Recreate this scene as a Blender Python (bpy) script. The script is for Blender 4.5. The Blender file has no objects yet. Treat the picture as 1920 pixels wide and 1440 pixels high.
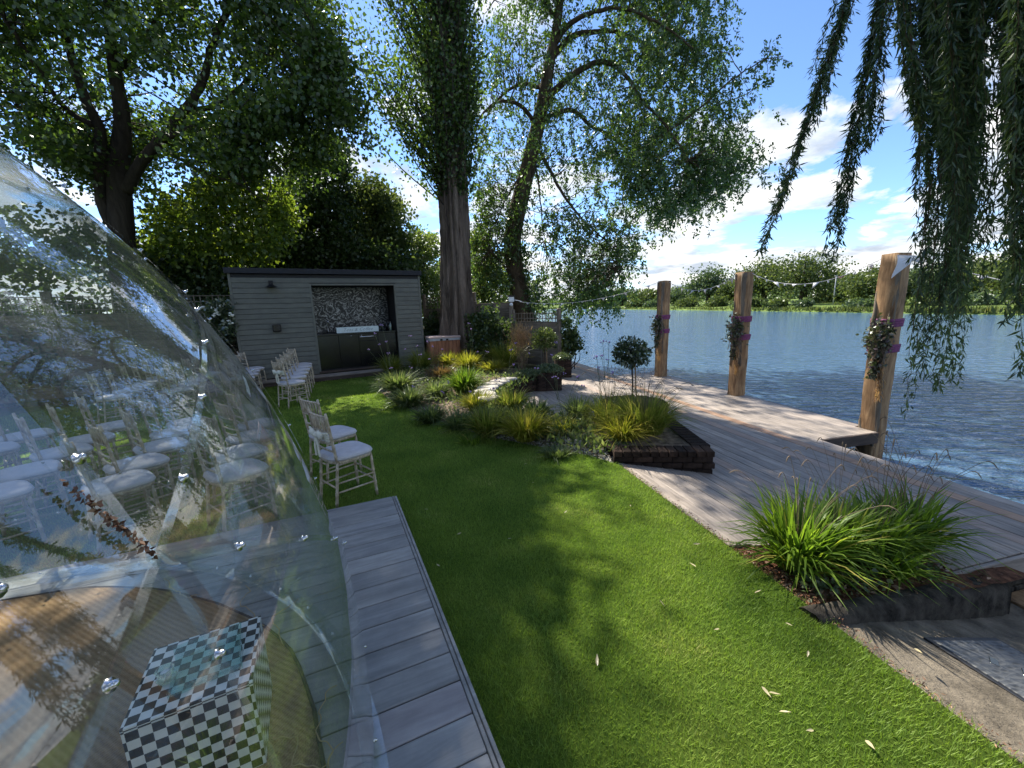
import bpy, bmesh, math, random
import numpy as np
from mathutils import Vector, Matrix

R_ = math.radians
random.seed(7)
rng = np.random.default_rng(11)
sc = bpy.context.scene
COL = sc.collection

# ------------------------------------------------------------------ camera
CAM_H = 1.8
CAM_ROT = Matrix.Rotation(R_(90 - 10.8), 3, 'X') @ Matrix.Rotation(R_(-1.75), 3, 'Z')
cam_d = bpy.data.cameras.new('camera')
cam_d.sensor_width = 36.0
cam_d.sensor_fit = 'HORIZONTAL'
cam_d.lens = 760.0 / 1920.0 * 36.0
cam_d.clip_start = 0.03
cam_d.clip_end = 3000.0
cam = bpy.data.objects.new('camera', cam_d)
COL.objects.link(cam)
cam.matrix_world = Matrix.Translation((0, 0, CAM_H)) @ CAM_ROT.to_4x4()
sc.camera = cam

# ------------------------------------------------------------------ sun, sky, exposure
SUN_AZ, SUN_EL = -30.0, 45.0
S_DIR = Vector((math.sin(R_(SUN_AZ)) * math.cos(R_(SUN_EL)), math.cos(R_(SUN_AZ)) * math.cos(R_(SUN_EL)), math.sin(R_(SUN_EL))))
sun_d = bpy.data.lights.new('sun', 'SUN')
sun_d.energy = 4.5
sun_d.angle = R_(0.53)
sun_d.color = (1.0, 0.94, 0.83)
sun = bpy.data.objects.new('sun', sun_d)
COL.objects.link(sun)
sun.rotation_euler = S_DIR.to_track_quat('Z', 'Y').to_euler()
sun.location = S_DIR * 60

world = bpy.data.worlds.new('World')
sc.world = world
world.use_nodes = True
wt = world.node_tree
for n in list(wt.nodes):
    wt.nodes.remove(n)


def nd(nt, typ, **kw):
    n = nt.nodes.new(typ)
    for k, v in kw.items():
        if k.startswith('i_'):
            key = k[2:]
            key = int(key) if key.isdigit() else key.replace('_', ' ')
            n.inputs[key].default_value = v
        else:
            setattr(n, k, v)
    return n


def mathn(nt, op, a, b=None, c=None, clamp=False):
    n = nt.nodes.new('ShaderNodeMath')
    n.operation = op
    n.use_clamp = clamp
    for i, v in enumerate((a, b, c)):
        if v is None:
            continue
        if isinstance(v, (int, float)):
            n.inputs[i].default_value = v
        else:
            nt.links.new(v, n.inputs[i])
    return n.outputs[0]


def ramp(nt, fac, stops, interp='LINEAR'):
    n = nt.nodes.new('ShaderNodeValToRGB')
    n.color_ramp.interpolation = interp
    el = n.color_ramp.elements
    while len(el) > 1:
        el.remove(el[0])
    el[0].position = stops[0][0]
    el[0].color = (*stops[0][1], 1)
    for p, c in stops[1:]:
        e = el.new(p)
        e.color = (*c, 1)
    nt.links.new(fac, n.inputs[0])
    return n.outputs[0]


def mixc(nt, fac, a, b, blend='MIX'):
    n = nt.nodes.new('ShaderNodeMix')
    n.data_type = 'RGBA'
    n.blend_type = blend
    for sock, v in ((n.inputs[0], fac), (n.inputs[6], a), (n.inputs[7], b)):
        if isinstance(v, (int, float)):
            sock.default_value = v
        elif isinstance(v, tuple):
            sock.default_value = (*v[:3], 1)
        else:
            nt.links.new(v, sock)
    return n.outputs[2]


sky = nd(wt, 'ShaderNodeTexSky', sky_type='NISHITA', sun_disc=False)
sky.sun_elevation = R_(SUN_EL)
sky.sun_rotation = R_(SUN_AZ)
sky.air_density = 0.75
sky.dust_density = 0.05
sky.ozone_density = 6.0
tc = nd(wt, 'ShaderNodeTexCoord')
sep = nd(wt, 'ShaderNodeSeparateXYZ')
wt.links.new(tc.outputs['Generated'], sep.inputs[0])
zc = mathn(wt, 'MAXIMUM', sep.outputs[2], 0.0)
den = mathn(wt, 'ADD', zc, 0.16)
cx = mathn(wt, 'DIVIDE', sep.outputs[0], den)
cy = mathn(wt, 'DIVIDE', sep.outputs[1], den)
comb = nd(wt, 'ShaderNodeCombineXYZ')
wt.links.new(cx, comb.inputs[0])
wt.links.new(cy, comb.inputs[1])
nz = nd(wt, 'ShaderNodeTexNoise', i_Scale=1.25, i_Detail=10.0, i_Roughness=0.58, i_Distortion=0.3)
wt.links.new(comb.outputs[0], nz.inputs['Vector'])
# more cloud low in the sky, all the way round
low = mathn(wt, 'MULTIPLY', mathn(wt, 'POWER', mathn(wt, 'SUBTRACT', 1.0, zc), 5.0), 0.19)
dens = mathn(wt, 'ADD', nz.outputs[0], low)
cmask = ramp(wt, dens, [(0.53, (0, 0, 0)), (0.57, (0.75, 0.75, 0.75)), (0.64, (1, 1, 1))])
nz2 = nd(wt, 'ShaderNodeTexNoise', i_Scale=2.6, i_Detail=7.0, i_Roughness=0.6)
mp2 = nd(wt, 'ShaderNodeMapping')
mp2.inputs['Location'].default_value = (0.35, 0.8, 0.3)
wt.links.new(comb.outputs[0], mp2.inputs[0])
wt.links.new(mp2.outputs[0], nz2.inputs['Vector'])
ccol = ramp(wt, nz2.outputs[0], [(0.37, (2.3, 2.6, 3.05)), (0.48, (3.5, 3.7, 3.9)), (0.58, (4.7, 4.7, 4.65))])
skyc = mixc(wt, cmask, sky.outputs[0], ccol)
bg = nd(wt, 'ShaderNodeBackground')
bg.inputs[1].default_value = 0.115
wo = nd(wt, 'ShaderNodeOutputWorld')
wt.links.new(skyc, bg.inputs[0])
wt.links.new(bg.outputs[0], wo.inputs[0])

sc.view_settings.view_transform = 'Standard'
sc.view_settings.look = 'None'
sc.view_settings.gamma = 1.0
sc.view_settings.exposure = 1.3
sc.view_settings.use_curve_mapping = False
sc.cycles.max_bounces = 10
sc.cycles.transparent_max_bounces = 16
sc.cycles.diffuse_bounces = 3
sc.cycles.glossy_bounces = 4
sc.cycles.caustics_reflective = False
sc.cycles.caustics_refractive = False

# ------------------------------------------------------------------ measuring helpers (photo position -> place in the garden)
CR = np.array(CAM_ROT)
CO = np.array([0, 0, CAM_H])


def ray(x, y):
    return CR @ np.array([(x - 960) / 760.0, (720 - y) / 760.0, -1.0])


def G(x, y, z=0.0):
    d = ray(x, y)
    return CO + d * ((z - CAM_H) / d[2])


def AT(x, y, Y):
    d = ray(x, y)
    return CO + d * (Y / d[1])


def proj(P):
    P = np.atleast_2d(P)
    c = (P - CO) @ CR
    w = np.where(-c[:, 2] < 0.05, 0.05, -c[:, 2])
    return 960 + 760 * c[:, 0] / w, 720 - 760 * c[:, 1] / w, -c[:, 2]


US = np.array([-0.2334, 0.9724])     # along the riverside deck
UT = np.array([0.9724, 0.2334])      # across it, towards the water


def ST(s, t, z=0.0):
    p = US * s + UT * t
    return np.array([p[0], p[1], z])


# ------------------------------------------------------------------ mesh helpers
def make_mesh(name, V, quads=None, tris=None, smooth=False):
    me = bpy.data.meshes.new(name)
    V = np.asarray(V, dtype=np.float32)
    q = np.asarray(quads if quads is not None and len(quads) else np.zeros((0, 4)), dtype=np.int32)
    t = np.asarray(tris if tris is not None and len(tris) else np.zeros((0, 3)), dtype=np.int32)
    me.vertices.add(len(V))
    me.vertices.foreach_set('co', V.ravel())
    li = np.concatenate([q.ravel(), t.ravel()])
    me.loops.add(len(li))
    me.loops.foreach_set('vertex_index', li)
    ls = np.concatenate([np.arange(len(q)) * 4, len(q) * 4 + np.arange(len(t)) * 3]).astype(np.int32)
    me.polygons.add(len(ls))
    me.polygons.foreach_set('loop_start', ls)
    if smooth:
        me.polygons.foreach_set('use_smooth', np.ones(len(ls), dtype=bool))
    me.update(calc_edges=True)
    return me


class MB:
    """collects shapes for ONE mesh"""

    def __init__(self):
        self.V, self.Q, self.T, self.n = [], [], [], 0

    def add(self, V, Q=None, T=None):
        V = np.asarray(V, float).reshape(-1, 3)
        if Q is not None and len(Q):
            self.Q.append(np.asarray(Q, int).reshape(-1, 4) + self.n)
        if T is not None and len(T):
            self.T.append(np.asarray(T, int).reshape(-1, 3) + self.n)
        self.V.append(V)
        self.n += len(V)
        return self

    def box(self, c, s, rz=0.0, M=None, taper=1.0):
        x, y, z = np.array(s) / 2.0
        V = np.array([[-x, -y, -z], [x, -y, -z], [x, y, -z], [-x, y, -z],
                      [-x * taper, -y * taper, z], [x * taper, -y * taper, z], [x * taper, y * taper, z], [-x * taper, y * taper, z]])
        if rz:
            cz, sz = math.cos(rz), math.sin(rz)
            V = V @ np.array([[cz, sz, 0], [-sz, cz, 0], [0, 0, 1]])
        if M is not None:
            V = V @ np.array(M.to_3x3()).T
        V = V + np.array(c)
        return self.add(V, [[0, 3, 2, 1], [4, 5, 6, 7], [0, 1, 5, 4], [1, 2, 6, 5], [2, 3, 7, 6], [3, 0, 4, 7]])

    def tube(self, pts, radii, n=8, cap=True):
        P = np.asarray(pts, float)
        k = len(P)
        r = np.asarray(radii, float) if np.ndim(radii) else np.full(k, float(radii))
        d = np.gradient(P, axis=0)
        d /= np.maximum(np.linalg.norm(d, axis=1), 1e-9)[:, None]
        ref = np.array([0, 0, 1.0]) if abs(d[:, 2]).mean() < 0.8 else np.array([1.0, 0, 0])
        a = np.cross(d, ref)
        a /= np.maximum(np.linalg.norm(a, axis=1), 1e-9)[:, None]
        b = np.cross(d, a)
        th = np.arange(n) * 2 * math.pi / n
        ring = P[:, None, :] + r[:, None, None] * (np.cos(th)[None, :, None] * a[:, None, :] + np.sin(th)[None, :, None] * b[:, None, :])
        V = ring.reshape(-1, 3)
        i = np.arange(k - 1)[:, None] * n
        j = np.arange(n)[None, :]
        jn = (j + 1) % n
        Q = np.stack([i + j, i + n + j, i + n + jn, i + jn], -1).reshape(-1, 4)
        T = None
        if cap:
            V = np.vstack([V, P[0], P[-1]])
            c0, c1 = k * n, k * n + 1
            T = [[c0, int(a_), (int(a_) + 1) % n] for a_ in range(n)] + [[c1, (k - 1) * n + (a_ + 1) % n, (k - 1) * n + a_] for a_ in range(n)]
        return self.add(V, Q, T)

    def lathe(self, prof, c=(0, 0, 0), n=16):
        prof = np.asarray(prof, float)
        th = np.arange(n) * 2 * math.pi / n
        V = np.stack([prof[:, 0, None] * np.cos(th), prof[:, 0, None] * np.sin(th), np.repeat(prof[:, 1, None], n, 1)], -1).reshape(-1, 3) + np.array(c)
        k = len(prof)
        i = np.arange(k - 1)[:, None] * n
        j = np.arange(n)[None, :]
        jn = (j + 1) % n
        Q = np.stack([i + j, i + jn, i + n + jn, i + n + j], -1).reshape(-1, 4)
        return self.add(V, Q)

    def blob(self, c, r, n=10, m=7, noise=0.0):
        ph = np.linspace(0.02, math.pi - 0.02, m)
        th = np.arange(n) * 2 * math.pi / n
        V = np.stack([np.sin(ph)[:, None] * np.cos(th), np.sin(ph)[:, None] * np.sin(th), np.repeat(-np.cos(ph)[:, None], n, 1)], -1).reshape(-1, 3)
        if noise:
            V = V * (1 + rng.normal(0, noise, (len(V), 1)))
        V = V * np.array(r) + np.array(c)
        i = np.arange(m - 1)[:, None] * n
        j = np.arange(n)[None, :]
        jn = (j + 1) % n
        Q = np.stack([i + j, i + jn, i + n + jn, i + n + j], -1).reshape(-1, 4)
        return self.add(V, Q)

    def prism(self, poly, z0, z1):
        """flat polygon (convex or simple) raised between two heights"""
        p = [tuple(q[:2]) for q in poly]
        n = len(p)
        from mathutils.geometry import tessellate_polygon
        tri = tessellate_polygon([[Vector((a, b, 0)) for a, b in p]])
        V = [(a, b, z0) for a, b in p] + [(a, b, z1) for a, b in p]
        T = []
        for t in tri:
            a, b, c = t
            if (p[b][0] - p[a][0]) * (p[c][1] - p[a][1]) - (p[b][1] - p[a][1]) * (p[c][0] - p[a][0]) < 0:
                b, c = c, b
            T.append((a + n, b + n, c + n))
            T.append((a, c, b))
        area = sum(p[i][0] * p[(i + 1) % n][1] - p[(i + 1) % n][0] * p[i][1] for i in range(n))
        Q = []
        for i in range(n):
            j = (i + 1) % n
            Q.append((i, j, j + n, i + n) if area > 0 else (j, i, i + n, j + n))
        return self.add(V, Q, T)

    def mesh(self, name, smooth=False, off=None):
        V = np.vstack(self.V)
        if off is not None:
            V = V - np.array(off)
        return make_mesh(name, V, np.vstack(self.Q) if self.Q else None, np.vstack(self.T) if self.T else None, smooth)

    def build(self, name, mat, parent=None, smooth=False, world=False, loc=None, rot=None):
        off = None
        if world and parent is not None:
            off = np.array(parent.location)
        return obj(name, self.mesh(name, smooth, off), mat, parent, loc, rot)


def obj(name, me, mat=None, parent=None, loc=None, rot=None):
    o = bpy.data.objects.new(name, me)
    COL.objects.link(o)
    if mat is not None and not me.materials:
        me.materials.append(mat)
    if parent is not None:
        o.parent = parent
    if loc is not None:
        o.location = loc
    if rot is not None:
        o.rotation_euler = rot
    return o


def tag(o, label, cat, group=None):
    o['label'] = label
    o['category'] = cat
    if group:
        o['group'] = group
    return o


def thing(name, label, cat, loc=(0, 0, 0), rz=0.0, group=None):
    o = bpy.data.objects.new(name, None)
    COL.objects.link(o)
    o.empty_display_size = 0.1
    o.location = tuple(float(v) for v in loc)
    o.rotation_euler = (0, 0, rz)
    return tag(o, label, cat, group)


def structure(o):
    o['kind'] = 'structure'
    return o


def stuff(o):
    o['kind'] = 'stuff'
    return o


def bevel_box(name, sx, sy, sz, b=0.004, jitter=0.0):
    bm = bmesh.new()
    bmesh.ops.create_cube(bm, size=1.0)
    for v in bm.verts:
        v.co.x *= sx
        v.co.y *= sy
        v.co.z *= sz
    bmesh.ops.bevel(bm, geom=bm.edges[:], offset=b, segments=1, affect='EDGES')
    if jitter:
        for v in bm.verts:
            v.co += Vector((random.uniform(-1, 1), random.uniform(-1, 1), random.uniform(-1, 1))) * jitter
    me = bpy.data.meshes.new(name)
    bm.to_mesh(me)
    bm.free()
    return me


def copy_tree(src, parent=None):
    c = src.copy()
    COL.objects.link(c)
    c.parent = parent
    for ch in src.children:
        copy_tree(ch, c)
    return c


# ------------------------------------------------------------------ materials
def new_mat(name):
    m = bpy.data.materials.new(name)
    m.use_nodes = True
    nt = m.node_tree
    p = nt.nodes['Principled BSDF']
    return m, nt, p


def plain(name, col, rough=0.6, metal=0.0, var=0.12, scale=8.0, bump=0.0, spec=0.5, bscale=None):
    m, nt, p = new_mat(name)
    t = nd(nt, 'ShaderNodeTexCoord')
    n = nd(nt, 'ShaderNodeTexNoise', i_Scale=scale, i_Detail=6.0, i_Roughness=0.65)
    nt.links.new(t.outputs['Object'], n.inputs['Vector'])
    lo = tuple(max(0, c * (1 - 2 * var)) for c in col)
    hi = tuple(c * (1 + 2 * var) for c in col)
    c = ramp(nt, n.outputs[0], [(0.3, lo), (0.7, hi)])
    nt.links.new(c, p.inputs['Base Color'])
    p.inputs['Roughness'].default_value = rough
    p.inputs['Metallic'].default_value = metal
    p.inputs['Specular IOR Level'].default_value = spec
    if bump:
        n2 = nd(nt, 'ShaderNodeTexNoise', i_Scale=bscale or scale * 4, i_Detail=6.0, i_Roughness=0.7)
        nt.links.new(t.outputs['Object'], n2.inputs['Vector'])
        b = nd(nt, 'ShaderNodeBump', i_Strength=min(1.0, bump), i_Distance=0.02)
        nt.links.new(n2.outputs[0], b.inputs['Height'])
        nt.links.new(b.outputs[0], p.inputs['Normal'])
    return m


def wood(name, c1, c2, scale=3.0, stretch=14.0, rough=0.7, axis=0, objvar=0.35, bump=0.35, tint=None, spec=0.35):
    m, nt, p = new_mat(name)
    t = nd(nt, 'ShaderNodeTexCoord')
    oi = nd(nt, 'ShaderNodeObjectInfo')
    mp = nd(nt, 'ShaderNodeMapping')
    sv = [stretch] * 3
    sv[axis] = 1.0
    mp.inputs['Scale'].default_value = sv
    off = nd(nt, 'ShaderNodeVectorMath', operation='ADD')
    comb_ = nd(nt, 'ShaderNodeCombineXYZ')
    r10 = mathn(nt, 'MULTIPLY', oi.outputs['Random'], 37.0)
    for i in range(3):
        nt.links.new(r10, comb_.inputs[i])
    nt.links.new(t.outputs['Object'], off.inputs[0])
    nt.links.new(comb_.outputs[0], off.inputs[1])
    nt.links.new(off.outputs[0], mp.inputs[0])
    n = nd(nt, 'ShaderNodeTexNoise', i_Scale=scale, i_Detail=8.0, i_Roughness=0.62, i_Distortion=0.6)
    nt.links.new(mp.outputs[0], n.inputs['Vector'])
    c = ramp(nt, n.outputs[0], [(0.30, c1), (0.72, c2)])
    # weather blotches
    nb = nd(nt, 'ShaderNodeTexNoise', i_Scale=2.3, i_Detail=5.0, i_Roughness=0.7)
    nt.links.new(off.outputs[0], nb.inputs['Vector'])
    bl = ramp(nt, nb.outputs[0], [(0.35, (0.72, 0.72, 0.74)), (0.65, (1.12, 1.1, 1.08))])
    c = mixc(nt, 0.8, c, bl, 'MULTIPLY')
    if tint is not None:
        tm = ramp(nt, oi.outputs['Random'], [(0.0, (0, 0, 0)), (0.86, (0, 0, 0)), (1.0, (0.55, 0.55, 0.55))])
        c = mixc(nt, tm, c, mixc(nt, 0.7, c, tint))
    v = mathn(nt, 'ADD', mathn(nt, 'MULTIPLY', oi.outputs['Random'], objvar), 1.0 - objvar / 2)
    cv = nd(nt, 'ShaderNodeCombineColor')
    for i in range(3):
        nt.links.new(v, cv.inputs[i])
    c = mixc(nt, 1.0, c, cv.outputs[0], 'MULTIPLY')
    nt.links.new(c, p.inputs['Base Color'])
    p.inputs['Roughness'].default_value = rough
    p.inputs['Specular IOR Level'].default_value = spec
    b = nd(nt, 'ShaderNodeBump', i_Strength=bump, i_Distance=0.006)
    nt.links.new(n.outputs[0], b.inputs['Height'])
    nt.links.new(b.outputs[0], p.inputs['Normal'])
    return m


def leaf(name, stops, trans=0.45, gloss=0.05, rough=0.35, tboost=1.6, patch=0.0):
    """colour varies leaf by leaf; light shines through the blade"""
    m = bpy.data.materials.new(name)
    m.use_nodes = True
    nt = m.node_tree
    nt.nodes.clear()
    ge = nd(nt, 'ShaderNodeNewGeometry')
    f = ge.outputs['Random Per Island']
    if patch:
        nz_ = nd(nt, 'ShaderNodeTexNoise', i_Scale=patch, i_Detail=4.0)
        nt.links.new(ge.outputs['Position'], nz_.inputs['Vector'])
        f = mathn(nt, 'ADD', mathn(nt, 'MULTIPLY', f, 0.45), mathn(nt, 'SUBTRACT', mathn(nt, 'MULTIPLY', nz_.outputs[0], 1.5), 0.45), clamp=True)
    c = ramp(nt, f, stops)
    d = nd(nt, 'ShaderNodeBsdfDiffuse')
    nt.links.new(c, d.inputs[0])
    tcol = mixc(nt, 1.0, c, (tboost * 1.05, tboost * 1.1, tboost * 0.55), 'MULTIPLY')
    tr = nd(nt, 'ShaderNodeBsdfTranslucent')
    nt.links.new(tcol, tr.inputs[0])
    mx = nd(nt, 'ShaderNodeMixShader', i_0=trans)
    nt.links.new(d.outputs[0], mx.inputs[1])
    nt.links.new(tr.outputs[0], mx.inputs[2])
    gl = nd(nt, 'ShaderNodeBsdfGlossy', i_Roughness=rough)
    gl.inputs[0].default_value = (0.9, 0.95, 0.9, 1)
    mg = nd(nt, 'ShaderNodeMixShader', i_0=gloss)
    nt.links.new(mx.outputs[0], mg.inputs[1])
    nt.links.new(gl.outputs[0], mg.inputs[2])
    out = nd(nt, 'ShaderNodeOutputMaterial')
    nt.links.new(mg.outputs[0], out.inputs[0])
    return m


def bark(name, c1, c2, scale=3.0, zs=0.18, bump=1.0, dist=0.06):
    m, nt, p = new_mat(name)
    t = nd(nt, 'ShaderNodeTexCoord')
    mp = nd(nt, 'ShaderNodeMapping')
    mp.inputs['Scale'].default_value = (1, 1, zs)
    nt.links.new(t.outputs['Object'], mp.inputs[0])
    n = nd(nt, 'ShaderNodeTexNoise', i_Scale=scale, i_Detail=10.0, i_Roughness=0.72, i_Distortion=0.8)
    nt.links.new(mp.outputs[0], n.inputs['Vector'])
    c = ramp(nt, n.outputs[0], [(0.32, c1), (0.68, c2)])
    nt.links.new(c, p.inputs['Base Color'])
    p.inputs['Roughness'].default_value = 0.95
    p.inputs['Specular IOR Level'].default_value = 0.1
    b = nd(nt, 'ShaderNodeBump', i_Strength=bump, i_Distance=dist)
    nt.links.new(n.outputs[0], b.inputs['Height'])
    nt.links.new(b.outputs[0], p.inputs['Normal'])
    return m


MT = {}
MT['deck'] = wood('weathered_hardwood', (0.20, 0.168, 0.138), (0.44, 0.375, 0.315), 2.6, 12, 0.62, 0, 0.36, 0.3, (0.36, 0.17, 0.085))
MT['deck_new'] = wood('fresh_orange_hardwood', (0.28, 0.165, 0.10), (0.48, 0.305, 0.19), 2.6, 12, 0.6, 0, 0.2, 0.3)
MT['dome_deck'] = wood('silvered_composite_board', (0.205, 0.198, 0.185), (0.42, 0.405, 0.38), 1.6, 9, 0.5, 0, 0.28, 0.25, (0.26, 0.19, 0.19), 0.45)
MT['dark_wood'] = wood('dark_fascia_timber', (0.045, 0.032, 0.026), (0.12, 0.085, 0.065), 3, 10, 0.8)
MT['oak'] = wood('green_oak', (0.13, 0.065, 0.028), (0.50, 0.32, 0.165), 2.6, 6, 0.8, 2, 0.2, 0.9)
MT['oak_wane'] = bark('grey_bark_wane', (0.07, 0.05, 0.035), (0.30, 0.25, 0.19), 7, 0.15, 1.0, 0.03)
MT['clad'] = wood('sage_grey_painted_board', (0.118, 0.12, 0.098), (0.162, 0.163, 0.135), 2.5, 9, 0.6, 0, 0.10, 0.2)
MT['black'] = plain('black_gloss_laminate', (0.006, 0.006, 0.007), 0.18, 0, 0.1, 3)
MT['blackm'] = plain('matt_black_metal', (0.012, 0.012, 0.014), 0.5, 0.3, 0.1, 9)
MT['roof'] = plain('black_roof_membrane', (0.012, 0.013, 0.018), 0.7, 0, 0.2, 12, 0.3)
MT['limewash'] = wood('limewashed_chair_wood', (0.29, 0.215, 0.135), (0.72, 0.635, 0.49), 14, 3.0, 0.6, 2, 0.12, 0.2)
MT['cushion'] = plain('pale_grey_seat_cloth', (0.54, 0.52, 0.535), 0.85, 0, 0.05, 14, 0.12, 0.2, 160)
MT['organza'] = plain('cream_organza', (0.68, 0.66, 0.55), 0.6, 0, 0.08, 9)
MT['steel'] = plain('brushed_steel', (0.62, 0.63, 0.65), 0.25, 1.0, 0.05, 20)
MT['white'] = plain('white_paint', (0.78, 0.78, 0.77), 0.55, 0, 0.04, 6)
MT['sign'] = plain('painted_sign_board', (0.62, 0.70, 0.68), 0.6, 0, 0.05, 8)
MT['ink'] = plain('grey_hand_lettering', (0.10, 0.13, 0.13), 0.7)
MT['cedar'] = wood('red_cedar', (0.24, 0.09, 0.045), (0.45, 0.20, 0.10), 2.4, 9, 0.65, 2, 0.3, 0.3)
MT['lid'] = plain('pale_pink_lid', (0.62, 0.44, 0.37), 0.6, 0, 0.08, 6)
MT['lidrim'] = plain('grey_plastic_rim', (0.42, 0.42, 0.43), 0.45)
MT['fence'] = wood('grey_larch_lap', (0.13, 0.10, 0.075), (0.30, 0.25, 0.19), 2.6, 9, 0.85, 0, 0.35, 0.4)
MT['fencepost'] = wood('grey_softwood_post', (0.14, 0.11, 0.08), (0.30, 0.25, 0.19), 2.6, 9, 0.85, 2, 0.2, 0.4)
MT['concrete'] = plain('rough_concrete', (0.185, 0.155, 0.115), 0.95, 0, 0.32, 5, 1.0, 0.2, 45)
MT['darkconc'] = plain('damp_dark_concrete', (0.055, 0.047, 0.037), 0.95, 0, 0.42, 10, 0.45, 0.15, 90)
MT['stone'] = plain('pale_weathered_stone', (0.47, 0.43, 0.37), 0.9, 0, 0.2, 7, 0.6, 0.2, 40)
MT['mortar'] = plain('dark_mortar', (0.05, 0.043, 0.037), 0.95, 0, 0.3, 20, 0.5, 0.2)
MT['soil'] = plain('dry_soil', (0.17, 0.13, 0.09), 1.0, 0, 0.4, 14, 1.0, 0.1, 70)
MT['mulch'] = plain('bark_mulch', (0.15, 0.07, 0.04), 1.0, 0, 0.4, 18, 1.0, 0.1, 80)
MT['ground'] = plain('earth', (0.06, 0.062, 0.03), 1.0, 0, 0.4, 1.2, 0.8, 0.1, 20)
MT['meadow'] = plain('meadow_grass', (0.12, 0.17, 0.042), 1.0, 0, 0.25, 0.12, 0.5, 0.1, 2)
MT['purple'] = plain('purple_ribbon', (0.22, 0.055, 0.15), 0.7, 0, 0.2, 30)
MT['pennant'] = plain('white_bunting_cloth', (0.75, 0.75, 0.78), 0.8, 0, 0.05, 9)
MT['pennant_pink'] = plain('faded_pink_bunting_cloth', (0.55, 0.28, 0.24), 0.8, 0, 0.05, 9)
MT['cord'] = plain('pale_cord', (0.55, 0.55, 0.58), 0.7)
MT['bulb'] = plain('clear_bulb_glass', (0.75, 0.75, 0.75), 0.1)
MT['verbena'] = plain('purple_flower', (0.33, 0.22, 0.47), 0.8, 0, 0.25, 60)
MT['rose'] = plain('white_rose', (0.80, 0.80, 0.74), 0.7, 0, 0.06, 40)
MT['stem'] = plain('thin_green_stem', (0.09, 0.11, 0.045), 0.7)
MT['drystem'] = plain('brown_seed_stem', (0.17, 0.12, 0.075), 0.8)
MT['stake'] = plain('bamboo_stake', (0.30, 0.19, 0.10), 0.7)
MT['bark_dark'] = bark('dark_brown_bark', (0.022, 0.017, 0.013), (0.085, 0.068, 0.05), 4.0)
MT['bark_poplar'] = bark('grey_furrowed_bark', (0.04, 0.031, 0.025), (0.34, 0.26, 0.20), 4.6, 0.11, 1.0, 0.2)
MT['bark_lean'] = bark('olive_brown_bark', (0.05, 0.037, 0.024), (0.15, 0.112, 0.07), 5.0, 0.3, 0.8, 0.04)
MT['brick'] = plain('brown_brick', (0.036, 0.026, 0.021), 0.95, 0, 0.3, 9, 0.8, 0.15, 50)
nt_ = MT['brick'].node_tree
_oi = nd(nt_, 'ShaderNodeObjectInfo')
_p = nt_.nodes['Principled BSDF']
_src = _p.inputs['Base Color'].links[0].from_socket
_tint = ramp(nt_, _oi.outputs['Random'], [(0, (0.65, 0.62, 0.6)), (0.6, (1.1, 1.0, 0.95)), (1, (1.7, 1.5, 1.35))])
nt_.links.new(mixc(nt_, 1.0, _src, _tint, 'MULTIPLY'), _p.inputs['Base Color'])

MT['lf_left'] = leaf('sycamore_leaf', [(0, (0.035, 0.062, 0.014)), (0.6, (0.06, 0.105, 0.02)), (1, (0.10, 0.15, 0.03))], 0.42, 0.05)
MT['lf_lime'] = leaf('bright_maple_leaf', [(0, (0.07, 0.11, 0.018)), (0.6, (0.115, 0.165, 0.024)), (1, (0.20, 0.235, 0.042))], 0.5, 0.03)
MT['lf_poplar'] = leaf('poplar_leaf', [(0, (0.034, 0.065, 0.016)), (0.6, (0.065, 0.115, 0.026)), (1, (0.14, 0.19, 0.045))], 0.45, 0.04)
MT['lf_lean'] = leaf('ash_leaf', [(0, (0.04, 0.075, 0.02)), (0.6, (0.07, 0.125, 0.03)), (1, (0.12, 0.18, 0.045))], 0.45, 0.06)
MT['lf_willow'] = leaf('willow_leaf', [(0, (0.03, 0.055, 0.025)), (0.6, (0.06, 0.10, 0.045)), (1, (0.13, 0.18, 0.075))], 0.45, 0.04, 0.35, 1.5)
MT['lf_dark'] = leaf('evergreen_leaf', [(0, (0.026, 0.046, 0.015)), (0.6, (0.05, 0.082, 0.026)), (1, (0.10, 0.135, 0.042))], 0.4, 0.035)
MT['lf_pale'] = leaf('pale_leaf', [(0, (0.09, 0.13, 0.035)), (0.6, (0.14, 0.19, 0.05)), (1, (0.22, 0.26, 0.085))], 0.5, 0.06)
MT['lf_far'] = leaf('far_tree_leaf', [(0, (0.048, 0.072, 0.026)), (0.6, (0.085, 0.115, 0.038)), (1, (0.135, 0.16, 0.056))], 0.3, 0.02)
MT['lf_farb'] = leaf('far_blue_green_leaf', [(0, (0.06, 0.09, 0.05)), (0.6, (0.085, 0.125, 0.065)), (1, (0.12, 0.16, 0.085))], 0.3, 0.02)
MT['lf_box'] = leaf('bay_leaf', [(0, (0.02, 0.036, 0.012)), (0.6, (0.04, 0.066, 0.02)), (1, (0.09, 0.12, 0.04))], 0.3, 0.12)
MT['lf_ivy'] = leaf('trailing_leaf', [(0, (0.03, 0.045, 0.018)), (0.55, (0.06, 0.075, 0.035)), (0.8, (0.08, 0.05, 0.08)), (1, (0.2, 0.2, 0.14))], 0.3, 0.06)
MT['lf_sedum'] = leaf('creeping_sedum', [(0, (0.05, 0.075, 0.035)), (0.6, (0.10, 0.135, 0.06)), (1, (0.19, 0.21, 0.12))], 0.25, 0.04)
MT['gr_lawn'] = leaf('lawn_blade', [(0, (0.10, 0.17, 0.026)), (0.45, (0.185, 0.285, 0.042)), (0.78, (0.26, 0.355, 0.065)), (0.93, (0.36, 0.39, 0.12)), (1, (0.43, 0.38, 0.17))], 0.42, 0.02, 0.4, 1.4, 1.7)
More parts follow.
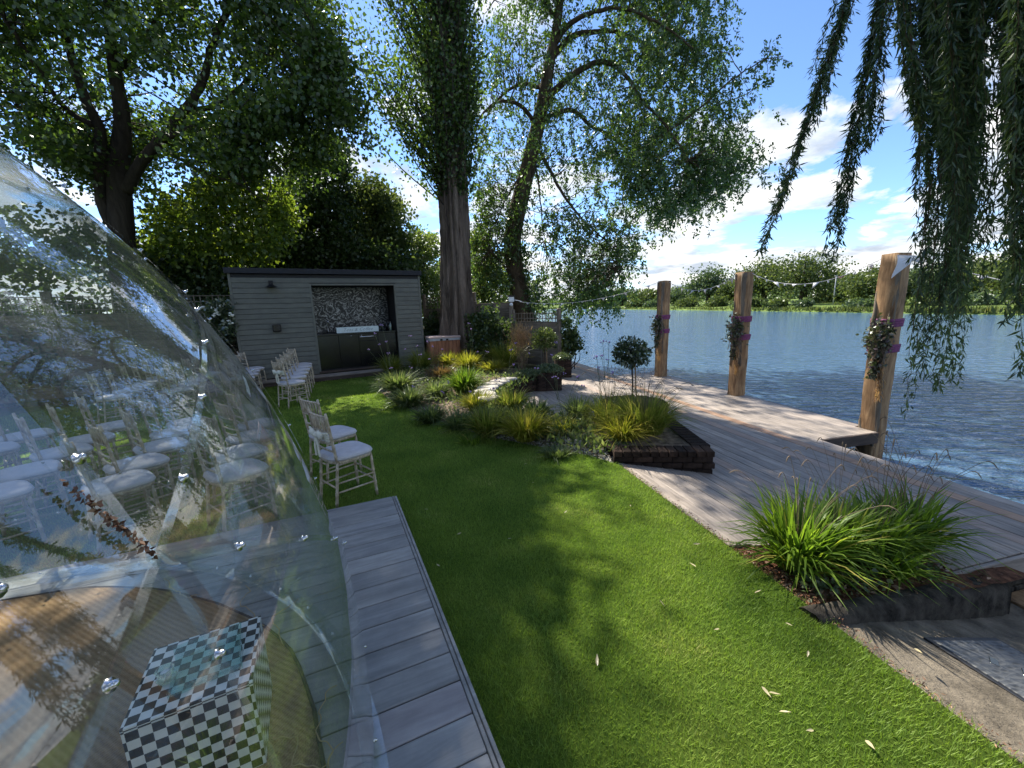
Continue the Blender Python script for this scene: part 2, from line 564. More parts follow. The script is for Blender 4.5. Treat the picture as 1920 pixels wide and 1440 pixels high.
MT['gr_green'] = leaf('green_strap_blade', [(0, (0.06, 0.11, 0.016)), (0.6, (0.125, 0.205, 0.025)), (0.93, (0.20, 0.29, 0.035)), (1, (0.40, 0.33, 0.09))], 0.5, 0.02, 0.45)
MT['gr_yellow'] = leaf('golden_sedge_blade', [(0, (0.15, 0.16, 0.02)), (0.6, (0.26, 0.27, 0.035)), (1, (0.42, 0.33, 0.09))], 0.45, 0.02)
MT['gr_fine'] = leaf('fine_olive_blade', [(0, (0.095, 0.125, 0.024)), (0.6, (0.175, 0.21, 0.04)), (1, (0.34, 0.29, 0.10))], 0.5, 0.02)
MT['gr_blue'] = leaf('blue_green_blade', [(0, (0.06, 0.09, 0.035)), (0.6, (0.115, 0.155, 0.06)), (1, (0.20, 0.22, 0.11))], 0.45, 0.02)
MT['gr_bronze'] = leaf('bronze_blade', [(0, (0.08, 0.05, 0.025)), (0.6, (0.13, 0.08, 0.045)), (1, (0.24, 0.15, 0.085))], 0.35, 0.05)
MT['gr_plume'] = leaf('tan_plume', [(0, (0.30, 0.17, 0.09)), (1, (0.50, 0.32, 0.20))], 0.4, 0.02)
MT['gr_reed'] = leaf('bank_reed', [(0, (0.055, 0.075, 0.025)), (0.6, (0.095, 0.125, 0.035)), (1, (0.17, 0.18, 0.07))], 0.25, 0.02)
MT['lf_fallen'] = leaf('fallen_leaf_tan', [(0, (0.40, 0.30, 0.12)), (1, (0.55, 0.50, 0.36))], 0.25, 0.04)


def lawn_mat():
    m, nt, p = new_mat('lawn_thatch')
    t = nd(nt, 'ShaderNodeTexCoord')
    n = nd(nt, 'ShaderNodeTexNoise', i_Scale=60.0, i_Detail=6.0, i_Roughness=0.75)
    nt.links.new(t.outputs['Object'], n.inputs['Vector'])
    n2 = nd(nt, 'ShaderNodeTexNoise', i_Scale=1.7, i_Detail=5.0)
    nt.links.new(t.outputs['Object'], n2.inputs['Vector'])
    c = ramp(nt, n.outputs[0], [(0.3, (0.075, 0.128, 0.02)), (0.7, (0.18, 0.265, 0.045))])
    c2 = ramp(nt, n2.outputs[0], [(0.3, (0.75, 0.85, 0.7)), (0.7, (1.25, 1.15, 1.1))])
    nt.links.new(mixc(nt, 1.0, c, c2, 'MULTIPLY'), p.inputs['Base Color'])
    p.inputs['Roughness'].default_value = 1.0
    p.inputs['Specular IOR Level'].default_value = 0.05
    b = nd(nt, 'ShaderNodeBump', i_Strength=1.0, i_Distance=0.02)
    nt.links.new(n.outputs[0], b.inputs['Height'])
    nt.links.new(b.outputs[0], p.inputs['Normal'])
    return m


MT['lawn'] = lawn_mat()


def water_mat():
    m, nt, p = new_mat('river_water')
    p.inputs['Base Color'].default_value = (0.065, 0.13, 0.215, 1)
    p.inputs['Roughness'].default_value = 0.06
    p.inputs['IOR'].default_value = 1.33
    p.inputs['Specular IOR Level'].default_value = 0.6
    ge = nd(nt, 'ShaderNodeNewGeometry')
    mp = nd(nt, 'ShaderNodeMapping')
    mp.inputs['Rotation'].default_value = (0, 0, R_(22))
    mp.inputs['Scale'].default_value = (0.55, 1.35, 1.0)
    nt.links.new(ge.outputs['Position'], mp.inputs[0])
    n1 = nd(nt, 'ShaderNodeTexNoise', i_Scale=3.6, i_Detail=4.0, i_Roughness=0.55, i_Distortion=0.4)
    n2 = nd(nt, 'ShaderNodeTexNoise', i_Scale=0.35, i_Detail=2.0)
    for q in (n1, n2):
        nt.links.new(mp.outputs[0], q.inputs['Vector'])
    h = mathn(nt, 'ADD', n1.outputs[0], mathn(nt, 'MULTIPLY', n2.outputs[0], 0.9))
    b = nd(nt, 'ShaderNodeBump', i_Strength=1.0, i_Distance=0.15)
    nt.links.new(h, b.inputs['Height'])
    nt.links.new(b.outputs[0], p.inputs['Normal'])
    return m


MT['water'] = water_mat()


def clear_sheet(name, tint=(0.95, 0.985, 0.97), dust=0.03, f_ior=1.55, bump=0.09, bscale=2.6, rough=0.012):
    """clear stiff plastic sheet: sees through, mirrors by angle, a little dust"""
    m = bpy.data.materials.new(name)
    m.use_nodes = True
    nt = m.node_tree
    nt.nodes.clear()
    t = nd(nt, 'ShaderNodeTexCoord')
    nb = nd(nt, 'ShaderNodeTexNoise', i_Scale=bscale, i_Detail=1.0)
    nt.links.new(t.outputs['Object'], nb.inputs['Vector'])
    b = nd(nt, 'ShaderNodeBump', i_Strength=bump, i_Distance=0.06)
    nt.links.new(nb.outputs[0], b.inputs['Height'])
    tr = nd(nt, 'ShaderNodeBsdfTransparent')
    tr.inputs[0].default_value = (*tint, 1)
    gl = nd(nt, 'ShaderNodeBsdfGlossy', i_Roughness=rough)
    gl.inputs[0].default_value = (1, 1, 1, 1)
    nt.links.new(b.outputs[0], gl.inputs['Normal'])
    # mirror strength by angle, the same from either side of the thin sheet
    ge = nd(nt, 'ShaderNodeNewGeometry')
    dt = nd(nt, 'ShaderNodeVectorMath', operation='DOT_PRODUCT')
    nt.links.new(b.outputs[0], dt.inputs[0])
    nt.links.new(ge.outputs['Incoming'], dt.inputs[1])
    g5 = mathn(nt, 'POWER', mathn(nt, 'SUBTRACT', 1.0, mathn(nt, 'ABSOLUTE', dt.outputs['Value'], clamp=True), clamp=True), 4.0)
    f0 = 2.7 * ((f_ior - 1) / (f_ior + 1)) ** 2
    f = mathn(nt, 'ADD', mathn(nt, 'MULTIPLY', g5, 1.0 - f0), f0, clamp=True)
    mx = nd(nt, 'ShaderNodeMixShader')
    nt.links.new(f, mx.inputs[0])
    nt.links.new(tr.outputs[0], mx.inputs[1])
    nt.links.new(gl.outputs[0], mx.inputs[2])
    df = nd(nt, 'ShaderNodeBsdfDiffuse')
    df.inputs[0].default_value = (0.75, 0.8, 0.78, 1)
    nn = nd(nt, 'ShaderNodeTexNoise', i_Scale=5.0, i_Detail=7.0, i_Roughness=0.75)
    nt.links.new(t.outputs['Object'], nn.inputs['Vector'])
    dm = nd(nt, 'ShaderNodeMapRange', i_1=0.4, i_2=0.75, i_3=dust * 0.4, i_4=dust * 1.9)
    nt.links.new(nn.outputs[0], dm.inputs[0])
    m2 = nd(nt, 'ShaderNodeMixShader')
    nt.links.new(dm.outputs[0], m2.inputs[0])
    nt.links.new(mx.outputs[0], m2.inputs[1])
    nt.links.new(df.outputs[0], m2.inputs[2])
    out = nd(nt, 'ShaderNodeOutputMaterial')
    nt.links.new(m2.outputs[0], out.inputs[0])
    return m


MT['pvc'] = clear_sheet('clear_polycarbonate')
MT['pvc_seam'] = clear_sheet('clear_overlap_flange', (0.92, 0.95, 0.94), 0.07, 1.5, 0.1, 6, 0.05)
MT['acrylic'] = clear_sheet('aqua_tinted_acrylic', (0.84, 0.965, 0.955), 0.02, 1.49, 0.0)
MT['glass'] = clear_sheet('bottle_glass', (0.75, 0.85, 0.75), 0.05, 1.5, 0.0)


def rug_mat():
    m, nt, p = new_mat('jute_weave')
    t = nd(nt, 'ShaderNodeTexCoord')
    mp = nd(nt, 'ShaderNodeMapping')
    mp.inputs['Rotation'].default_value = (0, 0, R_(24))
    nt.links.new(t.outputs['Object'], mp.inputs[0])
    w = nd(nt, 'ShaderNodeTexWave', wave_type='BANDS', bands_direction='Y', i_Scale=13.0, i_Distortion=1.2, i_Detail=3.0)
    w.inputs['Detail Scale'].default_value = 2.0
    w2 = nd(nt, 'ShaderNodeTexWave', wave_type='BANDS', bands_direction='X', i_Scale=26.0, i_Distortion=2.0, i_Detail=2.0)
    for q in (w, w2):
        nt.links.new(mp.outputs[0], q.inputs['Vector'])
    n = nd(nt, 'ShaderNodeTexNoise', i_Scale=3.0, i_Detail=8.0, i_Roughness=0.7)
    nt.links.new(t.outputs['Object'], n.inputs['Vector'])
    n3 = nd(nt, 'ShaderNodeTexNoise', i_Scale=90.0, i_Detail=4.0, i_Roughness=0.7)
    nt.links.new(mp.outputs[0], n3.inputs['Vector'])
    h = mathn(nt, 'ADD', mathn(nt, 'MULTIPLY', w.outputs['Fac'], 0.28), mathn(nt, 'ADD', mathn(nt, 'MULTIPLY', w2.outputs['Fac'], 0.22), mathn(nt, 'MULTIPLY', n3.outputs[0], 0.9)))
    c = ramp(nt, mathn(nt, 'MULTIPLY', h, 0.62), [(0.2, (0.27, 0.165, 0.085)), (0.8, (0.57, 0.40, 0.235))])
    bl = ramp(nt, n.outputs[0], [(0.3, (0.75, 0.72, 0.7)), (0.7, (1.15, 1.12, 1.1))])
    nt.links.new(mixc(nt, 1.0, c, bl, 'MULTIPLY'), p.inputs['Base Color'])
    p.inputs['Roughness'].default_value = 1.0
    p.inputs['Specular IOR Level'].default_value = 0.05
    b = nd(nt, 'ShaderNodeBump', i_Strength=0.7, i_Distance=0.008)
    nt.links.new(h, b.inputs['Height'])
    nt.links.new(b.outputs[0], p.inputs['Normal'])
    return m


MT['rug'] = rug_mat()
MT['rugedge'] = plain('dark_rug_binding', (0.06, 0.04, 0.03), 0.9)
MT['twine'] = plain('frayed_jute_twine', (0.40, 0.28, 0.15), 0.9)


def checker_mat(size):
    m, nt, p = new_mat('black_white_checks')
    t = nd(nt, 'ShaderNodeTexCoord')
    mp = nd(nt, 'ShaderNodeMapping')
    mp.inputs['Location'].default_value = (0.0007, 0.0007, 0.0007)
    nt.links.new(t.outputs['Object'], mp.inputs[0])
    ck = nd(nt, 'ShaderNodeTexChecker', i_Scale=1.0 / size)
    ck.inputs[1].default_value = (0.76, 0.76, 0.72, 1)
    ck.inputs[2].default_value = (0.010, 0.011, 0.012, 1)
    nt.links.new(mp.outputs[0], ck.inputs[0])
    n = nd(nt, 'ShaderNodeTexNoise', i_Scale=12.0, i_Detail=6.0)
    nt.links.new(t.outputs['Object'], n.inputs['Vector'])
    gr = ramp(nt, n.outputs[0], [(0.3, (0.8, 0.8, 0.78)), (0.7, (1, 1, 1))])
    nt.links.new(mixc(nt, 1.0, ck.outputs[0], gr, 'MULTIPLY'), p.inputs['Base Color'])
    p.inputs['Roughness'].default_value = 0.28
    return m


MT['check'] = checker_mat(0.0345)


def splash_mat():
    m, nt, p = new_mat('swirled_silver_wallpaper')
    t = nd(nt, 'ShaderNodeTexCoord')
    w = nd(nt, 'ShaderNodeTexNoise', i_Scale=2.2, i_Detail=3.0)
    nt.links.new(t.outputs['Object'], w.inputs['Vector'])
    vm = nd(nt, 'ShaderNodeVectorMath', operation='MULTIPLY_ADD')
    vm.inputs[1].default_value = (1.3, 1.3, 1.3)
    nt.links.new(w.outputs['Color'], vm.inputs[0])
    nt.links.new(t.outputs['Object'], vm.inputs[2])
    v = nd(nt, 'ShaderNodeTexVoronoi', i_Scale=34.0)
    nt.links.new(vm.outputs[0], v.inputs['Vector'])
    wv = nd(nt, 'ShaderNodeTexWave', wave_type='RINGS', i_Scale=2.6, i_Distortion=4.0, i_Detail=2.0)
    nt.links.new(vm.outputs[0], wv.inputs['Vector'])
    f = mathn(nt, 'MULTIPLY', wv.outputs['Fac'], mathn(nt, 'SUBTRACT', 1.0, mathn(nt, 'MULTIPLY', v.outputs['Distance'], 1.1), clamp=True))
    c = ramp(nt, f, [(0.08, (0.02, 0.02, 0.021)), (0.4, (0.14, 0.14, 0.14)), (0.75, (0.55, 0.55, 0.54))])
    nt.links.new(c, p.inputs['Base Color'])
    p.inputs['Metallic'].default_value = 0.35
    p.inputs['Roughness'].default_value = 0.35
    return m


MT['splash'] = splash_mat()


def cover_mat():
    m, nt, p = new_mat('cast_iron_chequer_plate')
    t = nd(nt, 'ShaderNodeTexCoord')
    v = nd(nt, 'ShaderNodeTexVoronoi', i_Scale=26.0)
    mp = nd(nt, 'ShaderNodeMapping')
    mp.inputs['Scale'].default_value = (0.5, 1.6, 1)
    nt.links.new(t.outputs['Object'], mp.inputs[0])
    nt.links.new(mp.outputs[0], v.inputs['Vector'])
    c = ramp(nt, v.outputs['Distance'], [(0.1, (0.035, 0.037, 0.04)), (0.5, (0.10, 0.105, 0.11))])
    nt.links.new(c, p.inputs['Base Color'])
    p.inputs['Roughness'].default_value = 0.6
    p.inputs['Metallic'].default_value = 0.3
    b = nd(nt, 'ShaderNodeBump', i_Strength=1.0, i_Distance=0.01)
    nt.links.new(v.outputs['Distance'], b.inputs['Height'])
    nt.links.new(b.outputs[0], p.inputs['Normal'])
    return m


MT['cover'] = cover_mat()

# ------------------------------------------------------------------ foliage generators
def unit(v):
    return v / np.maximum(np.linalg.norm(v, axis=-1, keepdims=True), 1e-9)


def leaf_arrays(P, D=None, L=0.12, W=0.05, jit=0.5, fold=0.15, lvar=0.35):
    """diamond leaves at P pointing along D"""
    n = len(P)
    if D is None:
        D = rng.normal(0, 1, (n, 3))
        D[:, 2] -= 0.5
    D = unit(D + rng.normal(0, jit, (n, 3)))
    N = unit(rng.normal(0, 1, (n, 3)) + np.array([0, 0, 0.4]))
    S = unit(np.cross(D, N))
    N = np.cross(S, D)
    l = L * (1 + rng.uniform(-lvar, lvar, (n, 1)))
    w = W * (1 + rng.uniform(-lvar, lvar, (n, 1)))
    V = np.empty((n, 4, 3))
    V[:, 0] = P
    V[:, 1] = P + D * l * 0.42 + S * w - N * w * fold * 2
    V[:, 2] = P + D * l
    V[:, 3] = P + D * l * 0.42 - S * w - N * w * fold * 2
    return V.reshape(-1, 3), np.arange(n * 4).reshape(-1, 4)


def leaves_obj(name, P, mat, parent, D=None, **kw):
    V, Q = leaf_arrays(P, D, **kw)
    V = V - np.array(parent.location)
    return obj(name, make_mesh(name, V, Q), mat, parent)


def in_poly(x, y, poly):
    inside = np.zeros(len(x), bool)
    n = len(poly)
    for i in range(n):
        x0, y0 = poly[i]
        x1, y1 = poly[(i + 1) % n]
        c = ((y0 > y) != (y1 > y)) & (x < (x1 - x0) * (y - y0) / ((y1 - y0) + 1e-12) + x0)
        inside ^= c
    return inside


def clump_centres(poly, n, Y0, dY):
    """clump centres of a crown whose outline was measured from the photo, spread through its depth"""
    pl = np.array(poly, float)
    out = []
    while len(out) < n:
        x = rng.uniform(pl[:, 0].min(), pl[:, 0].max(), n * 2)
        y = rng.uniform(pl[:, 1].min(), pl[:, 1].max(), n * 2)
        k = in_poly(x, y, poly)
        for a, b in zip(x[k], y[k]):
            out.append(AT(a, b, Y0 + rng.uniform(-dY, dY)))
    return np.array(out[:n])


def clump_leaves(C, per, rad, flat=0.75):
    n = len(C)
    r = rad * rng.uniform(0.6, 1.35, (n, 1, 1))
    d = np.clip(rng.normal(0, 0.5, (n, per, 3)), -0.95, 0.95)
    d[:, :, 2] *= flat
    return (C[:, None, :] + d * r).reshape(-1, 3)


def limb_nodes(limbs):
    return np.vstack([np.asarray(l[0], float)[max(1, len(l[0]) // 3):] for l in limbs])


def smooth_path(pts, m=4):
    P = np.asarray(pts, float)
    k = len(P)
    if k < 3:
        return P
    t = np.linspace(0, k - 1, (k - 1) * m + 1)
    i = np.clip(t.astype(int), 0, k - 2)
    f = (t - i)[:, None]
    p0 = P[np.maximum(i - 1, 0)]
    p1 = P[i]
    p2 = P[i + 1]
    p3 = P[np.minimum(i + 2, k - 1)]
    return 0.5 * ((2 * p1) + (p2 - p0) * f + (2 * p0 - 5 * p1 + 4 * p2 - p3) * f ** 2 + (3 * p1 - p0 - 3 * p2 + p3) * f ** 3)


def grow_tree(name, label, base, trunk, limbs, mat_bark, group=None, n=10, fluted=0.0):
    """tree thing with trunk mesh and one mesh per limb; returns the thing and limb nodes"""
    t = thing(name, label, 'tree', base, 0, group)
    mb = MB()
    pts, rad = trunk
    P = smooth_path(pts, 5)
    r = np.interp(np.linspace(0, 1, len(P)), np.linspace(0, 1, len(rad)), rad)
    mb.tube(P, r, n)
    mb.build('trunk', mat_bark, t, True, True)
    for pts, r0, r1 in limbs:
        P = smooth_path(pts, 5)
        P = P + rng.normal(0, 0.012, P.shape)
        m2 = MB()
        m2.tube(P, np.linspace(r0, r1, len(P)), 7)
        m2.build('limb', mat_bark, t, True, True)
    return t


def twigs_to(C, nodes, sag=0.0, r0=0.022, r1=0.006, maxd=4.0):
    mb = MB()
    for c in C:
        d = np.linalg.norm(nodes - c, axis=1) + np.maximum(0, nodes[:, 2] - c[2]) * 0.2
        k = int(np.argmin(d))
        a = nodes[k]
        if d[k] > maxd:
            continue
        mid = (a + c) / 2 + rng.normal(0, 0.10 * max(0.3, d[k]), 3) + np.array([0, 0, sag * d[k]])
        mb.tube([a, (a + mid) / 2 + rng.normal(0, .03, 3), mid, (mid + c) / 2, c], np.linspace(r0, r1, 5) * (0.7 + 0.25 * d[k]), 4, False)
    return mb


def grass_clump(n, h, spread, w, droop=0.5, base_r=0.08, segs=4, up=0.75, seed=None):
    """arching blades from one crown"""
    g_ = np.random.default_rng(seed) if seed is not None else rng
    th = g_.uniform(0, 2 * math.pi, n)
    br = base_r * np.sqrt(g_.uniform(0, 1, n))
    hh = h * (0.32 + 0.82 * g_.beta(2.2, 1.7, n))
    out = spread * (0.12 + 0.95 * g_.beta(1.3, 1.5, n))
    a2 = th + g_.normal(0, 0.5, n)
    P0 = np.stack([br * np.cos(th), br * np.sin(th), np.zeros(n)], -1)
    dirh = np.stack([np.cos(a2), np.sin(a2), np.zeros(n)], -1)
    side = np.stack([-np.sin(a2), np.cos(a2), np.zeros(n)], -1)
    tw = g_.normal(0, 0.5, n)[:, None]
    side = unit(side + tw * np.array([0, 0, 1.0]) * 0.6)
    V = np.empty((n, segs + 1, 2, 3))
    dr = droop * g_.uniform(0.3, 1.6, n) * np.clip(out / max(spread, 1e-6), 0.2, 1)
    for k in range(segs + 1):
        u = k / segs
        z = hh * (u * (1.0) - dr * u ** 2.6)
        x = out * (0.35 * u + 0.65 * u ** 2)
        c = P0 + dirh * x[:, None] + np.array([0, 0, 1.0]) * z[:, None]
        ww = w * (0.55 + 0.6 * math.sin(math.pi * min(1, u * 0.9 + 0.08))) * (1 - u ** 3 * 0.95)
        V[:, k, 0] = c + side * ww
        V[:, k, 1] = c - side * ww
    V = V.reshape(-1, 3)
    b = (np.arange(n) * (segs + 1) * 2)[:, None, None]
    k = (np.arange(segs) * 2)[None, :, None]
    Q = (b + k + np.array([0, 1, 3, 2])[None, None, :]).reshape(-1, 4)
    return V, Q


# ================================================================== SETTING
BED = [tuple(G(x, y, 0)[:2]) for x, y in [(1150, 868), (1100, 853), (1000, 835), (920, 820), (850, 800), (790, 775), (740, 755), (712, 735), (708, 715)]]
RING = [(0.62, 6.02), (0.10, 6.28), (-0.32, 6.72), (-0.50, 7.15), (-0.53, 7.6), (-0.45, 8.05), (-0.27, 8.5), (0.0, 8.92), (0.32, 9.3), (0.62, 9.42)]

# river
mb = MB()
mb.add([(-900, -700, -0.6), (900, -700, -0.6), (900, 1400, -0.6), (-900, 1400, -0.6)], [[0, 1, 2, 3]])
river = structure(mb.build('river', MT['water']))

# near bank land with a drop to the water
edge = [ST(-60, 2.16), ST(3.95, 2.16), (1.16, 5.95, 0), (0.62, 6.1, 0)] + [(x, y, 0) for x, y in RING[1:]] + \
       [(1.0, 9.6, 0), (1.25, 11.0, 0), (1.5, 11.7, 0), (1.4, 13.2, 0), (1.3, 17, 0), (0.6, 20, 0), (-2, 30, 0), (-12, 60, 0), (-40, 150, 0), (-100, 330, 0)]
outl = [(p[0], p[1]) for p in edge] + [(-800, 330), (-800, -60)]
mb = MB()
mb.prism(outl, -1.6, -0.022)
ground = structure(mb.build('ground', MT['ground']))

# lower earth beneath the riverside deck
mb = MB()
mb.prism([ST(1.85, 2.1)[:2], ST(1.85, 4.6)[:2], ST(16, 4.6)[:2], ST(16, 0.2)[:2], ST(5.2, 0.2)[:2], ST(5.2, 2.1)[:2]], -1.6, -0.42)
structure(mb.build('river_bank', MT['ground']))

# lawn
lawn_poly = [tuple(ST(-5, 2.17)[:2]), tuple(ST(3.95, 2.17)[:2])] + BED + [(-3.6, 11.4), (-8.4, 8.7), (-16, 8.0), (-16, -6), (0, -6)]
mb = MB()
mb.prism(lawn_poly, -0.02, 0.0)
structure(mb.build('lawn', MT['lawn']))


def grass_blades():
    # dome deck footprint is left out
    e1 = np.array([0.911, 0.412])
    e2 = np.array([-0.412, 0.911])
    dA = np.array([-1.13, 3.46])
    Ps = []
    for (d0, d1, dens, k) in ((0.8, 3.2, 15000, 1.0), (3.2, 5.0, 8500, 1.15), (5.0, 7.5, 4200, 1.4), (7.5, 12.5, 1900, 1.8)):
        x0, x1, y0, y1 = -d1 * 0.95, 2.4, -0.2, d1
        n = int((x1 - x0) * (y1 - y0) * dens)
        x = rng.uniform(x0, x1, n)
        y = rng.uniform(y0, y1, n)
        d = np.hypot(x, y)
        edge_j = rng.normal(0, 0.018, n)
        m = (d >= d0) & (d < d1) & in_poly(x - edge_j * UT[0], y - edge_j * UT[1], lawn_poly)
        q = np.stack([x, y], -1) - dA
        m &= ~((q @ e1 < 0.0) & (q @ e2 < 0.0))
        x, y = x[m], y[m]
        px, py, w = proj(np.stack([x, y, np.zeros(len(x))], -1))
        m = (w > 0.1) & (px > -150) & (px < 2250) & (py < 1750)
        Ps.append(np.stack([x[m], y[m], np.full(m.sum(), k)], -1))
    P = np.vstack(Ps)
    n = len(P)
    k = P[:, 2]
    base = np.stack([P[:, 0], P[:, 1], np.zeros(n) - 0.002], -1)
    th = rng.uniform(0, 2 * math.pi, n)
    pat = 0.5 + 0.5 * np.sin(P[:, 0] * 3.1 + 1.3 * np.sin(P[:, 1] * 2.3)) * np.cos(P[:, 1] * 2.7)
    h = rng.uniform(0.014, 0.032, n) * (0.85 + 0.3 * pat) * np.sqrt(k)
    lean = rng.uniform(0.2, 1.1, n)
    D = np.stack([np.cos(th) * lean, np.sin(th) * lean, np.ones(n)], -1)
    S = np.stack([-np.sin(th), np.cos(th), np.zeros(n)], -1)
    w = (rng.uniform(0.0012, 0.0022, n) * k ** 1.3)[:, None]
    V = np.empty((n, 3, 3))
    V[:, 0] = base - S * w
    V[:, 1] = base + S * w
    V[:, 2] = base + D * h[:, None]
    return V.reshape(-1, 3), np.arange(n * 3).reshape(-1, 3)


V, T = grass_blades()
g = stuff(obj('lawn_grass', make_mesh('lawn_grass', V, None, T), MT['gr_lawn']))
g['label'] = 'short mown green grass of the garden lawn'

# flower bed between lawn and curved wall: a low mound
A = smooth_path([(x, y, 0) for x, y in BED[::-1]] , 5)
B = smooth_path([(-2.9, 11.6, 0), (-1.6, 11.9, 0), (0.3, 11.0, 0), (0.62, 9.55, 0), (0.02, 9.05, 0), (-0.50, 8.05, 0), (-0.55, 7.2, 0), (0.05, 6.3, 0), (1.14, 5.6, 0)], 5)
rows = 9
V = np.empty((rows, len(A), 3))
for i in range(rows):
    u = i / (rows - 1)
    V[i] = A * (1 - u) + B * u
    V[i, :, 2] = -0.012 + 0.13 * np.sin(u * math.pi * 0.62) + rng.normal(0, 0.008, len(A)) * (0 < i < rows - 1)
idx = np.arange(rows * len(A)).reshape(rows, len(A))
Q = np.stack([idx[:-1, :-1], idx[:-1, 1:], idx[1:, 1:], idx[1:, :-1]], -1).reshape(-1, 4)
structure(obj('flower_bed', make_mesh('flower_bed', V.reshape(-1, 3), Q, None, True), MT['soil']))
BEDV = V


def bed_z(x, y):
    d = (BEDV[:, :, 0] - x) ** 2 + (BEDV[:, :, 1] - y) ** 2
    return float(BEDV.reshape(-1, 3)[int(np.argmin(d)), 2])


# gravel and bark bits scattered on the bed
npb = 5200
iu = rng.uniform(0, 0.85, npb) ** 1.5 * (rows - 1)
iv = rng.uniform(0, len(A) - 1.01, npb)
i0 = iu.astype(int)
j0 = iv.astype(int)
fu = (iu - i0)[:, None]
fv = (iv - j0)[:, None]
P = (BEDV[i0, j0] * (1 - fu) + BEDV[np.minimum(i0 + 1, rows - 1), j0] * fu) * (1 - fv) + (BEDV[i0, j0 + 1] * (1 - fu) + BEDV[np.minimum(i0 + 1, rows - 1), j0 + 1] * fu) * fv
oct_v = np.array([[1, 0, 0], [-1, 0, 0], [0, 1, 0], [0, -1, 0], [0, 0, 0.6], [0, 0, -0.6]])
oct_t = np.array([[0, 2, 4], [2, 1, 4], [1, 3, 4], [3, 0, 4], [2, 0, 5], [1, 2, 5], [3, 1, 5], [0, 3, 5]])


def pebble_mesh(name, P, r):
    n = len(P)
    s = rng.uniform(0.5, 1.4, (n, 6, 1)) * r
    V = (oct_v[None] * s * rng.uniform(0.7, 1.3, (n, 1, 3)))
    a = rng.uniform(0, 6.28, n)
    c, s_ = np.cos(a), np.sin(a)
    X = V[:, :, 0] * c[:, None] - V[:, :, 1] * s_[:, None]
    Yv = V[:, :, 0] * s_[:, None] + V[:, :, 1] * c[:, None]
    V = np.stack([X, Yv, V[:, :, 2]], -1) + P[:, None, :] + np.array([0, 0, r * 0.3])
    T = (np.arange(n)[:, None, None] * 6 + oct_t[None]).reshape(-1, 3)
    return make_mesh(name, V.reshape(-1, 3), None, T)


MT['gravel'] = leaf('mixed_gravel', [(0, (0.13, 0.11, 0.085)), (0.5, (0.30, 0.27, 0.22)), (1, (0.50, 0.47, 0.41))], 0.0, 0.02)
MT['chips'] = leaf('bark_chips', [(0, (0.07, 0.035, 0.02)), (0.5, (0.16, 0.08, 0.05)), (1, (0.34, 0.22, 0.14))], 0.0, 0.02)
g = stuff(obj('gravel', pebble_mesh('gravel', P, 0.014), MT['gravel']))
g['label'] = 'loose gravel and grit on the flower bed'

# sloping concrete slipway at the lower right
mb = MB()
gs = np.linspace(-7, 1.74, 30)
gt = np.array([2.14, 2.6, 3.1, 3.6, 4.2, 5.4, 7.0])
gz = np.array([-0.012, -0.115, -0.245, -0.37, -0.50, -0.80, -1.3])
V = np.array([[ST(s, t, z + random.gauss(0, 0.004)) for t, z in zip(gt, gz)] for s in gs])
idx = np.arange(len(gs) * len(gt)).reshape(len(gs), len(gt))
Q = np.stack([idx[:-1, :-1], idx[:-1, 1:], idx[1:, 1:], idx[1:, :-1]], -1).reshape(-1, 4)
structure(obj('slipway_pavement', make_mesh('slipway_pavement', V.reshape(-1, 3), Q), MT['concrete']))


def pave_z(t):
    return float(np.interp(t, gt, gz))


# far bank
shore = np.array([(-260, 480), (-120, 400), (0, 318), (37.7, 255), (45.5, 150), (49.9, 79.3), (51, 52.6), (52.5, 25), (55, -40), (60, -200)], float)
SH = smooth_path(np.c_[shore, np.zeros(len(shore))], 5)[:, :2]
tn = np.gradient(SH, axis=0)
tn = unit(tn)
nr = np.stack([-tn[:, 1], tn[:, 0]], -1)     # pointing inland (east / away)
if nr[20, 0] < 0:
    nr = -nr
offs = [0, 0.4, 1.5, 8, 30, 70, 160, 420]
zs = [-0.75, -0.35, 0.05, 0.25, 0.8, 2.0, 5.0, 10.0]
V = np.array([[(*(SH[i] + nr[i] * o), z) for o, z in zip(offs, zs)] for i in range(len(SH))])
idx = np.arange(V.shape[0] * V.shape[1]).reshape(V.shape[:2])
Q = np.stack([idx[:-1, :-1], idx[:-1, 1:], idx[1:, 1:], idx[1:, :-1]], -1).reshape(-1, 4)
structure(obj('far_bank', make_mesh('far_bank', V.reshape(-1, 3), Q, None, True), MT['meadow']))


def shore_pt(px, off):
    """point on the far bank seen at photo column px, off metres inland"""
    d = ray(px, 580)
    a = np.array([d[0], d[1]]) / math.hypot(d[0], d[1])
    best = None
    line = SH + nr * off
    ang = np.arctan2(line[:, 0], line[:, 1])
    ta = math.atan2(a[0], a[1])
    o = np.argsort(ang)
    x = np.interp(ta, ang[o], line[o, 0])
    y = np.interp(ta, ang[o], line[o, 1])
    return np.array([x, y, float(np.interp(off, offs, zs))])


# ================================================================== RIVERSIDE DECK
deck = structure(bpy.data.objects.new('riverside_deck', None))
COL.objects.link(deck)
deck.location = tuple(ST(5.8, 4.0, -0.15))
deck.rotation_euler = (0, 0, math.atan2(US[1], US[0]))
PW, PG, PTH = 0.142, 0.007, 0.028
plank_cache = {}


def plank(s0, s1, t, mat='deck', width=PW):
    L = round(s1 - s0, 2)
    key = (L, mat, width)
    if key not in plank_cache:
        plank_cache[key] = bevel_box('plank', L, width, PTH, 0.003)
        plank_cache[key].materials.append(MT[mat])
    # deck frame: local x along US, local y = -UT
    o = obj('plank', plank_cache[key], None, deck, ((s0 + s1) / 2 - 5.8, -(t - 4.0), -PTH / 2 + random.uniform(-0.0015, 0.0015)))
    return o


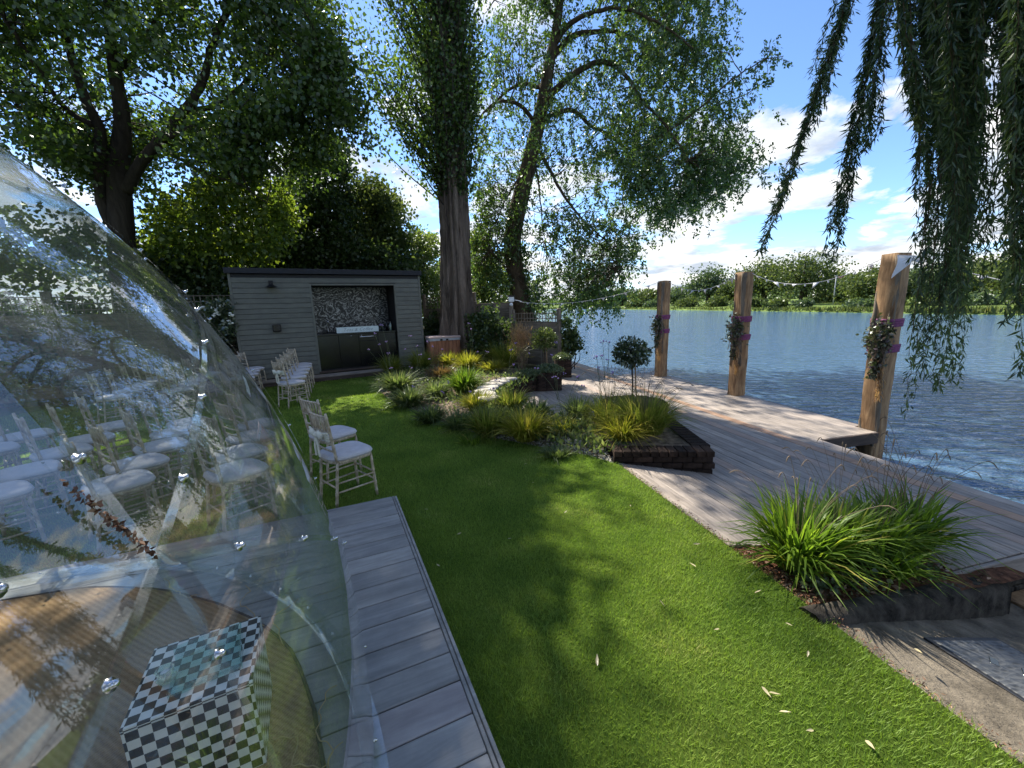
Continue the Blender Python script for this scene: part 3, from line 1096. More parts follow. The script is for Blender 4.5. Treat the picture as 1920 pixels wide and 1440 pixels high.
def run(s0, s1, t, mat='deck', step=3.6):
    s = s0
    first = random.uniform(1.4, step)
    while s < s1 - 0.02:
        e = min(s1, s + first)
        if s1 - e < 0.5:
            e = s1
        plank(s + 0.0015, e - 0.0015, t, mat)
        s = e
        first = step


pitch_ = PW + PG
t = 5.41 - PW / 2
row = 0
while t > 0.9:
    m = 'deck_new' if row in (2,) else 'deck'
    if t > 3.3:
        run(1.79, 14.0, t, m)
    elif t > 2.2:
        run(2.35, 13.0, t, m)
    else:
        run(5.6, 11.5, t, m)
    t -= pitch_
    row += 1
t = 5.41 + PG + PW / 2
for k in range(8):
    run(4.24 if k < 7 else 4.55, 10.1, t, 'deck')
    t += pitch_
JT = t - PW / 2 - PG
# fascias and joists
def deck_beam(name, s0, t0, s1, t1, h, th, z, mat):
    a, b = ST(s0, t0), ST(s1, t1)
    L = math.hypot(*(b - a)[:2])
    me = bevel_box(name, L, th, h, 0.004)
    c = (a + b) / 2
    o = obj(name, me, MT[mat], deck)
    o.location = ((s0 + s1) / 2 - 5.8, -((t0 + t1) / 2 - 4.0), z)
    o.rotation_euler = (0, 0, math.atan2(-(t1 - t0), s1 - s0))
    return o


deck_beam('fascia', 1.77, 3.25, 1.77, 5.43, 0.15, 0.03, -0.080, 'deck')
deck_beam('fascia', 1.79, 5.43, 4.2, 5.43, 0.15, 0.03, -0.105, 'dark_wood')
deck_beam('fascia', 4.22, 5.45, 4.22, 6.445, 0.16, 0.03, -0.081, 'dark_wood')
deck_beam('fascia', 4.55, JT + 0.018, 10.1, JT + 0.018, 0.16, 0.03, -0.085, 'dark_wood')
deck_beam('fascia', 10.12, 5.45, 10.12, JT, 0.16, 0.03, -0.085, 'dark_wood')
for s in np.arange(4.5, 10.1, 0.9):
    deck_beam('joist', s, 4.7, s, JT - 0.03, 0.15, 0.05, -0.105, 'dark_wood')
for s in (2.2, 3.4, 11.2, 12.6):
    deck_beam('joist', s, 4.4, s, 5.38, 0.15, 0.05, -0.105, 'dark_wood')
mb = MB()
for s in (5.0, 7.2, 9.4):
    c = ST(s, JT - 0.2)
    o = MB().box((0, 0, 0), (0.16, 0.16, 1.2)).build('pile', MT['dark_wood'], deck)
    o.location = (s - 5.8, -(JT - 0.2 - 4.0), -0.79)

# ramp from lawn down to the deck, boards with open slots
ramp_o = structure(bpy.data.objects.new('timber_ramp', None))
COL.objects.link(ramp_o)
ramp_o.location = tuple(ST(3.0, 2.2, 0.0))
ramp_o.rotation_euler = (0, 0, math.atan2(US[1], US[0]))
tt = 2.19
k = 0
while tt < 3.28:
    w = 0.148 if k > 0 else 0.20
    za = -0.006 - (tt - 2.19) / 1.1 * 0.138
    zb = -0.006 - (tt + w - 2.19) / 1.1 * 0.138
    s0, s1 = 2.30 - 0.02 * k, 4.35
    L = s1 - s0
    key = ('r', round(w, 3))
    me = bevel_box('plank', L, w, 0.025, 0.003)
    me.materials.append(MT['deck'])
    o = obj('plank', me, None, ramp_o, ((s0 + s1) / 2 - 3.0, -(tt + w / 2 - 2.2), (za + zb) / 2 - 0.0125))
    o.rotation_euler = (math.atan2(za - zb, w), 0, 0)
    tt += w + (0.003 if k < 2 else 0.011)
    k += 1
mb = MB()
mb.prism([ST(2.15, 2.17)[:2], ST(2.15, 3.3)[:2], ST(4.3, 3.3)[:2], ST(4.3, 2.17)[:2]], -0.5, -0.19)
ob = mb.build('bearer', MT['dark_wood'], ramp_o, False, True)
ob.rotation_euler = (0, 0, -math.atan2(US[1], US[0]))
ob.location = (0, 0, 0)

# ================================================================== DOME DECK
DD = structure(bpy.data.objects.new('dome_platform', None))
COL.objects.link(DD)
DD.location = (-1.13, 3.46, 0.12)
DD.rotation_euler = (0, 0, math.atan2(0.412, 0.911))
BW = 0.166
y = 0.0
me = bevel_box('plank', 2.9, BW, 0.025, 0.0035)
me.materials.append(MT['dome_deck'])
me2 = bevel_box('plank', 3.6, BW, 0.025, 0.0035)
me2.materials.append(MT['dome_deck'])
for k in range(30):
    yy = -(k * 0.172 + BW / 2)
    j = 2.9 if k % 2 == 0 else 3.6
    m1, m2_ = (me, me2) if k % 2 == 0 else (me2, me)
    obj('plank', m1, None, DD, (-j / 2, yy, -0.0125 + random.uniform(-.001, .001)))
    jj = 3.6 if k % 2 == 0 else 2.9
    obj('plank', m2_, None, DD, (-j - 0.003 - jj / 2, yy, -0.0125 + random.uniform(-.001, .001)))
for i, (x, h) in enumerate(((0.012, 0.0), (0.034, -0.004))):
    o = obj('edge_trim', bevel_box('edge_trim', 0.017, 5.2, 0.028, 0.003), MT['dome_deck'], DD, (x, -2.58, -0.014 + h))
o = obj('fascia', bevel_box('fascia', 0.03, 5.2, 0.08, 0.003), MT['dark_wood'], DD, (0.018, -2.58, -0.072))
o = obj('fascia', bevel_box('fascia', 6.5, 0.03, 0.11, 0.003), MT['dome_deck'], DD, (-3.25, 0.018, -0.062))
o = obj('bearer', bevel_box('bearer', 6.3, 5.0, 0.05, 0.003), MT['dark_wood'], DD, (-3.3, -2.58, -0.082))

# rug, cube table and what stands on it
RC = np.array([-2.58, 0.15, 0.122])
rug = thing('round_rug', 'large round brown jute rug on the boards inside the clear dome', 'rug', RC)
mb = MB()
n = 96
th = np.linspace(0, 2 * math.pi, n, endpoint=False)
rr = 2.13 + 0.012 * np.sin(th * 9) + rng.normal(0, 0.004, n)
mb.prism(np.stack([rr * np.cos(th), rr * np.sin(th)], -1), 0.0, 0.012)
mb.build('weave', MT['rug'], rug)
mb = MB()
thc = np.linspace(0, 2 * math.pi, n + 1)
rc = np.append(rr, rr[0]) + 0.006
mb.tube(np.stack([rc * np.cos(thc), rc * np.sin(thc), np.full(n + 1, 0.008)], -1), 0.009, 5)
mb.build('binding', MT['rugedge'], rug)
for k in range(7):
    a0 = R_(random.uniform(22, 75))
    pts = []
    x, y_ = 2.14 * math.cos(a0), 2.14 * math.sin(a0)
    ang = a0 + math.pi / 2
    for q in range(16):
        pts.append((x, y_, 0.014 + 0.008 * abs(math.sin(q * 1.3))))
        ang += random.gauss(0, 0.55)
        ang += (a0 + math.pi / 2 - ang) * 0.2
        x += 0.028 * math.cos(ang)
        y_ += 0.028 * math.sin(ang)
    MB().tube(smooth_path(pts, 3), 0.0025, 4).build('loose_thread', MT['twine'], rug)

cp = [np.array(G(x, y, 0.5)) for x, y in ((475, 1155), (280, 1216), (246, 1368), (481, 1278))]
cc = sum(cp) / 4
ca = math.atan2(*(cp[0] - cp[1])[[1, 0]])
cube = thing('cube_table', 'black and white chequered cube side table on the jute rug', 'side table', (cc[0], cc[1], 0.134), ca)
CS = 0.366
obj('top_panel', bevel_box('top_panel', CS, CS, 0.012, 0.002), MT['check'], cube, (0, 0, CS - 0.006))
sps = [bevel_box('side_panel', w_, 0.012, CS - 0.0135, 0.0008) for w_ in (CS - 0.002, CS - 0.0275)]
for k in range(4):
    a = k * math.pi / 2
    sp = sps[k % 2]
    obj('side_panel', sp, MT['check'], cube, (math.sin(a) * (CS / 2 - 0.007), -math.cos(a) * (CS / 2 - 0.007), (CS - 0.0135) / 2), (0, 0, a))
ct = 0.134 + CS
tray = thing('acrylic_stand', 'aqua tinted clear acrylic tray on the chequered cube', 'tray', (cc[0] + 0.03, cc[1] + 0.0, ct + 0.001), ca + 0.10)
obj('base', bevel_box('base', 0.22, 0.20, 0.006, 0.001), MT['acrylic'], tray, (0, 0, 0.003))
for k, (x, y_, sx, sy) in enumerate(((0, 0.097, 0.22, 0.005), (0.1075, 0, 0.005, 0.188), (0, -0.097, 0.22, 0.005))):
    obj('rim', bevel_box('rim', sx, sy, 0.05 if k < 2 else 0.02, 0.001), MT['acrylic'], tray, (x, y_, 0.006 + (0.025 if k < 2 else 0.01)))
gl_ = thing('crystal_candle_holder', 'small faceted glass candle holder at the corner of the tray', 'candle holder', (cc[0] - 0.07, cc[1] - 0.07, ct + 0.008))
MB().lathe([(0.0, 0), (0.028, 0), (0.032, 0.012), (0.022, 0.02), (0.03, 0.045), (0.026, 0.046), (0.018, 0.022), (0.0, 0.02)], n=8).build('bowl', MT['glass'], gl_)
MB().lathe([(0.0, 0.021), (0.015, 0.021), (0.015, 0.032), (0.0, 0.033)], n=10).build('tealight', MT['white'], gl_)

# ================================================================== DOME
DC = np.array([-2.617, 0.232, 0.606])
DR = 2.3
DZ = 0.125
dome = thing('clear_dome', 'large clear plastic igloo dome of bolted panels on the grey boards', 'dome', (DC[0], DC[1], DZ))


def dome_hit(x, y):
    d = unit(ray(x, y))
    o = CO - DC
    b = d @ o
    c = o @ o - DR * DR
    s = math.sqrt(max(0, b * b - c))
    return CO + d * (-b - s)


def icosphere2():
    bm = bmesh.new()
    bmesh.ops.create_icosphere(bm, subdivisions=2, radius=1.0)
    V = np.array([v.co[:] for v in bm.verts])
    F = [[v.index for v in f.verts] for f in bm.faces]
    val = np.array([len(v.link_edges) for v in bm.verts])
    bm.free()
    return V, F, val


IV, IF, IVAL = icosphere2()
hubA = unit(dome_hit(285, 1055) - DC)
hubT = unit(dome_hit(150, 1400) - DC)
v0 = int(np.where(IVAL == 6)[0][0])
nbr = [i for f in IF if v0 in f for i in f if i != v0][0]


def frame(a, b):
    z = unit(a)
    x = unit(b - z * (b @ z))
    return np.stack([x, np.cross(z, x), z], 1)


ROT = frame(hubA, hubT) @ frame(IV[v0], IV[nbr]).T
IV = IV @ ROT.T
br = math.sqrt(DR ** 2 - (DC[2] - DZ) ** 2)


def on_dome(P, rad, flat=None, bul=1.0):
    Pn = unit(P)
    W = Pn * rad
    if flat is not None:
        W = W * bul + flat * rad * (1 - bul)
    W = W + DC
    low_ = W[:, 2] < DZ
    if low_.any():
        h = W[low_, :2] - DC[:2]
        h = h / np.maximum(np.linalg.norm(h, axis=1), 1e-6)[:, None]
        W[low_, :2] = DC[:2] + h * br
        W[low_, 2] = DZ
    return W - np.array([DC[0], DC[1], DZ])


K = 9
bary = [(i, j, K - i - j) for i in range(K + 1) for j in range(K + 1 - i)]
bi = {b: n_ for n_, b in enumerate(bary)}
btri = []
for i in range(K):
    for j in range(K - i):
        k = K - i - j
        btri.append((bi[(i, j, k)], bi[(i + 1, j, k - 1)], bi[(i, j + 1, k - 1)]))
        if k >= 2:
            btri.append((bi[(i + 1, j, k - 1)], bi[(i + 1, j + 1, k - 2)], bi[(i, j + 1, k - 1)]))
BA = np.array(bary) / K
edges = set()
for f in IF:
    P3 = IV[f]
    zmax = P3[:, 2].max() * DR + DC[2]
    if zmax < DZ + 0.05:
        continue
    P = BA @ P3
    V = on_dome(P, DR, P, random.uniform(0.90, 1.06))
    # a slightly buckled sheet
    ph = rng.uniform(0, 6.28, 3)
    am = BA[:, 0] * BA[:, 1] * BA[:, 2] * 27
    V = V + unit(P) * (am * 0.012 * np.sin(P @ np.array([5, 3, 4.0]) + ph[0]))[:, None] * (V[:, 2:3] > 0.02)
    obj('panel', make_mesh('panel', V, None, btri, True), MT['pvc'], dome)
    for a, b in ((0, 1), (1, 2), (2, 0)):
        edges.add(tuple(sorted((f[a], f[b]))))
bolt_me = MB().lathe([(0.0, 0), (0.0085, 0), (0.0085, 0.0015), (0.0045, 0.002), (0.0045, 0.009), (0.003, 0.0105), (0.0, 0.011)], n=8).mesh('bolt')
bolt_me.materials.append(MT['steel'])
for a, b in sorted(edges):
    pa, pb = IV[a], IV[b]
    u = np.linspace(0, 1, 15)[:, None]
    mid = pa * (1 - u) + pb * u
    wz = unit(mid) * DR + DC
    if wz[:, 2].max() < DZ + 0.1:
        continue
    side = unit(np.cross(unit(mid), (pb - pa)[None, :]))
    keep = wz[:, 2] > DZ + 0.012
    Lw = unit(mid) + side * 0.0034
    Rw = unit(mid) - side * 0.0034
    VL = on_dome(Lw, DR + 0.006)
    VR = on_dome(Rw, DR + 0.006)
    V = np.stack([VL, VR], 1).reshape(-1, 3)
    Q = [[2 * i, 2 * i + 1, 2 * i + 3, 2 * i + 2] for i in range(14) if keep[i] and keep[i + 1]]
    if not Q:
        continue
    obj('seam_flange', make_mesh('seam_flange', V, Q, None, True), MT['pvc_seam'], dome)
    for uu in (0.12, 0.3, 0.5, 0.7, 0.88):
        p = unit(pa * (1 - uu) + pb * uu)
        wq = p * (DR + 0.006) + DC
        if wq[2] < DZ + 0.06:
            continue
        o = obj('bolt', bolt_me, None, dome, tuple(wq - np.array([DC[0], DC[1], DZ])))
        o.rotation_euler = Vector(p).to_track_quat('Z', 'Y').to_euler()
# base flange on the boards
th = np.linspace(0, 2 * math.pi, 97)
prof = [(br - 0.002, 0.016), (br + 0.008, 0.009), (br + 0.03, 0.005), (br + 0.085, 0.004)]
V = np.array([[(r * math.cos(a), r * math.sin(a), z) for r, z in prof] for a in th])
idx = np.arange(97 * 4).reshape(97, 4)
Q = np.stack([idx[:-1, :-1], idx[1:, :-1], idx[1:, 1:], idx[:-1, 1:]], -1).reshape(-1, 4)
obj('base_flange', make_mesh('base_flange', V.reshape(-1, 3), Q, None, True), MT['pvc_seam'], dome)
for k in range(48):
    a = k * 2 * math.pi / 48
    obj('bolt', bolt_me, None, dome, ((br + 0.055) * math.cos(a), (br + 0.055) * math.sin(a), 0.006))
# dead leaves and moss caught in one seam
pa, pb = unit(dome_hit(95, 905) - DC), unit(dome_hit(275, 1045) - DC)
u = rng.uniform(0, 1, (150, 1)) ** 0.7
P = unit(pa * (1 - u) + pb * u + rng.normal(0, 0.0009, (150, 3))) * (DR + 0.011) + DC
stuff(leaves_obj('leaf_litter', P, MT['chips'], dome, L=0.0075, W=0.0028))

# ================================================================== CHAIRS
def turned(p0, p1, r, rings):
    """turned bamboo-style member"""
    p0, p1 = np.array(p0, float), np.array(p1, float)
    us, rs = [0.0], [r * 0.8]
    for u in rings:
        us += [u - 0.018, u - 0.008, u, u + 0.008, u + 0.018]
        rs += [r, r * 1.28, r * 0.95, r * 1.28, r]
    us.append(1.0)
    rs.append(r * 0.85)
    us = np.array(us)
    return MB().tube(p0 + (p1 - p0) * us[:, None], rs, 7)


def make_chair():
    t = thing('banquet_chair', 'x', 'chair', (0, 0, 0), 0, 'pale wooden banquet chairs set out in rows')
    W = MT['limewash']
    for s in (-1, 1):
        turned((0.185, 0.19 * s, 0), (0.165, 0.175 * s, 0.43), 0.0135, (0.12, 0.3, 0.34, 0.62, 0.86)).build('leg', W, t, True)
        # back leg runs up into the back post
        mb = turned((-0.215, 0.165 * s, 0), (-0.165, 0.17 * s, 0.44), 0.0135, (0.12, 0.3, 0.34, 0.62, 0.86))
        mb.build('leg', W, t, True)
        turned((-0.165, 0.17 * s, 0.43), (-0.225, 0.178 * s, 0.92), 0.0135, (0.14, 0.3, 0.34, 0.52, 0.7, 0.9)).build('back_post', W, t, True)
    for z, x in ((0.885, -0.2205), (0.735, -0.203), (0.62, -0.189), (0.55, -0.18)):
        pts = [(x - 0.012 * math.sin(u * math.pi), -0.172 + 0.344 * u, z) for u in np.linspace(0, 1, 7)]
        MB().tube(pts, 0.0095, 6).build('back_rail', W, t, True)
    for k in range(6):
        y = -0.125 + 0.05 * k
        sag = 0.012 * math.sin((y + 0.172) / 0.344 * math.pi)
        MB().tube([(-0.2205 - sag, y, 0.885), (-0.203 - sag, y, 0.735)], 0.0085, 6).build('spindle', W, t, True)
    th = np.linspace(0, 2 * math.pi, 28, endpoint=False)

    def outline(k):
        c, s = np.cos(th), np.sin(th)
        x = np.sign(c) * np.abs(c) ** 0.55 * 0.205
        y = np.sign(s) * np.abs(s) ** 0.55 * (0.205 + 0.012 * c)
        return np.stack([x * k, y * k], -1)
    MB().prism(outline(1.0), 0.425, 0.452).build('seat_frame', W, t)
    mb = MB()
    prof = [(0.99, 0.453), (1.03, 0.462), (1.045, 0.474), (1.02, 0.488), (0.93, 0.499), (0.7, 0.507), (0.35, 0.511), (0.0, 0.512)]
    V = np.array([[(*p, z) for p in outline(k)] for k, z in prof])
    idx = np.arange(V.shape[0] * 28).reshape(-1, 28)
    Q = np.stack([idx[:-1], np.roll(idx[:-1], -1, 1), np.roll(idx[1:], -1, 1), idx[1:]], -1).reshape(-1, 4)
    mb.add(V.reshape(-1, 3), Q)
    cu_ = mb.build('cushion', MT['cushion'], t, True)
    pp = np.vstack([outline(1.042), outline(1.042)[:1]])
    MB().tube(np.c_[pp, np.full(29, 0.4705)], 0.0035, 4, False).build('piping', MT['cushion'], cu_, True)
    for a, b in (((0.18, -0.185, 0.17), (0.18, 0.185, 0.17)), ((0.178, -0.183, 0.25), (0.178, 0.183, 0.25)), ((-0.195, -0.166, 0.2), (-0.195, 0.166, 0.2)),
                 ((-0.2, -0.166, 0.15), (0.178, -0.186, 0.15)), ((-0.2, 0.166, 0.15), (0.178, 0.186, 0.15)),
                 ((-0.19, -0.167, 0.24), (0.176, -0.183, 0.24)), ((-0.19, 0.167, 0.24), (0.176, 0.183, 0.24))):
        MB().tube([a, b], 0.0085, 6).build('stretcher', W, t, True)
    return t


chair0 = make_chair()
CU = np.array([-0.4226, 0.9063])
CV = np.array([0.9063, 0.4226])
NUM = ['first', 'second', 'third', 'fourth', 'fifth', 'sixth', 'seventh']
chair_used = False
chair_at = {}


def put_chair(x, y, label, az=66.0, key=None):
    global chair_used
    if not chair_used:
        o = chair0
        chair_used = True
    else:
        o = copy_tree(chair0)
    o.location = (x, y, 0)
    o.rotation_euler = (0, 0, R_(90 - az + random.uniform(-3, 3)))
    o['label'] = label
    if key:
        chair_at[key] = o
    return o


put_chair(-1.64, 3.76, 'pale limewashed chair with a cream sash, nearest one beside the boards', 40, 'A')
put_chair(-2.02, 4.36, 'pale limewashed chair just behind the sashed front chair by the dome', 38, 'B')
far1 = [(-4.33, 7.85), (-4.62, 8.5), (-4.83, 9.02), (-5.07, 9.6), (-5.3, 10.15), (-5.52, 10.62)]
for k, (x, y) in enumerate(far1):
    put_chair(x, y, f'pale chair, {NUM[k]} from the near end of the row before the grey bar', 34, f'F{k}')
rows_near = [(-0.80, 4.05, 4, 'second row beside the dome'), (-1.64, 4.18, 5, 'first row through the dome'),
             (-2.50, 4.45, 5, 'second row through the dome'), (-3.30, 5.0, 4, 'third row through the dome'), (-4.15, 5.6, 4, 'rearmost row through the dome')]
for t_, s0, n, nm in rows_near:
    for k in range(n):
        p = CU * (s0 + 0.54 * k) + CV * t_
        put_chair(p[0] + random.gauss(0, .02), p[1] + random.gauss(0, .02), f'pale chair, {NUM[k]} from the near end of the {nm}', 34)
rows_far = [(-1.62, 10.2, 4, 'second row before the bar'), (-2.5, 9.3, 5, 'third row before the bar'), (-3.35, 9.2, 5, 'fourth row before the bar')]
for t_, s0, n, nm in rows_far:
    for k in range(n):
        p = CU * (s0 + 0.56 * k) + CV * t_
        if p[1] > 10.6:
            continue
        put_chair(p[0] + random.gauss(0, .02), p[1] + random.gauss(0, .02), f'pale chair, {NUM[k]} from the near end of the {nm}', 34)


def sash(ch, label):
    rz = ch.rotation_euler[2]
    c, s = math.cos(rz), math.sin(rz)
    t = thing('chair_sash', label, 'sash', (ch.location[0] - 0.215 * c, ch.location[1] - 0.215 * s, 0.70), rz, 'organza sashes tied on chairs')
    mb = MB()
    for r in range(4):
        pts = [(-0.004 - 0.016 * math.sin(u * math.pi) - 0.004 * r, -0.18 + 0.36 * u, 0.025 * (r - 1.5) * (0.25 + abs(u - 0.5) * 1.5)) for u in np.linspace(0, 1, 9)]
        mb.tube(pts, 0.012, 5)
    mb.build('band', MT['organza'], t, True)
    mb = MB().blob((-0.035, 0, 0), (0.025, 0.03, 0.032), 10, 7, 0.06)
    for sgn in (-1, 1):
        mb.blob((-0.04, 0.075 * sgn, 0.012), (0.018, 0.06, 0.04), 10, 7, 0.08)
    mb.build('bow', MT['organza'], t, True)
    mb = MB()
    for sgn in (-1, 1):
        pts = [(-0.04, 0.01 * sgn, -0.02), (-0.045, 0.03 * sgn, -0.1), (-0.04, 0.035 * sgn, -0.2)]
        a = np.array(pts)
        V = np.stack([a + np.array([0, 0.02, 0]), a - np.array([0, 0.02, 0]), a + np.array([-0.012, 0, 0])], 1).reshape(-1, 3)
        Q = []
        for i in range(2):
            for q in range(3):
                Q.append([3 * i + q, 3 * i + (q + 1) % 3, 3 * i + 3 + (q + 1) % 3, 3 * i + 3 + q])
        mb.add(V, Q)
    mb.build('tail', MT['organza'], t, True)


sash(chair_at['A'], 'cream organza sash tied in a bow on the nearest chair back')
sash(chair_at['F0'], 'cream organza sash on the front chair of the row by the bar')

# ================================================================== GREY BAR HUT
SL = np.array([-6.57, 10.31])
SE = np.array([0.8634, 0.5046])
hut = thing('garden_bar', 'flat roofed sage grey boarded garden bar with a black serving opening', 'garden building', (SL[0], SL[1], 0.0), math.atan2(SE[1], SE[0]))
# local: x along the front, y into the hut (away from the lawn), z up
A0, A1, OB0, OB1, OZ0, OZ1 = -0.25, 4.47, 1.53, 3.71, 0.19, 2.51
ZB, ZT, DEP = 0.15, 2.80, 2.2
bh = 0.128
nrow = int((ZT - ZB) / bh)
brd = {}


def clad(x0, x1, z, y=0.0, rot=0.0, off=(0, 0)):
    L = round(x1 - x0, 3)
    if L not in brd:
        bm = bmesh.new()
        p = [(0.0, -0.004), (-0.020, 0.0), (-0.010, bh - 0.012), (0.0, bh - 0.006)]
        vs = [[bm.verts.new((sx * L / 2, a, b)) for a, b in p] for sx in (-1, 1)]
        for i in range(4):
            j = (i + 1) % 4
            bm.faces.new((vs[0][i], vs[0][j], vs[1][j], vs[1][i]))
        bm.faces.new(vs[0][::-1])
        bm.faces.new(vs[1])
        bmesh.ops.recalc_face_normals(bm, faces=bm.faces)
        m_ = bpy.data.meshes.new('board')
        bm.to_mesh(m_)
        bm.free()
        m_.materials.append(MT['clad'])
        brd[L] = m_
    return brd[L]


for i in range(nrow):
    z = ZB + i * bh
    spans = [(A0, OB0 - 0.05), (OB1 + 0.05, A1)] if z + bh * 0.5 < OZ1 + 0.05 else [(A0, A1)]
    for x0, x1 in spans:
        obj('board', clad(x0, x1, z), None, hut, ((x0 + x1) / 2, 0, z))
    for x, a in ((A0, -math.pi / 2), (A1, math.pi / 2)):
        obj('board', clad(0, DEP, z), None, hut, (x, DEP / 2, z), (0, 0, a))
# carcass behind the boards (open at the serving hatch)
def hut_box(name, x0, x1, y0, y1, z0, z1, mat, parent=hut, b=0.003):
    o = obj(name, bevel_box(name, x1 - x0, y1 - y0, z1 - z0, b), MT[mat], parent)
    o.location = ((x0 + x1) / 2, (y0 + y1) / 2, (z0 + z1) / 2)
    return o


hut_box('wall', A0 + 0.004, OB0 - 0.03, 0.004, DEP - 0.004, ZB, ZT - 0.012, 'blackm')
hut_box('wall', OB1 + 0.03, A1 - 0.004, 0.004, DEP - 0.004, ZB, ZT - 0.012, 'blackm')
hut_box('wall', OB0 - 0.029, OB1 + 0.029, 0.004, DEP - 0.004, OZ1 + 0.03, ZT - 0.014, 'blackm')
hut_box('wall', OB0 - 0.029, OB1 + 0.029, 0.95, DEP - 0.006, ZB + 0.04, OZ1 + 0.029, 'blackm')
hut_box('floor', OB0 - 0.028, OB1 + 0.028, 0.0, 0.949, ZB, ZB + 0.039, 'dark_wood')
for x0, x1, z0, z1 in ((OB0 - 0.05, OB0, OZ0, OZ1 + 0.05), (OB1, OB1 + 0.05, OZ0, OZ1 + 0.05), (OB0 + 0.001, OB1 - 0.001, OZ1, OZ1 + 0.05)):
    hut_box('opening_trim', x0, x1, -0.027, 0.06, z0, z1, 'clad')
hut_box('corner_trim', A0 - 0.03, A0 + 0.03, -0.026, -0.0005, ZB, ZT - 0.005, 'clad')
hut_box('corner_trim', A1 - 0.03, A1 + 0.03, -0.026, -0.0005, ZB, ZT - 0.005, 'clad')
rf = hut_box('roof', A0 - 0.09, A1 + 0.07, -0.11, DEP + 0.08, ZT, ZT + 0.13, 'roof')
hut_box('splashback', OB0 + 0.002, OB1 - 0.002, 0.93, 0.948, 1.22, OZ1, 'splash')
hut_box('worktop', OB0 + 0.002, OB1 - 0.002, 0.10, 0.929, 1.165, 1.205, 'black')
for k in range(4):
    w = (OB1 - OB0 - 0.02) / 4
    x0 = OB0 + 0.01 + k * w
    if k == 2:
        for z0, z1 in ((0.96, 1.155), (0.60, 0.952), (0.23, 0.592)):
            dr = hut_box('drawer', x0 + 0.004, x0 + w - 0.004, 0.13, 0.15, z0, z1, 'black')
            if z0 > 0.9:
                h = obj('handle', MB().tube([(-0.24, 0, 0), (0.24, 0, 0)], 0.014, 8).mesh('handle', True), MT['steel'], dr, (0, -0.035, 0.02))
    else:
        hut_box('cupboard_door', x0 + 0.004, x0 + w - 0.004, 0.13, 0.15, 0.23, 1.155, 'black')
hut_box('cupboard_carcass', OB0 + 0.004, OB1 - 0.004, 0.152, 0.92, 0.192, 1.163, 'blackm')
for x in (2.42, 2.70):
    obj('knob', MB().blob((0, 0, 0), (0.018, 0.018, 0.018), 8, 6).mesh('knob', True), MT['steel'], hut, (x, 0.115, 1.12))
tp = obj('tap', MB().tube(smooth_path([(0, 0, 0), (0, 0, 0.28), (0, -0.05, 0.36), (0, -0.13, 0.36), (0, -0.15, 0.31)], 4), 0.014, 8).mesh('tap', True), MT['steel'], hut, (1.9, 0.7, 1.205))
# step in front of the bar
step = thing('bar_step', 'low dark timber step in front of the grey bar', 'step', (SL[0], SL[1], 0.0), hut.rotation_euler[2])
for k in range(3):
    obj('plank', bevel_box('plank', 4.9, 0.142, 0.03, 0.003), MT['deck'], step, (2.2, -0.10 - 0.149 * k, 0.112))
obj('riser', bevel_box('riser', 4.86, 0.03, 0.09, 0.003), MT['dark_wood'], step, (2.2, -0.452, 0.045))
obj('riser', bevel_box('plinth', 4.6, 0.40, 0.088, 0.003), MT['dark_wood'], step, (2.2, -0.22, 0.048))


def hutw(x, y, z):
    c, s = math.cos(hut.rotation_euler[2]), math.sin(hut.rotation_euler[2])
    return (SL[0] + x * c - y * s, SL[1] + x * s + y * c, z)


HZ = hut.rotation_euler[2]
sg = thing('drinks_sign', 'long pale sign lettered Teas & Coffee on the bar worktop', 'sign', hutw(2.64, 0.22, 1.206), HZ)
b_ = obj('board', bevel_box('board', 1.16, 0.025, 0.16, 0.003), MT['sign'], sg, (0, 0, 0.082))
cu = bpy.data.curves.new('lettering', 'FONT')
cu.body = 'Teas & Coffee'
cu.size = 0.125
cu.shear = 0.35
cu.space_character = 1.12
cu.align_x = 'CENTER'
cu.align_y = 'CENTER'
cu.extrude = 0.0006
cu.offset = -0.0022
tmp = bpy.data.objects.new('lettering', cu)
COL.objects.link(tmp)
dg = bpy.context.evaluated_depsgraph_get()
tm = bpy.data.meshes.new_from_object(tmp.evaluated_get(dg))
bpy.data.objects.remove(tmp)
tm.materials.clear()
o = obj('lettering', tm, MT['ink'], sg, (0, -0.0138, 0.082), (math.pi / 2, 0, 0))
for k, (x, y, h, r, m, lab) in enumerate(((3.52, 0.45, 0.30, 0.036, 'black', 'tall dark bottle at the back of the bar worktop'), (3.60, 0.36, 0.24, 0.04, 'glass', 'clear glass bottle beside the dark one on the bar'),
                                          (3.65, 0.52, 0.27, 0.035, 'white', 'pale bottle nearest the bar opening edge'))):
    t = thing('bottle', lab, 'bottle', hutw(x, y, 1.206), 0, 'bottles on the bar')
    MB().lathe([(0.0, 0), (r, 0), (r, h * 0.6), (r * 0.4, h * 0.75), (r * 0.36, h * 0.93), (0.0, h * 0.93)], n=12).build('body', MT[m], t, True)
    MB().lathe([(0.0, h * 0.932), (r * 0.42, h * 0.932), (r * 0.42, h), (0.0, h)], n=10).build('cap', MT['blackm'], t)
lamp = thing('wall_lamp', 'small black lamp high on the grey boards of the bar', 'lamp', hutw(0.61, -0.02, 2.5), HZ)
obj('backplate', bevel_box('backplate', 0.10, 0.03, 0.14, 0.004), MT['blackm'], lamp, (0, -0.016, 0.06))
MB().tube([(0, -0.03, 0.05), (0, -0.12, 0.04)], 0.012, 8).build('arm', MT['blackm'], lamp, True)
MB().lathe([(0.0, 0.06), (0.035, 0.055), (0.13, 0.0), (0.135, -0.008), (0.12, -0.002), (0.0, 0.045)], n=18).build('shade', MT['blackm'], lamp, True, False, (0, -0.12, -0.03))
sk = thing('socket_box', 'square black outdoor socket box on the grey boards', 'socket', hutw(0.61, -0.02, 1.34), HZ)
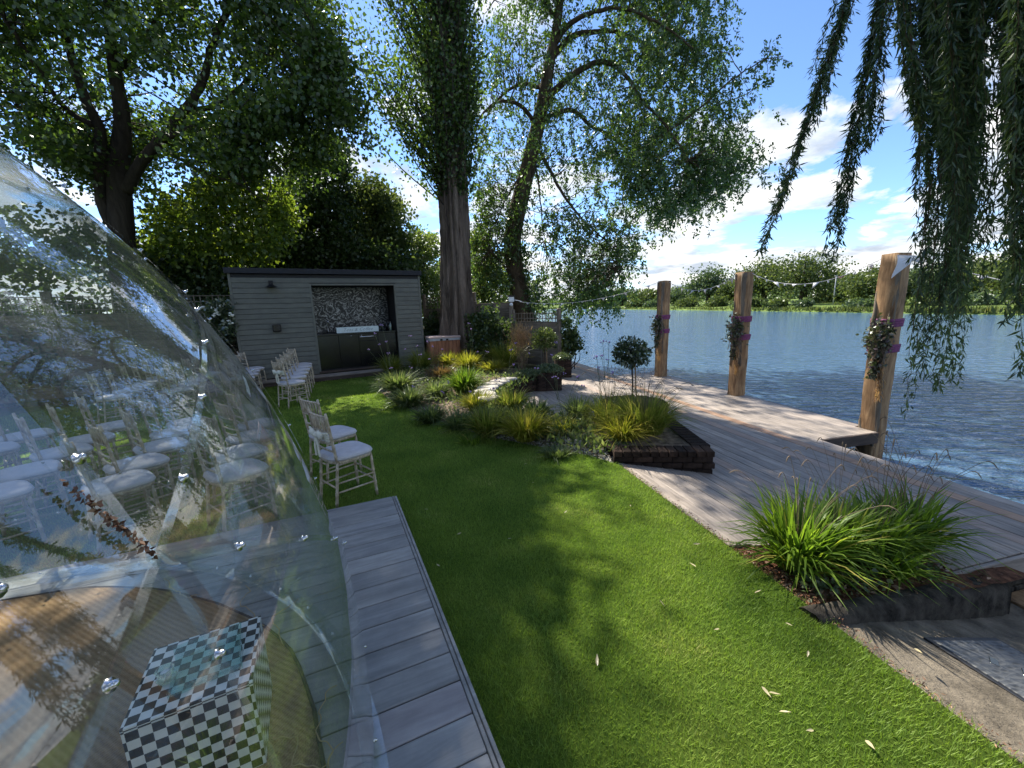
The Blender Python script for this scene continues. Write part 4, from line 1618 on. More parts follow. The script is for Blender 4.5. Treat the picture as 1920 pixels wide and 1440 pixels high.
obj('box', bevel_box('box', 0.19, 0.08, 0.19, 0.012), MT['blackm'], sk, (0, -0.042, 0.1))
obj('lid', bevel_box('lid', 0.165, 0.012, 0.15, 0.004), MT['black'], sk, (0, -0.089, 0.105))

# slatted box beside the bar
bx = thing('slatted_chest', 'red cedar slatted chest with a pale lid beside the bar', 'chest', (-2.13, 12.75, 0.0), R_(22))
for k in range(8):
    obj('slat', bevel_box('slat', 0.108, 0.02, 0.74, 0.004), MT['cedar'], bx, (-0.40 + 0.115 * k, -0.33, 0.47))
for k in range(6):
    for sx in (-1, 1):
        obj('slat', bevel_box('slat', 0.02, 0.105, 0.74, 0.004), MT['cedar'], bx, (0.46 * sx, -0.27 + 0.112 * k, 0.47))
obj('liner', bevel_box('liner', 0.88, 0.62, 0.84, 0.004), MT['blackm'], bx, (0, 0, 0.42))
ld = obj('lid', bevel_box('lid', 0.98, 0.74, 0.05, 0.012), MT['lid'], bx, (0, 0, 0.945))
obj('rim', bevel_box('rim', 0.96, 0.71, 0.075, 0.008), MT['lidrim'], bx, (0, 0, 0.88))
for x in (-0.12, 0.06):
    obj('catch', bevel_box('catch', 0.07, 0.02, 0.05, 0.004), MT['blackm'], bx, (x, -0.366, 0.875))

# ================================================================== FENCES
def fence(name, label, p0, p1, h, trellis=0.0, vert=False):
    p0, p1 = np.array(p0, float), np.array(p1, float)
    L = float(np.linalg.norm(p1 - p0))
    t = thing(name, label, 'fence', (*p0, 0.0), math.atan2(*(p1 - p0)[::-1]))
    hb = h - trellis
    n = max(6, int(hb / 0.135))
    me = bevel_box('slat', L - 0.1, 0.02, hb / n + 0.012, 0.003)
    me.materials.append(MT['fence'])
    for k in range(n):
        o = obj('slat', me, None, t, (L / 2, -0.012, (k + 0.5) * hb / n))
        o.rotation_euler = (R_(6), 0, 0)
    for x in (0.0, L):
        po = obj('post', bevel_box('post', 0.1, 0.1, h + 0.08, 0.006), MT['fencepost'], t, (x, 0, (h + 0.08) / 2))
        MB().box((0, 0, 0), (0.12, 0.12, 0.03), taper=0.6).build('cap', MT['fencepost'], po, False, False, (0, 0, (h + 0.08) / 2 + 0.016))
    nb = max(2, int(L / 0.6))
    for k in range(1, nb):
        obj('batten', bevel_box('batten', 0.04, 0.025, hb, 0.003), MT['fencepost'], t, (L * k / nb, -0.05, hb / 2))
    obj('capping', bevel_box('capping', L - 0.1, 0.06, 0.03, 0.004), MT['fence'], t, (L / 2, -0.01, hb + 0.018))
    if trellis:
        nv = int(L / 0.13)
        mv = bevel_box('lath', 0.022, 0.014, trellis - 0.035, 0.002)
        mv.materials.append(MT['fencepost'])
        for k in range(1, nv):
            obj('lath', mv, None, t, (L * k / nv, 0.0, hb + 0.034 + (trellis - 0.035) / 2))
        nh = max(2, int(trellis / 0.13))
        mh = bevel_box('lath', L - 0.1, 0.014, 0.022, 0.002)
        mh.materials.append(MT['fence'])
        for k in range(1, nh + 1):
            obj('lath', mh, None, t, (L / 2, -0.016, hb + trellis * k / nh - 0.02))
    return t


fence('lap_fence', 'grey lapped board fence between the great trunk and the lamp post', (-1.15, 13.85), (0.05, 13.3), 1.9)
fence('lap_fence', 'lapped board fence with trellis top in the gap beside the bar', (-3.0, 14.6), (-1.17, 13.87), 2.2, 0.42)
fence('trellis_fence', 'low lapped fence with open trellis top ending at the water', (0.10, 13.25), (1.40, 11.75), 1.60, 0.30)
fence('trellis_fence', 'trellis topped fence behind the white roses', (-10.6, 9.6), (-7.3, 11.6), 2.35, 0.45)
fence('trellis_fence', 'trellis topped fence seen faintly through the dome', (-14.0, 7.2), (-10.65, 9.55), 2.35, 0.45)
fence('trellis_fence', 'trellis topped fence at the far left behind the dome', (-17.4, 4.8), (-14.05, 7.15), 2.35, 0.45)
lp = thing('security_light', 'white security light and camera on a timber fence post', 'security light', (0.03, 13.16, 0.0))
obj('post', bevel_box('post', 0.1, 0.1, 2.02, 0.006), MT['fencepost'], lp, (0, 0, 1.01))
lh = obj('lamp_head', bevel_box('lamp_head', 0.17, 0.12, 0.16, 0.01), MT['white'], lp, (0.03, -0.06, 2.03))
obj('lens', bevel_box('lens', 0.12, 0.012, 0.09, 0.004), MT['bulb'], lh, (0, -0.064, 0.0))
obj('solar_panel', bevel_box('solar_panel', 0.2, 0.16, 0.02, 0.003), MT['black'], lp, (0.03, -0.06, 2.135), (R_(15), 0, 0))
MB().blob((0.02, -0.10, 1.87), (0.055, 0.055, 0.055), 12, 9).build('camera_globe', MT['white'], lp, True)
MB().tube([(0.05, -0.06, 2.02), (0.3, -0.05, 1.97), (0.36, -0.05, 1.95)], 0.012, 6).build('arm', MT['white'], lp, True)

# ================================================================== BRICKWORK
brick_me = bevel_box('brick', 0.212, 0.1, 0.065, 0.005, 0.0012)
brick_me.materials.append(MT['brick'])


def brick_wall(parent, p0, p1, z0, courses, cap=False, hrow=0.073):
    """half-bond brick face along p0-p1, in world coordinates, outer face to the right of travel"""
    p0, p1 = np.array(p0, float), np.array(p1, float)
    L = np.linalg.norm(p1 - p0)
    d = (p1 - p0) / L
    a = math.atan2(d[1], d[0])
    base = np.array(parent.location)
    for c in range(courses):
        x = -0.11 * (c % 2)
        while x < L - 0.02:
            x0, x1 = max(0, x), min(L, x + 0.212)
            if x1 - x0 > 0.04:
                m = p0 + d * (x0 + x1) / 2
                o = obj('brick', brick_me, None, parent, (m[0] - base[0], m[1] - base[1], z0 + (c + 0.5) * hrow - base[2]), (0, 0, a))
                o.scale = ((x1 - x0) / 0.212, 1, 1)
                o.location[0] += random.gauss(0, 0.0015)
                o.location[1] += random.gauss(0, 0.0015)
            x += 0.222
    if cap:
        x = 0.05
        while x < L:
            m = p0 + d * x + np.array([-d[1], d[0]]) * 0.054
            o = obj('brick', brick_me, None, parent, (m[0] - base[0], m[1] - base[1], z0 + courses * hrow + 0.03 - base[2]), (0, 0, a + math.pi / 2 + random.gauss(0, .01)))
            o.scale = (1.0, 0.92, 1)
            x += 0.102


# front planter with the fine grass
FL, FR, BR, BL = (1.15, 4.46), (2.27, 4.36), (2.30, 6.20), (1.22, 6.05)
pl = thing('brick_planter', 'low dark brick planter with fine green grass on the deck edge', 'planter', (1.75, 5.3, -0.15))
brick_wall(pl, FL, FR, -0.148, 3, True)
brick_wall(pl, (FR[0] - 0.01, FR[1] + 0.17), BR, -0.148, 3, True)
brick_wall(pl, (FL[0], BL[1] - 1.0), (FL[0], FL[1] + 0.17), -0.04, 1, True)
mb = MB()
mb.prism([(FL[0] + 0.03, FL[1] + 0.035), (FR[0] - 0.04, FR[1] + 0.035), (BR[0] - 0.04, BR[1] - 0.03), (BL[0] + 0.03, BL[1] - 0.03)], -0.15, 0.115)
mb.build('soil', MT['soil'], pl, False, True)
# second round planter head behind it, for the standard tree
pr_ = thing('round_planter', 'round brick planter overgrown with sedum under the lollipop tree', 'planter', (1.98, 6.45, -0.15))
for c in range(5):
    for k in range(13):
        a = 2 * math.pi * (k + 0.5 * (c % 2)) / 13
        obj('brick', brick_me, None, pr_, (0.47 * math.cos(a), 0.47 * math.sin(a), 0.037 + 0.073 * c), (0, 0, a + math.pi / 2))
MB().lathe([(0.0, 0.35), (0.3, 0.345), (0.44, 0.33), (0.44, 0.0), (0.0, 0.0)], n=20).build('soil', MT['soil'], pr_)

# curved seat wall with pale cap stones
cw = thing('curved_seat_wall', 'curved dark brick seat wall capped with pale rounded stones', 'wall', (0.0, 7.9, -0.15))
WP = smooth_path([(*p, 0) for p in RING], 8)[:, :2]
seg = np.r_[0, np.cumsum(np.linalg.norm(np.diff(WP, axis=0), axis=1))]


def on_wall(s):
    p = np.array([np.interp(s, seg, WP[:, 0]), np.interp(s, seg, WP[:, 1])])
    q = np.array([np.interp(s + 0.02, seg, WP[:, 0]), np.interp(s + 0.02, seg, WP[:, 1])])
    p_ = np.array([np.interp(s - 0.02, seg, WP[:, 0]), np.interp(s - 0.02, seg, WP[:, 1])])
    return p, unit(q - p_)


def top_z(s):
    return float(np.interp(s, [0, 0.9, 1.25, 9], [0.05, 0.05, 0.24, 0.24]))


for c in range(5):
    s = 0.11 * (1 + c % 2)
    while s < seg[-1] - 0.08:
        z = -0.15 + 0.037 + 0.073 * c
        if z + 0.036 < top_z(s) - 0.02:
            p, d = on_wall(s)
            nrm = np.array([d[1], -d[0]])
            q = p + nrm * 0.13
            a = math.atan2(d[1], d[0])
            obj('brick', brick_me, None, cw, (q[0], q[1] - 7.9, z + 0.15), (0, 0, a))
        s += 0.219
# rubble core
mb = MB()
ss = np.linspace(0, seg[-1], 60)
V = []
for s in ss:
    p, d = on_wall(s)
    nrm = np.array([d[1], -d[0]])
    z1 = top_z(s) - 0.03
    a, b = p + nrm * 0.165, p - nrm * 0.16
    V += [(a[0], a[1], -0.15), (a[0], a[1], z1), (b[0], b[1], z1), (b[0], b[1], -0.15)]
Q = []
for i in range(59):
    for q in range(3):
        Q.append([4 * i + q, 4 * i + q + 1, 4 * i + 5 + q, 4 * i + 4 + q])
Q += [[0, 1, 2, 3], [4 * 59 + 3, 4 * 59 + 2, 4 * 59 + 1, 4 * 59]]
mb.add(V, Q)
mb.build('core', MT['mortar'], cw, False, True)
s = 0.16
while s < seg[-1] - 1.0:
    p, d = on_wall(s)
    nrm = np.array([d[1], -d[0]])
    big = s < 1.0
    L = random.uniform(0.30, 0.36) if not big else 0.42
    n = 18
    th = np.linspace(0, 2 * math.pi, n, endpoint=False)
    c_, s_ = np.cos(th), np.sin(th)
    ox = np.sign(c_) * np.abs(c_) ** 0.6 * L / 2 * (1 + rng.normal(0, .03, n))
    oy = np.sign(s_) * np.abs(s_) ** 0.6 * 0.205 * (1 + rng.normal(0, .04, n))
    prof = [(0.9, 0), (1.0, 0.012), (1.0, 0.04), (0.93, 0.056), (0.6, 0.064), (0.0, 0.066)]
    V = np.array([[(x * k, y_ * k, z) for x, y_ in zip(ox, oy)] for k, z in prof])
    idx = np.arange(6 * n).reshape(6, n)
    Q = np.stack([idx[:-1], np.roll(idx[:-1], -1, 1), np.roll(idx[1:], -1, 1), idx[1:]], -1).reshape(-1, 4)
    obj('cap_stone', make_mesh('cap_stone', V.reshape(-1, 3), Q, None, True), MT['stone'], cw, (p[0] + nrm[0] * 0.02, p[1] - 7.9 + nrm[1] * 0.02, top_z(s) - 0.028 + 0.15),
        (random.gauss(0, 0.03), random.gauss(0, 0.03), math.atan2(d[1], d[0])))
    s += L + 0.008


def pier(x, y, w, d, h, rz, label):
    t = thing('brick_pier', label, 'pier', (x, y, -0.15), rz)
    n = int(h / 0.073)
    for c in range(n):
        for sy in (-1, 1):
            k = max(1, round(w / 0.22))
            for i in range(k):
                o = obj('brick', brick_me, None, t, (-w / 2 + (i + 0.5) * w / k, sy * (d / 2 - 0.05), 0.037 + 0.073 * c))
                o.scale = ((w / k - 0.01) / 0.212, 1, 1)
        for sx in (-1, 1):
            k = max(1, round((d - 0.2) / 0.22))
            for i in range(k):
                o = obj('brick', brick_me, None, t, (sx * (w / 2 - 0.05), -d / 2 + 0.105 + (i + 0.5) * (d - 0.21) / k, 0.037 + 0.073 * c), (0, 0, math.pi / 2))
                o.scale = (((d - 0.21) / k - 0.01) / 0.212, 1, 1)
    obj('core', bevel_box('core', w - 0.03, d - 0.03, h - 0.02, 0.005), MT['mortar'], t, (0, 0, (h - 0.02) / 2))
    return t


pier(0.86, 9.42, 0.58, 0.45, 0.46, R_(3), 'dark brick pier at the end of the curved seat wall')
pier(1.42, 11.1, 0.42, 0.42, 0.52, R_(3), 'far brick pier beside the deck below the trellis')

# retaining kerb of the near planting bed, rough concrete
kerb = thing('bed_kerb', 'rough dark concrete kerb wall around the near strappy grasses', 'kerb', (*ST(1.68, 3.1)[:2], 0.0))
k0, k1 = ST(1.58, 2.10), ST(1.69, 3.96)
n = 44
V = []
for i in range(n):
    u = i / (n - 1)
    p = k0 * (1 - u) + k1 * u
    d = unit((k1 - k0)[:2])
    nn = np.array([d[1], -d[0]])
    wob = 0.005 * math.sin(u * 9 + 1) + 0.004 * math.sin(u * 23) + 0.002 * math.sin(u * 61)
    zt = 0.025 - 0.235 * u + wob
    zb = pave_z(2.1 + 2.04 * u) - 0.06
    for off, z in ((-0.075, zb), (-0.075, zt - 0.03), (-0.05, zt), (0.02, zt + 0.006), (0.062, zt - 0.025), (0.085, zb)):
        q = p[:2] + nn * (off + 0.6 * wob + random.gauss(0, 0.003))
        V.append((q[0], q[1], z + random.gauss(0, 0.003)))
Q = []
for i in range(n - 1):
    for q in range(5):
        Q.append([6 * i + q, 6 * i + q + 1, 6 * i + 7 + q, 6 * i + 6 + q])
T = [[0, 1, 2], [0, 2, 3], [0, 3, 4], [0, 4, 5]] + [[6 * (n - 1) + a for a in q] for q in ((0, 2, 1), (0, 3, 2), (0, 4, 3), (0, 5, 4))]
mb = MB().add(V, Q, T)
mb.build('wall', MT['darkconc'], kerb, False, True)
nbed = thing('near_bed_soil', 'dark bark mulch bed under the near strappy grasses', 'planting bed', (*ST(2.0, 3.1)[:2], 0.0))
mb = MB()
gs_, gt_ = np.linspace(1.62, 2.42, 9), np.linspace(2.12, 4.15, 20)
V = np.array([[ST(s, t, -0.03 - 0.165 * (t - 2.12) / 2.03 + random.gauss(0, 0.008)) for t in gt_] for s in gs_])
idx = np.arange(180).reshape(9, 20)
Q = np.stack([idx[:-1, :-1], idx[:-1, 1:], idx[1:, 1:], idx[1:, :-1]], -1).reshape(-1, 4)
mb.add(V.reshape(-1, 3), Q)
mb.build('mulch', MT['mulch'], nbed, True, True)
P = np.array([ST(random.uniform(1.66, 2.3), random.uniform(2.14, 2.9) if random.random() < .75 else random.uniform(2.2, 4.0), 0) for _ in range(1100)])
tt_ = P @ np.array([UT[0], UT[1], 0])
P[:, 2] = -0.02 - 0.165 * (tt_ - 2.12) / 2.03
V, Q = leaf_arrays(P, rng.normal(0, 1, P.shape) * np.array([1, 1, 0.25]), L=0.04, W=0.009, jit=0.1)
o = obj('bark_chips', make_mesh('bark_chips', V - np.array(nbed.location), Q), MT['chips'], nbed)
stuff(o)

# block under the deck corner, tread beyond
blk = thing('deck_block', 'dark block wall carrying the near corner of the deck', 'wall', (*ST(2.1, 4.6)[:2], -0.9))
me = bevel_box('block', 0.44, 0.21, 0.21, 0.008, 0.002)
me.materials.append(MT['darkconc'])
for c in range(3):
    for k in range(4):
        s_, t_ = 1.90, 3.95 + 0.45 * (k + 0.5 * (c % 2))
        p = ST(s_, t_, 0)
        obj('block', me, None, blk, (p[0] - blk.location[0], p[1] - blk.location[1], 0.9 - 0.335 - 0.22 * c), (0, 0, math.atan2(UT[1], UT[0])))
tr = thing('timber_tread', 'sunlit brown timber step beside the dark kerb at the right edge', 'step', (*ST(1.66, 4.52)[:2], -0.62), math.atan2(UT[1], UT[0]))
obj('tread', bevel_box('tread', 0.6, 0.26, 0.05, 0.006), MT['oak'], tr, (0, 0, 0.115))
obj('riser', bevel_box('riser', 0.58, 0.2, 0.09, 0.006), MT['dark_wood'], tr, (0, 0.01, 0.045))

# manhole cover on the slipway
mc = ST(0.95, 3.05)
tilt = math.atan2(pave_z(3.5) - pave_z(2.6), 0.9)
mh = thing('manhole_cover', 'rectangular iron inspection cover set in the sloping concrete', 'manhole cover', (mc[0], mc[1], pave_z(3.05) + 0.004), 0)
mh.rotation_euler = (0, -tilt, math.atan2(UT[1], UT[0]))
obj('frame', bevel_box('frame', 0.66, 0.92, 0.012, 0.002), MT['blackm'], mh, (0, 0, 0.0))
obj('plate', bevel_box('plate', 0.60, 0.86, 0.010, 0.002), MT['cover'], mh, (0, 0, 0.006))
for k, (x, y_) in enumerate(((-0.08, 0.28), (0.03, 0.20))):
    obj('lifting_hole', bevel_box('lifting_hole', 0.09, 0.035, 0.006, 0.002), MT['black'], mh, (x, y_, 0.010), (0, 0, 0.5))

# brick lying in the bed
bp = G(1075, 832, 0.03)
bb = thing('frogged_brick', 'single pale brick lying on the gravel of the bed', 'brick', (bp[0], bp[1], bed_z(bp[0], bp[1])), R_(-8))
obj('body', bevel_box('body', 0.215, 0.1, 0.05, 0.006), MT['stone'], bb, (0, 0, 0.025))
for x in (-0.06, 0, 0.06):
    obj('slot', bevel_box('slot', 0.04, 0.012, 0.004, 0.001), MT['blackm'], bb, (x, 0, 0.0505))

# ================================================================== MOORING POSTS, RIBBONS, BUNTING
def oak_post(p, z0, z1, rz, label, seedv, w=0.27):
    g_ = np.random.default_rng(seedv)
    t = thing('mooring_post', label, 'post', (p[0], p[1], z0), rz, 'oak mooring posts along the jetty')
    n = 30
    h = z1 - z0
    ch = 0.018
    hw = w / 2
    ring = np.array([(-hw, -hw + ch), (-hw + ch, -hw), (hw - ch, -hw), (hw, -hw + ch), (hw, hw - ch), (hw - ch, hw), (-hw + ch, hw), (-hw, hw - ch)])
    V = []
    sway = np.cumsum(g_.normal(0, 0.002, (n, 2)), axis=0)
    for i in range(n):
        z = h * i / (n - 1)
        k = 1 + 0.02 * math.sin(i * 0.7 + seedv)
        V += [(x * k + sway[i, 0] + g_.normal(0, 0.0015), y * k + sway[i, 1] + g_.normal(0, 0.0015), z) for x, y in ring]
    V = np.array(V)
    Q = []
    for i in range(n - 1):
        for q in range(8):
            Q.append([8 * i + q, 8 * i + (q + 1) % 8, 8 * i + 8 + (q + 1) % 8, 8 * i + 8 + q])
    top = V[-8:].mean(0) + np.array([0, 0, 0.015])
    V = np.vstack([V, top])
    T = [[8 * (n - 1) + q, 8 * (n - 1) + (q + 1) % 8, 8 * n] for q in range(8)]
    MB().add(V, Q, T).build('timber', MT['oak'], t)
    # waney grey bark left on the lawn-side edge
    mb = MB()
    zz = np.linspace(h * 0.25, h * 0.99, 26)
    for j in range(3):
        P = np.stack([(hw - 0.03 if j == 0 else -hw + 0.02) + g_.normal(0, 0.005, 26), (hw - 0.02 if j == 0 else hw - 0.01 - 0.035 * (j - 1)) + 0.015 * np.sin(zz * 3 + j), zz], -1)
        rr = 0.034 * (0.45 + 0.55 * np.abs(np.sin(zz * 1.9 + seedv + j)))
        mb.tube(P, rr, 7)
    mb.build('bark_wane', MT['oak_wane'], t, True)
    return t


POSTS = []
PA = math.atan2(US[1], US[0])
for (s, t_, z0, lab, sd) in ((9.49, 6.39, -0.15, 'square oak post farthest along the jetty with purple bands', 1), (6.95, 6.48, -0.15, 'middle square oak post on the jetty with purple bands', 2),
                             (4.40, 6.58, -1.3, 'nearest and tallest looking oak post at the jetty corner in the water', 3)):
    p = ST(s, t_)
    t = oak_post(p, z0, 2.33 if sd < 3 else 2.36, PA, lab, sd, 0.24)
    POSTS.append(p)
    for zb in (1.42, 1.06):
        mb = MB()
        for q in range(3):
            hw = 0.128 + 0.002 * q
            zc_ = zb - z0 + 0.035 * (q - 1)
            pts = [(-hw, -hw, zc_), (hw, -hw, zc_ + 0.01), (hw, hw, zc_), (-hw, hw, zc_ - 0.008), (-hw, -hw, zc_)]
            V = []
            for (x, y_, z) in pts:
                V += [(x, y_, z - 0.022), (x, y_, z + 0.022), (x * 0.97, y_ * 0.97, z + 0.022), (x * 0.97, y_ * 0.97, z - 0.022)]
            Q = []
            for i in range(4):
                for e in range(4):
                    Q.append([4 * i + e, 4 * i + (e + 1) % 4, 4 * i + 4 + (e + 1) % 4, 4 * i + 4 + e])
            mb.add(V, Q)
        mb.build('ribbon', MT['purple'], t)
    nm = ('farthest', 'middle', 'nearest')[sd - 1]
    wr = thing('hanging_ivy', f'trailing variegated plant tied to the {nm} oak post', 'plant', (p[0] - 0.18 * UT[0] - 0.05 * US[0], p[1] - 0.18 * UT[1] - 0.05 * US[1], 1.05), 0, 'plants tied to the oak posts')
    C0 = np.array(wr.location) + np.array([0, 0, 0.16])
    P = C0 + rng.normal(0, 1, (650, 3)) * np.array([0.065, 0.065, 0.12])
    tail = C0 + np.stack([rng.normal(0, .03, 220), rng.normal(0, .03, 220), -0.2 - rng.uniform(0, 0.38, 220)], -1)
    leaves_obj('foliage', np.vstack([P, tail]), MT['lf_ivy'], wr, L=0.055, W=0.02)
    mb = MB()
    for k in range(14):
        a = C0 + rng.normal(0, 0.04, 3)
        mb.tube([a, a + np.array([rng.normal(0, .05), rng.normal(0, .05), -0.15]), a + np.array([rng.normal(0, .06), rng.normal(0, .06), -0.42])], 0.004, 4, False)
    mb.build('stems', MT['drystem'], wr, False, True)
    # dried pampas tail hanging below
    dp = thing('dried_plume', f'hanging dried grass plume below the plant on the {nm} oak post', 'dried grass', (p[0] - 0.15 * UT[0] - 0.12 * US[0], p[1] - 0.15 * UT[1] - 0.12 * US[1], 0.35), 0, 'dried plumes on the oak posts')
    n = 260
    z = rng.uniform(0.0, 0.55, n)
    P = np.array(dp.location) + np.stack([rng.normal(0, .018, n), rng.normal(0, .018, n), z], -1)
    leaves_obj('plume', P, MT['gr_plume'], dp, np.tile([0, 0, -1.0], (n, 1)), L=0.09, W=0.005, jit=0.25)
    MB().tube([np.array(dp.location) + [0, 0, 0.1], np.array(dp.location) + [0, 0, 0.75]], 0.005, 5).build('stalk', MT['drystem'], dp, False, True)


def bunting(a, b, sag, n, label, pink=()):
    a, b = np.array(a, float), np.array(b, float)
    t = thing('bunting', label, 'bunting', tuple(a), 0, 'strings of bunting between the posts')
    u = np.linspace(0, 1, 40)[:, None]
    P = a * (1 - u) + b * u - np.array([0, 0, 1.0]) * sag * 4 * u * (1 - u)
    MB().tube(P, 0.005, 5).build('cord', MT['cord'], t, True, True)
    d = unit((b - a) * np.array([1, 1, 0]))
    for k in range(n):
        uu = (k + 0.5) / n
        c = a * (1 - uu) + b * uu - np.array([0, 0, 1.0]) * sag * 4 * uu * (1 - uu)
        w = 0.05
        tip = np.array([random.gauss(0, 0.05), random.gauss(0, 0.05), -0.11 * random.uniform(0.2, 1)]) + d * random.uniform(-0.10, 0.10)
        tx = np.array([-d[1], d[0], 0]) * 0.0015
        p = [c - d * w, c + d * w, c + tip]
        V = [q + tx for q in p] + [q - tx for q in p]
        MB().add(V, [[0, 3, 4, 1], [1, 4, 5, 2], [2, 5, 3, 0]], [[0, 1, 2], [5, 4, 3]]).build('pennant', MT['pennant_pink' if k in pink else 'pennant'], t, False, True)
        uu2 = (k + 1.0) / n
        if uu2 < 1:
            c = a * (1 - uu2) + b * uu2 - np.array([0, 0, 1.0]) * sag * 4 * uu2 * (1 - uu2)
            MB().blob(c - np.array([0, 0, 0.025]), (0.014, 0.014, 0.02), 8, 6).build('bulb', MT['bulb'], t, True, True)
    return t


T1, T2, T3 = [np.array([p[0], p[1], 2.32]) for p in POSTS]
bunting((0.3, 13.1, 1.95), T1 + [-0.1, 0, 0], 0.25, 7, 'pale bunting string from the fence lamp to the farthest oak post')
bunting(T1 + [0.08, -0.05, 0], T2 + [-0.05, 0.1, 0], 0.28, 6, 'pale bunting string between the farthest and middle oak posts')
bunting(T2 + [0.08, -0.05, 0], T3 + [-0.05, 0.1, 0.02], 0.30, 6, 'pale bunting string between the middle and nearest oak posts', (4,))
bunting(T3 + [0.0, -0.14, 0.0], np.array([6.2, 3.2, 1.5]), 0.10, 5, 'pale bunting string running on from the nearest post into the willow')
# two big loose pennants at the top of the nearest post

# ================================================================== BED PLANTS
def clump(px, py, z, label, mat, n, h, spread, w, name='grass_clump', cat='grass', droop=0.5, base_r=0.08, group=None, pos=None, heads=0, head_h=0.0):
    p = G(px, py, z) if pos is None else np.array(pos, float)
    if pos is None:
        p[2] = bed_z(p[0], p[1]) - 0.01 if z == 0.03 else z
    if group == BG:
        h, spread, w, n, base_r = h * 1.38, spread * 1.5, w * 1.3, int(n * 1.5), base_r * 1.7
    elif group == NG:
        h, spread, n, w = h * 1.02, spread * 1.05, int(n * 0.8), w * 1.15
    t = thing(name, label, cat, p, random.uniform(0, 6.28), group)
    V, Q = grass_clump(n, h, spread, w, droop, base_r)
    obj('blades', make_mesh('blades', V, Q, None, True), MT[mat], t)
    if heads:
        mb = MB()
        for k in range(heads):
            a = random.uniform(0, 6.28)
            o = random.uniform(0.15, 0.75) * spread * 1.1
            hh = head_h * random.uniform(0.75, 1.1)
            pts = smooth_path([(0.3 * base_r * math.cos(a), 0.3 * base_r * math.sin(a), 0), (o * 0.35 * math.cos(a), o * 0.35 * math.sin(a), hh * 0.6),
                               (o * math.cos(a), o * math.sin(a), hh), (o * 1.25 * math.cos(a), o * 1.25 * math.sin(a), hh * 0.97)], 4)
            mb.tube(pts, np.r_[np.full(len(pts) - 4, 0.0016), [0.0035, 0.004, 0.003, 0.001]], 4, False)
        mb.build('seed_stems', MT['drystem'], t)
    return t


BG = 'clumps in the flower bed'
NG = 'strappy green clumps in the near bed'
clump(985, 822, 0.03, 'bright golden sedge clump in the middle of the bed', 'gr_yellow', 420, 0.38, 0.34, 0.006, droop=0.62, group=BG)
clump(1052, 815, 0.03, 'small orange tinged sedge tuft beside the golden clump', 'gr_yellow', 160, 0.19, 0.2, 0.005, droop=0.6, group=BG)
clump(915, 812, 0.03, 'dark olive clump left of the golden sedge', 'gr_fine', 420, 0.38, 0.30, 0.006, droop=0.6, group=BG)
clump(862, 800, 0.03, 'grey green tuft at the lawn edge left of the olive clump', 'gr_blue', 260, 0.27, 0.24, 0.006, droop=0.6, group=BG)
clump(808, 788, 0.03, 'small green strappy tuft leaning over the lawn edge', 'gr_blue', 240, 0.27, 0.24, 0.008, droop=0.6, group=BG)
clump(768, 758, 0.03, 'rounded blue green mound at the lawn edge', 'gr_blue', 480, 0.33, 0.36, 0.007, droop=0.65, group=BG)
clump(748, 735, 0.03, 'shaggy blue green mound nearest the bar step', 'gr_blue', 480, 0.42, 0.42, 0.007, droop=0.6, group=BG)
clump(815, 745, 0.03, 'low grey green tuft in the shade of the bed', 'gr_blue', 300, 0.30, 0.32, 0.006, droop=0.55, group=BG)
clump(830, 715, 0.03, 'bronze purple foliage patch amid the greens', 'gr_bronze', 360, 0.30, 0.36, 0.007, droop=0.5, group=BG)
clump(872, 742, 0.03, 'upright deep green iris-like clump left of the stone caps', 'gr_green', 420, 0.46, 0.36, 0.008, droop=0.5, group=BG)
clump(880, 700, 0.03, 'sunlit yellow green clump behind the seat wall', 'gr_yellow', 420, 0.44, 0.40, 0.007, droop=0.55, group=BG)
clump(845, 693, 0.03, 'yellow green clump close to the cedar chest', 'gr_yellow', 360, 0.40, 0.36, 0.007, droop=0.55, group=BG)
clump(925, 703, 0.03, 'low sunlit green clump just behind the cap stones', 'gr_yellow', 300, 0.30, 0.34, 0.007, droop=0.55, group=BG)
clump(960, 780, 0.03, 'green strappy clump against the front of the seat wall', 'gr_fine', 320, 0.33, 0.26, 0.007, droop=0.5, group=BG)
clump(895, 772, 0.03, 'yellowing strappy clump below the seat wall end', 'gr_yellow', 260, 0.30, 0.26, 0.007, droop=0.5, group=BG)
clump(790, 700, 0.03, 'feathery green mass at the back of the bed by the step', 'gr_fine', 500, 0.50, 0.48, 0.004, droop=0.5, group=BG)
clump(735, 705, 0.03, 'feathery green mass overhanging the bar step', 'gr_fine', 420, 0.46, 0.40, 0.004, droop=0.5, group=BG)
clump(945, 690, 0.03, 'broad fine grass fountain below the tan plumes', 'gr_fine', 700, 0.62, 0.55, 0.004, droop=0.45, base_r=0.16, group=BG)
clump(1045, 850, 0.03, 'little grey leaved tuft beside the loose brick', 'gr_blue', 140, 0.13, 0.16, 0.006, droop=0.6, group=BG)
clump(1005, 790, 0.03, 'grey green tuft below the flat front stones', 'gr_blue', 260, 0.24, 0.24, 0.006, droop=0.55, group=BG)
clump(1085, 790, 0.03, 'grey lavender-like tuft left of the brick planter grass', 'gr_blue', 260, 0.28, 0.26, 0.004, droop=0.5, group=BG)
clump(885, 825, 0.03, 'tiny dark tuft at the gravel edge', 'gr_green', 90, 0.12, 0.12, 0.005, droop=0.5, group=BG)
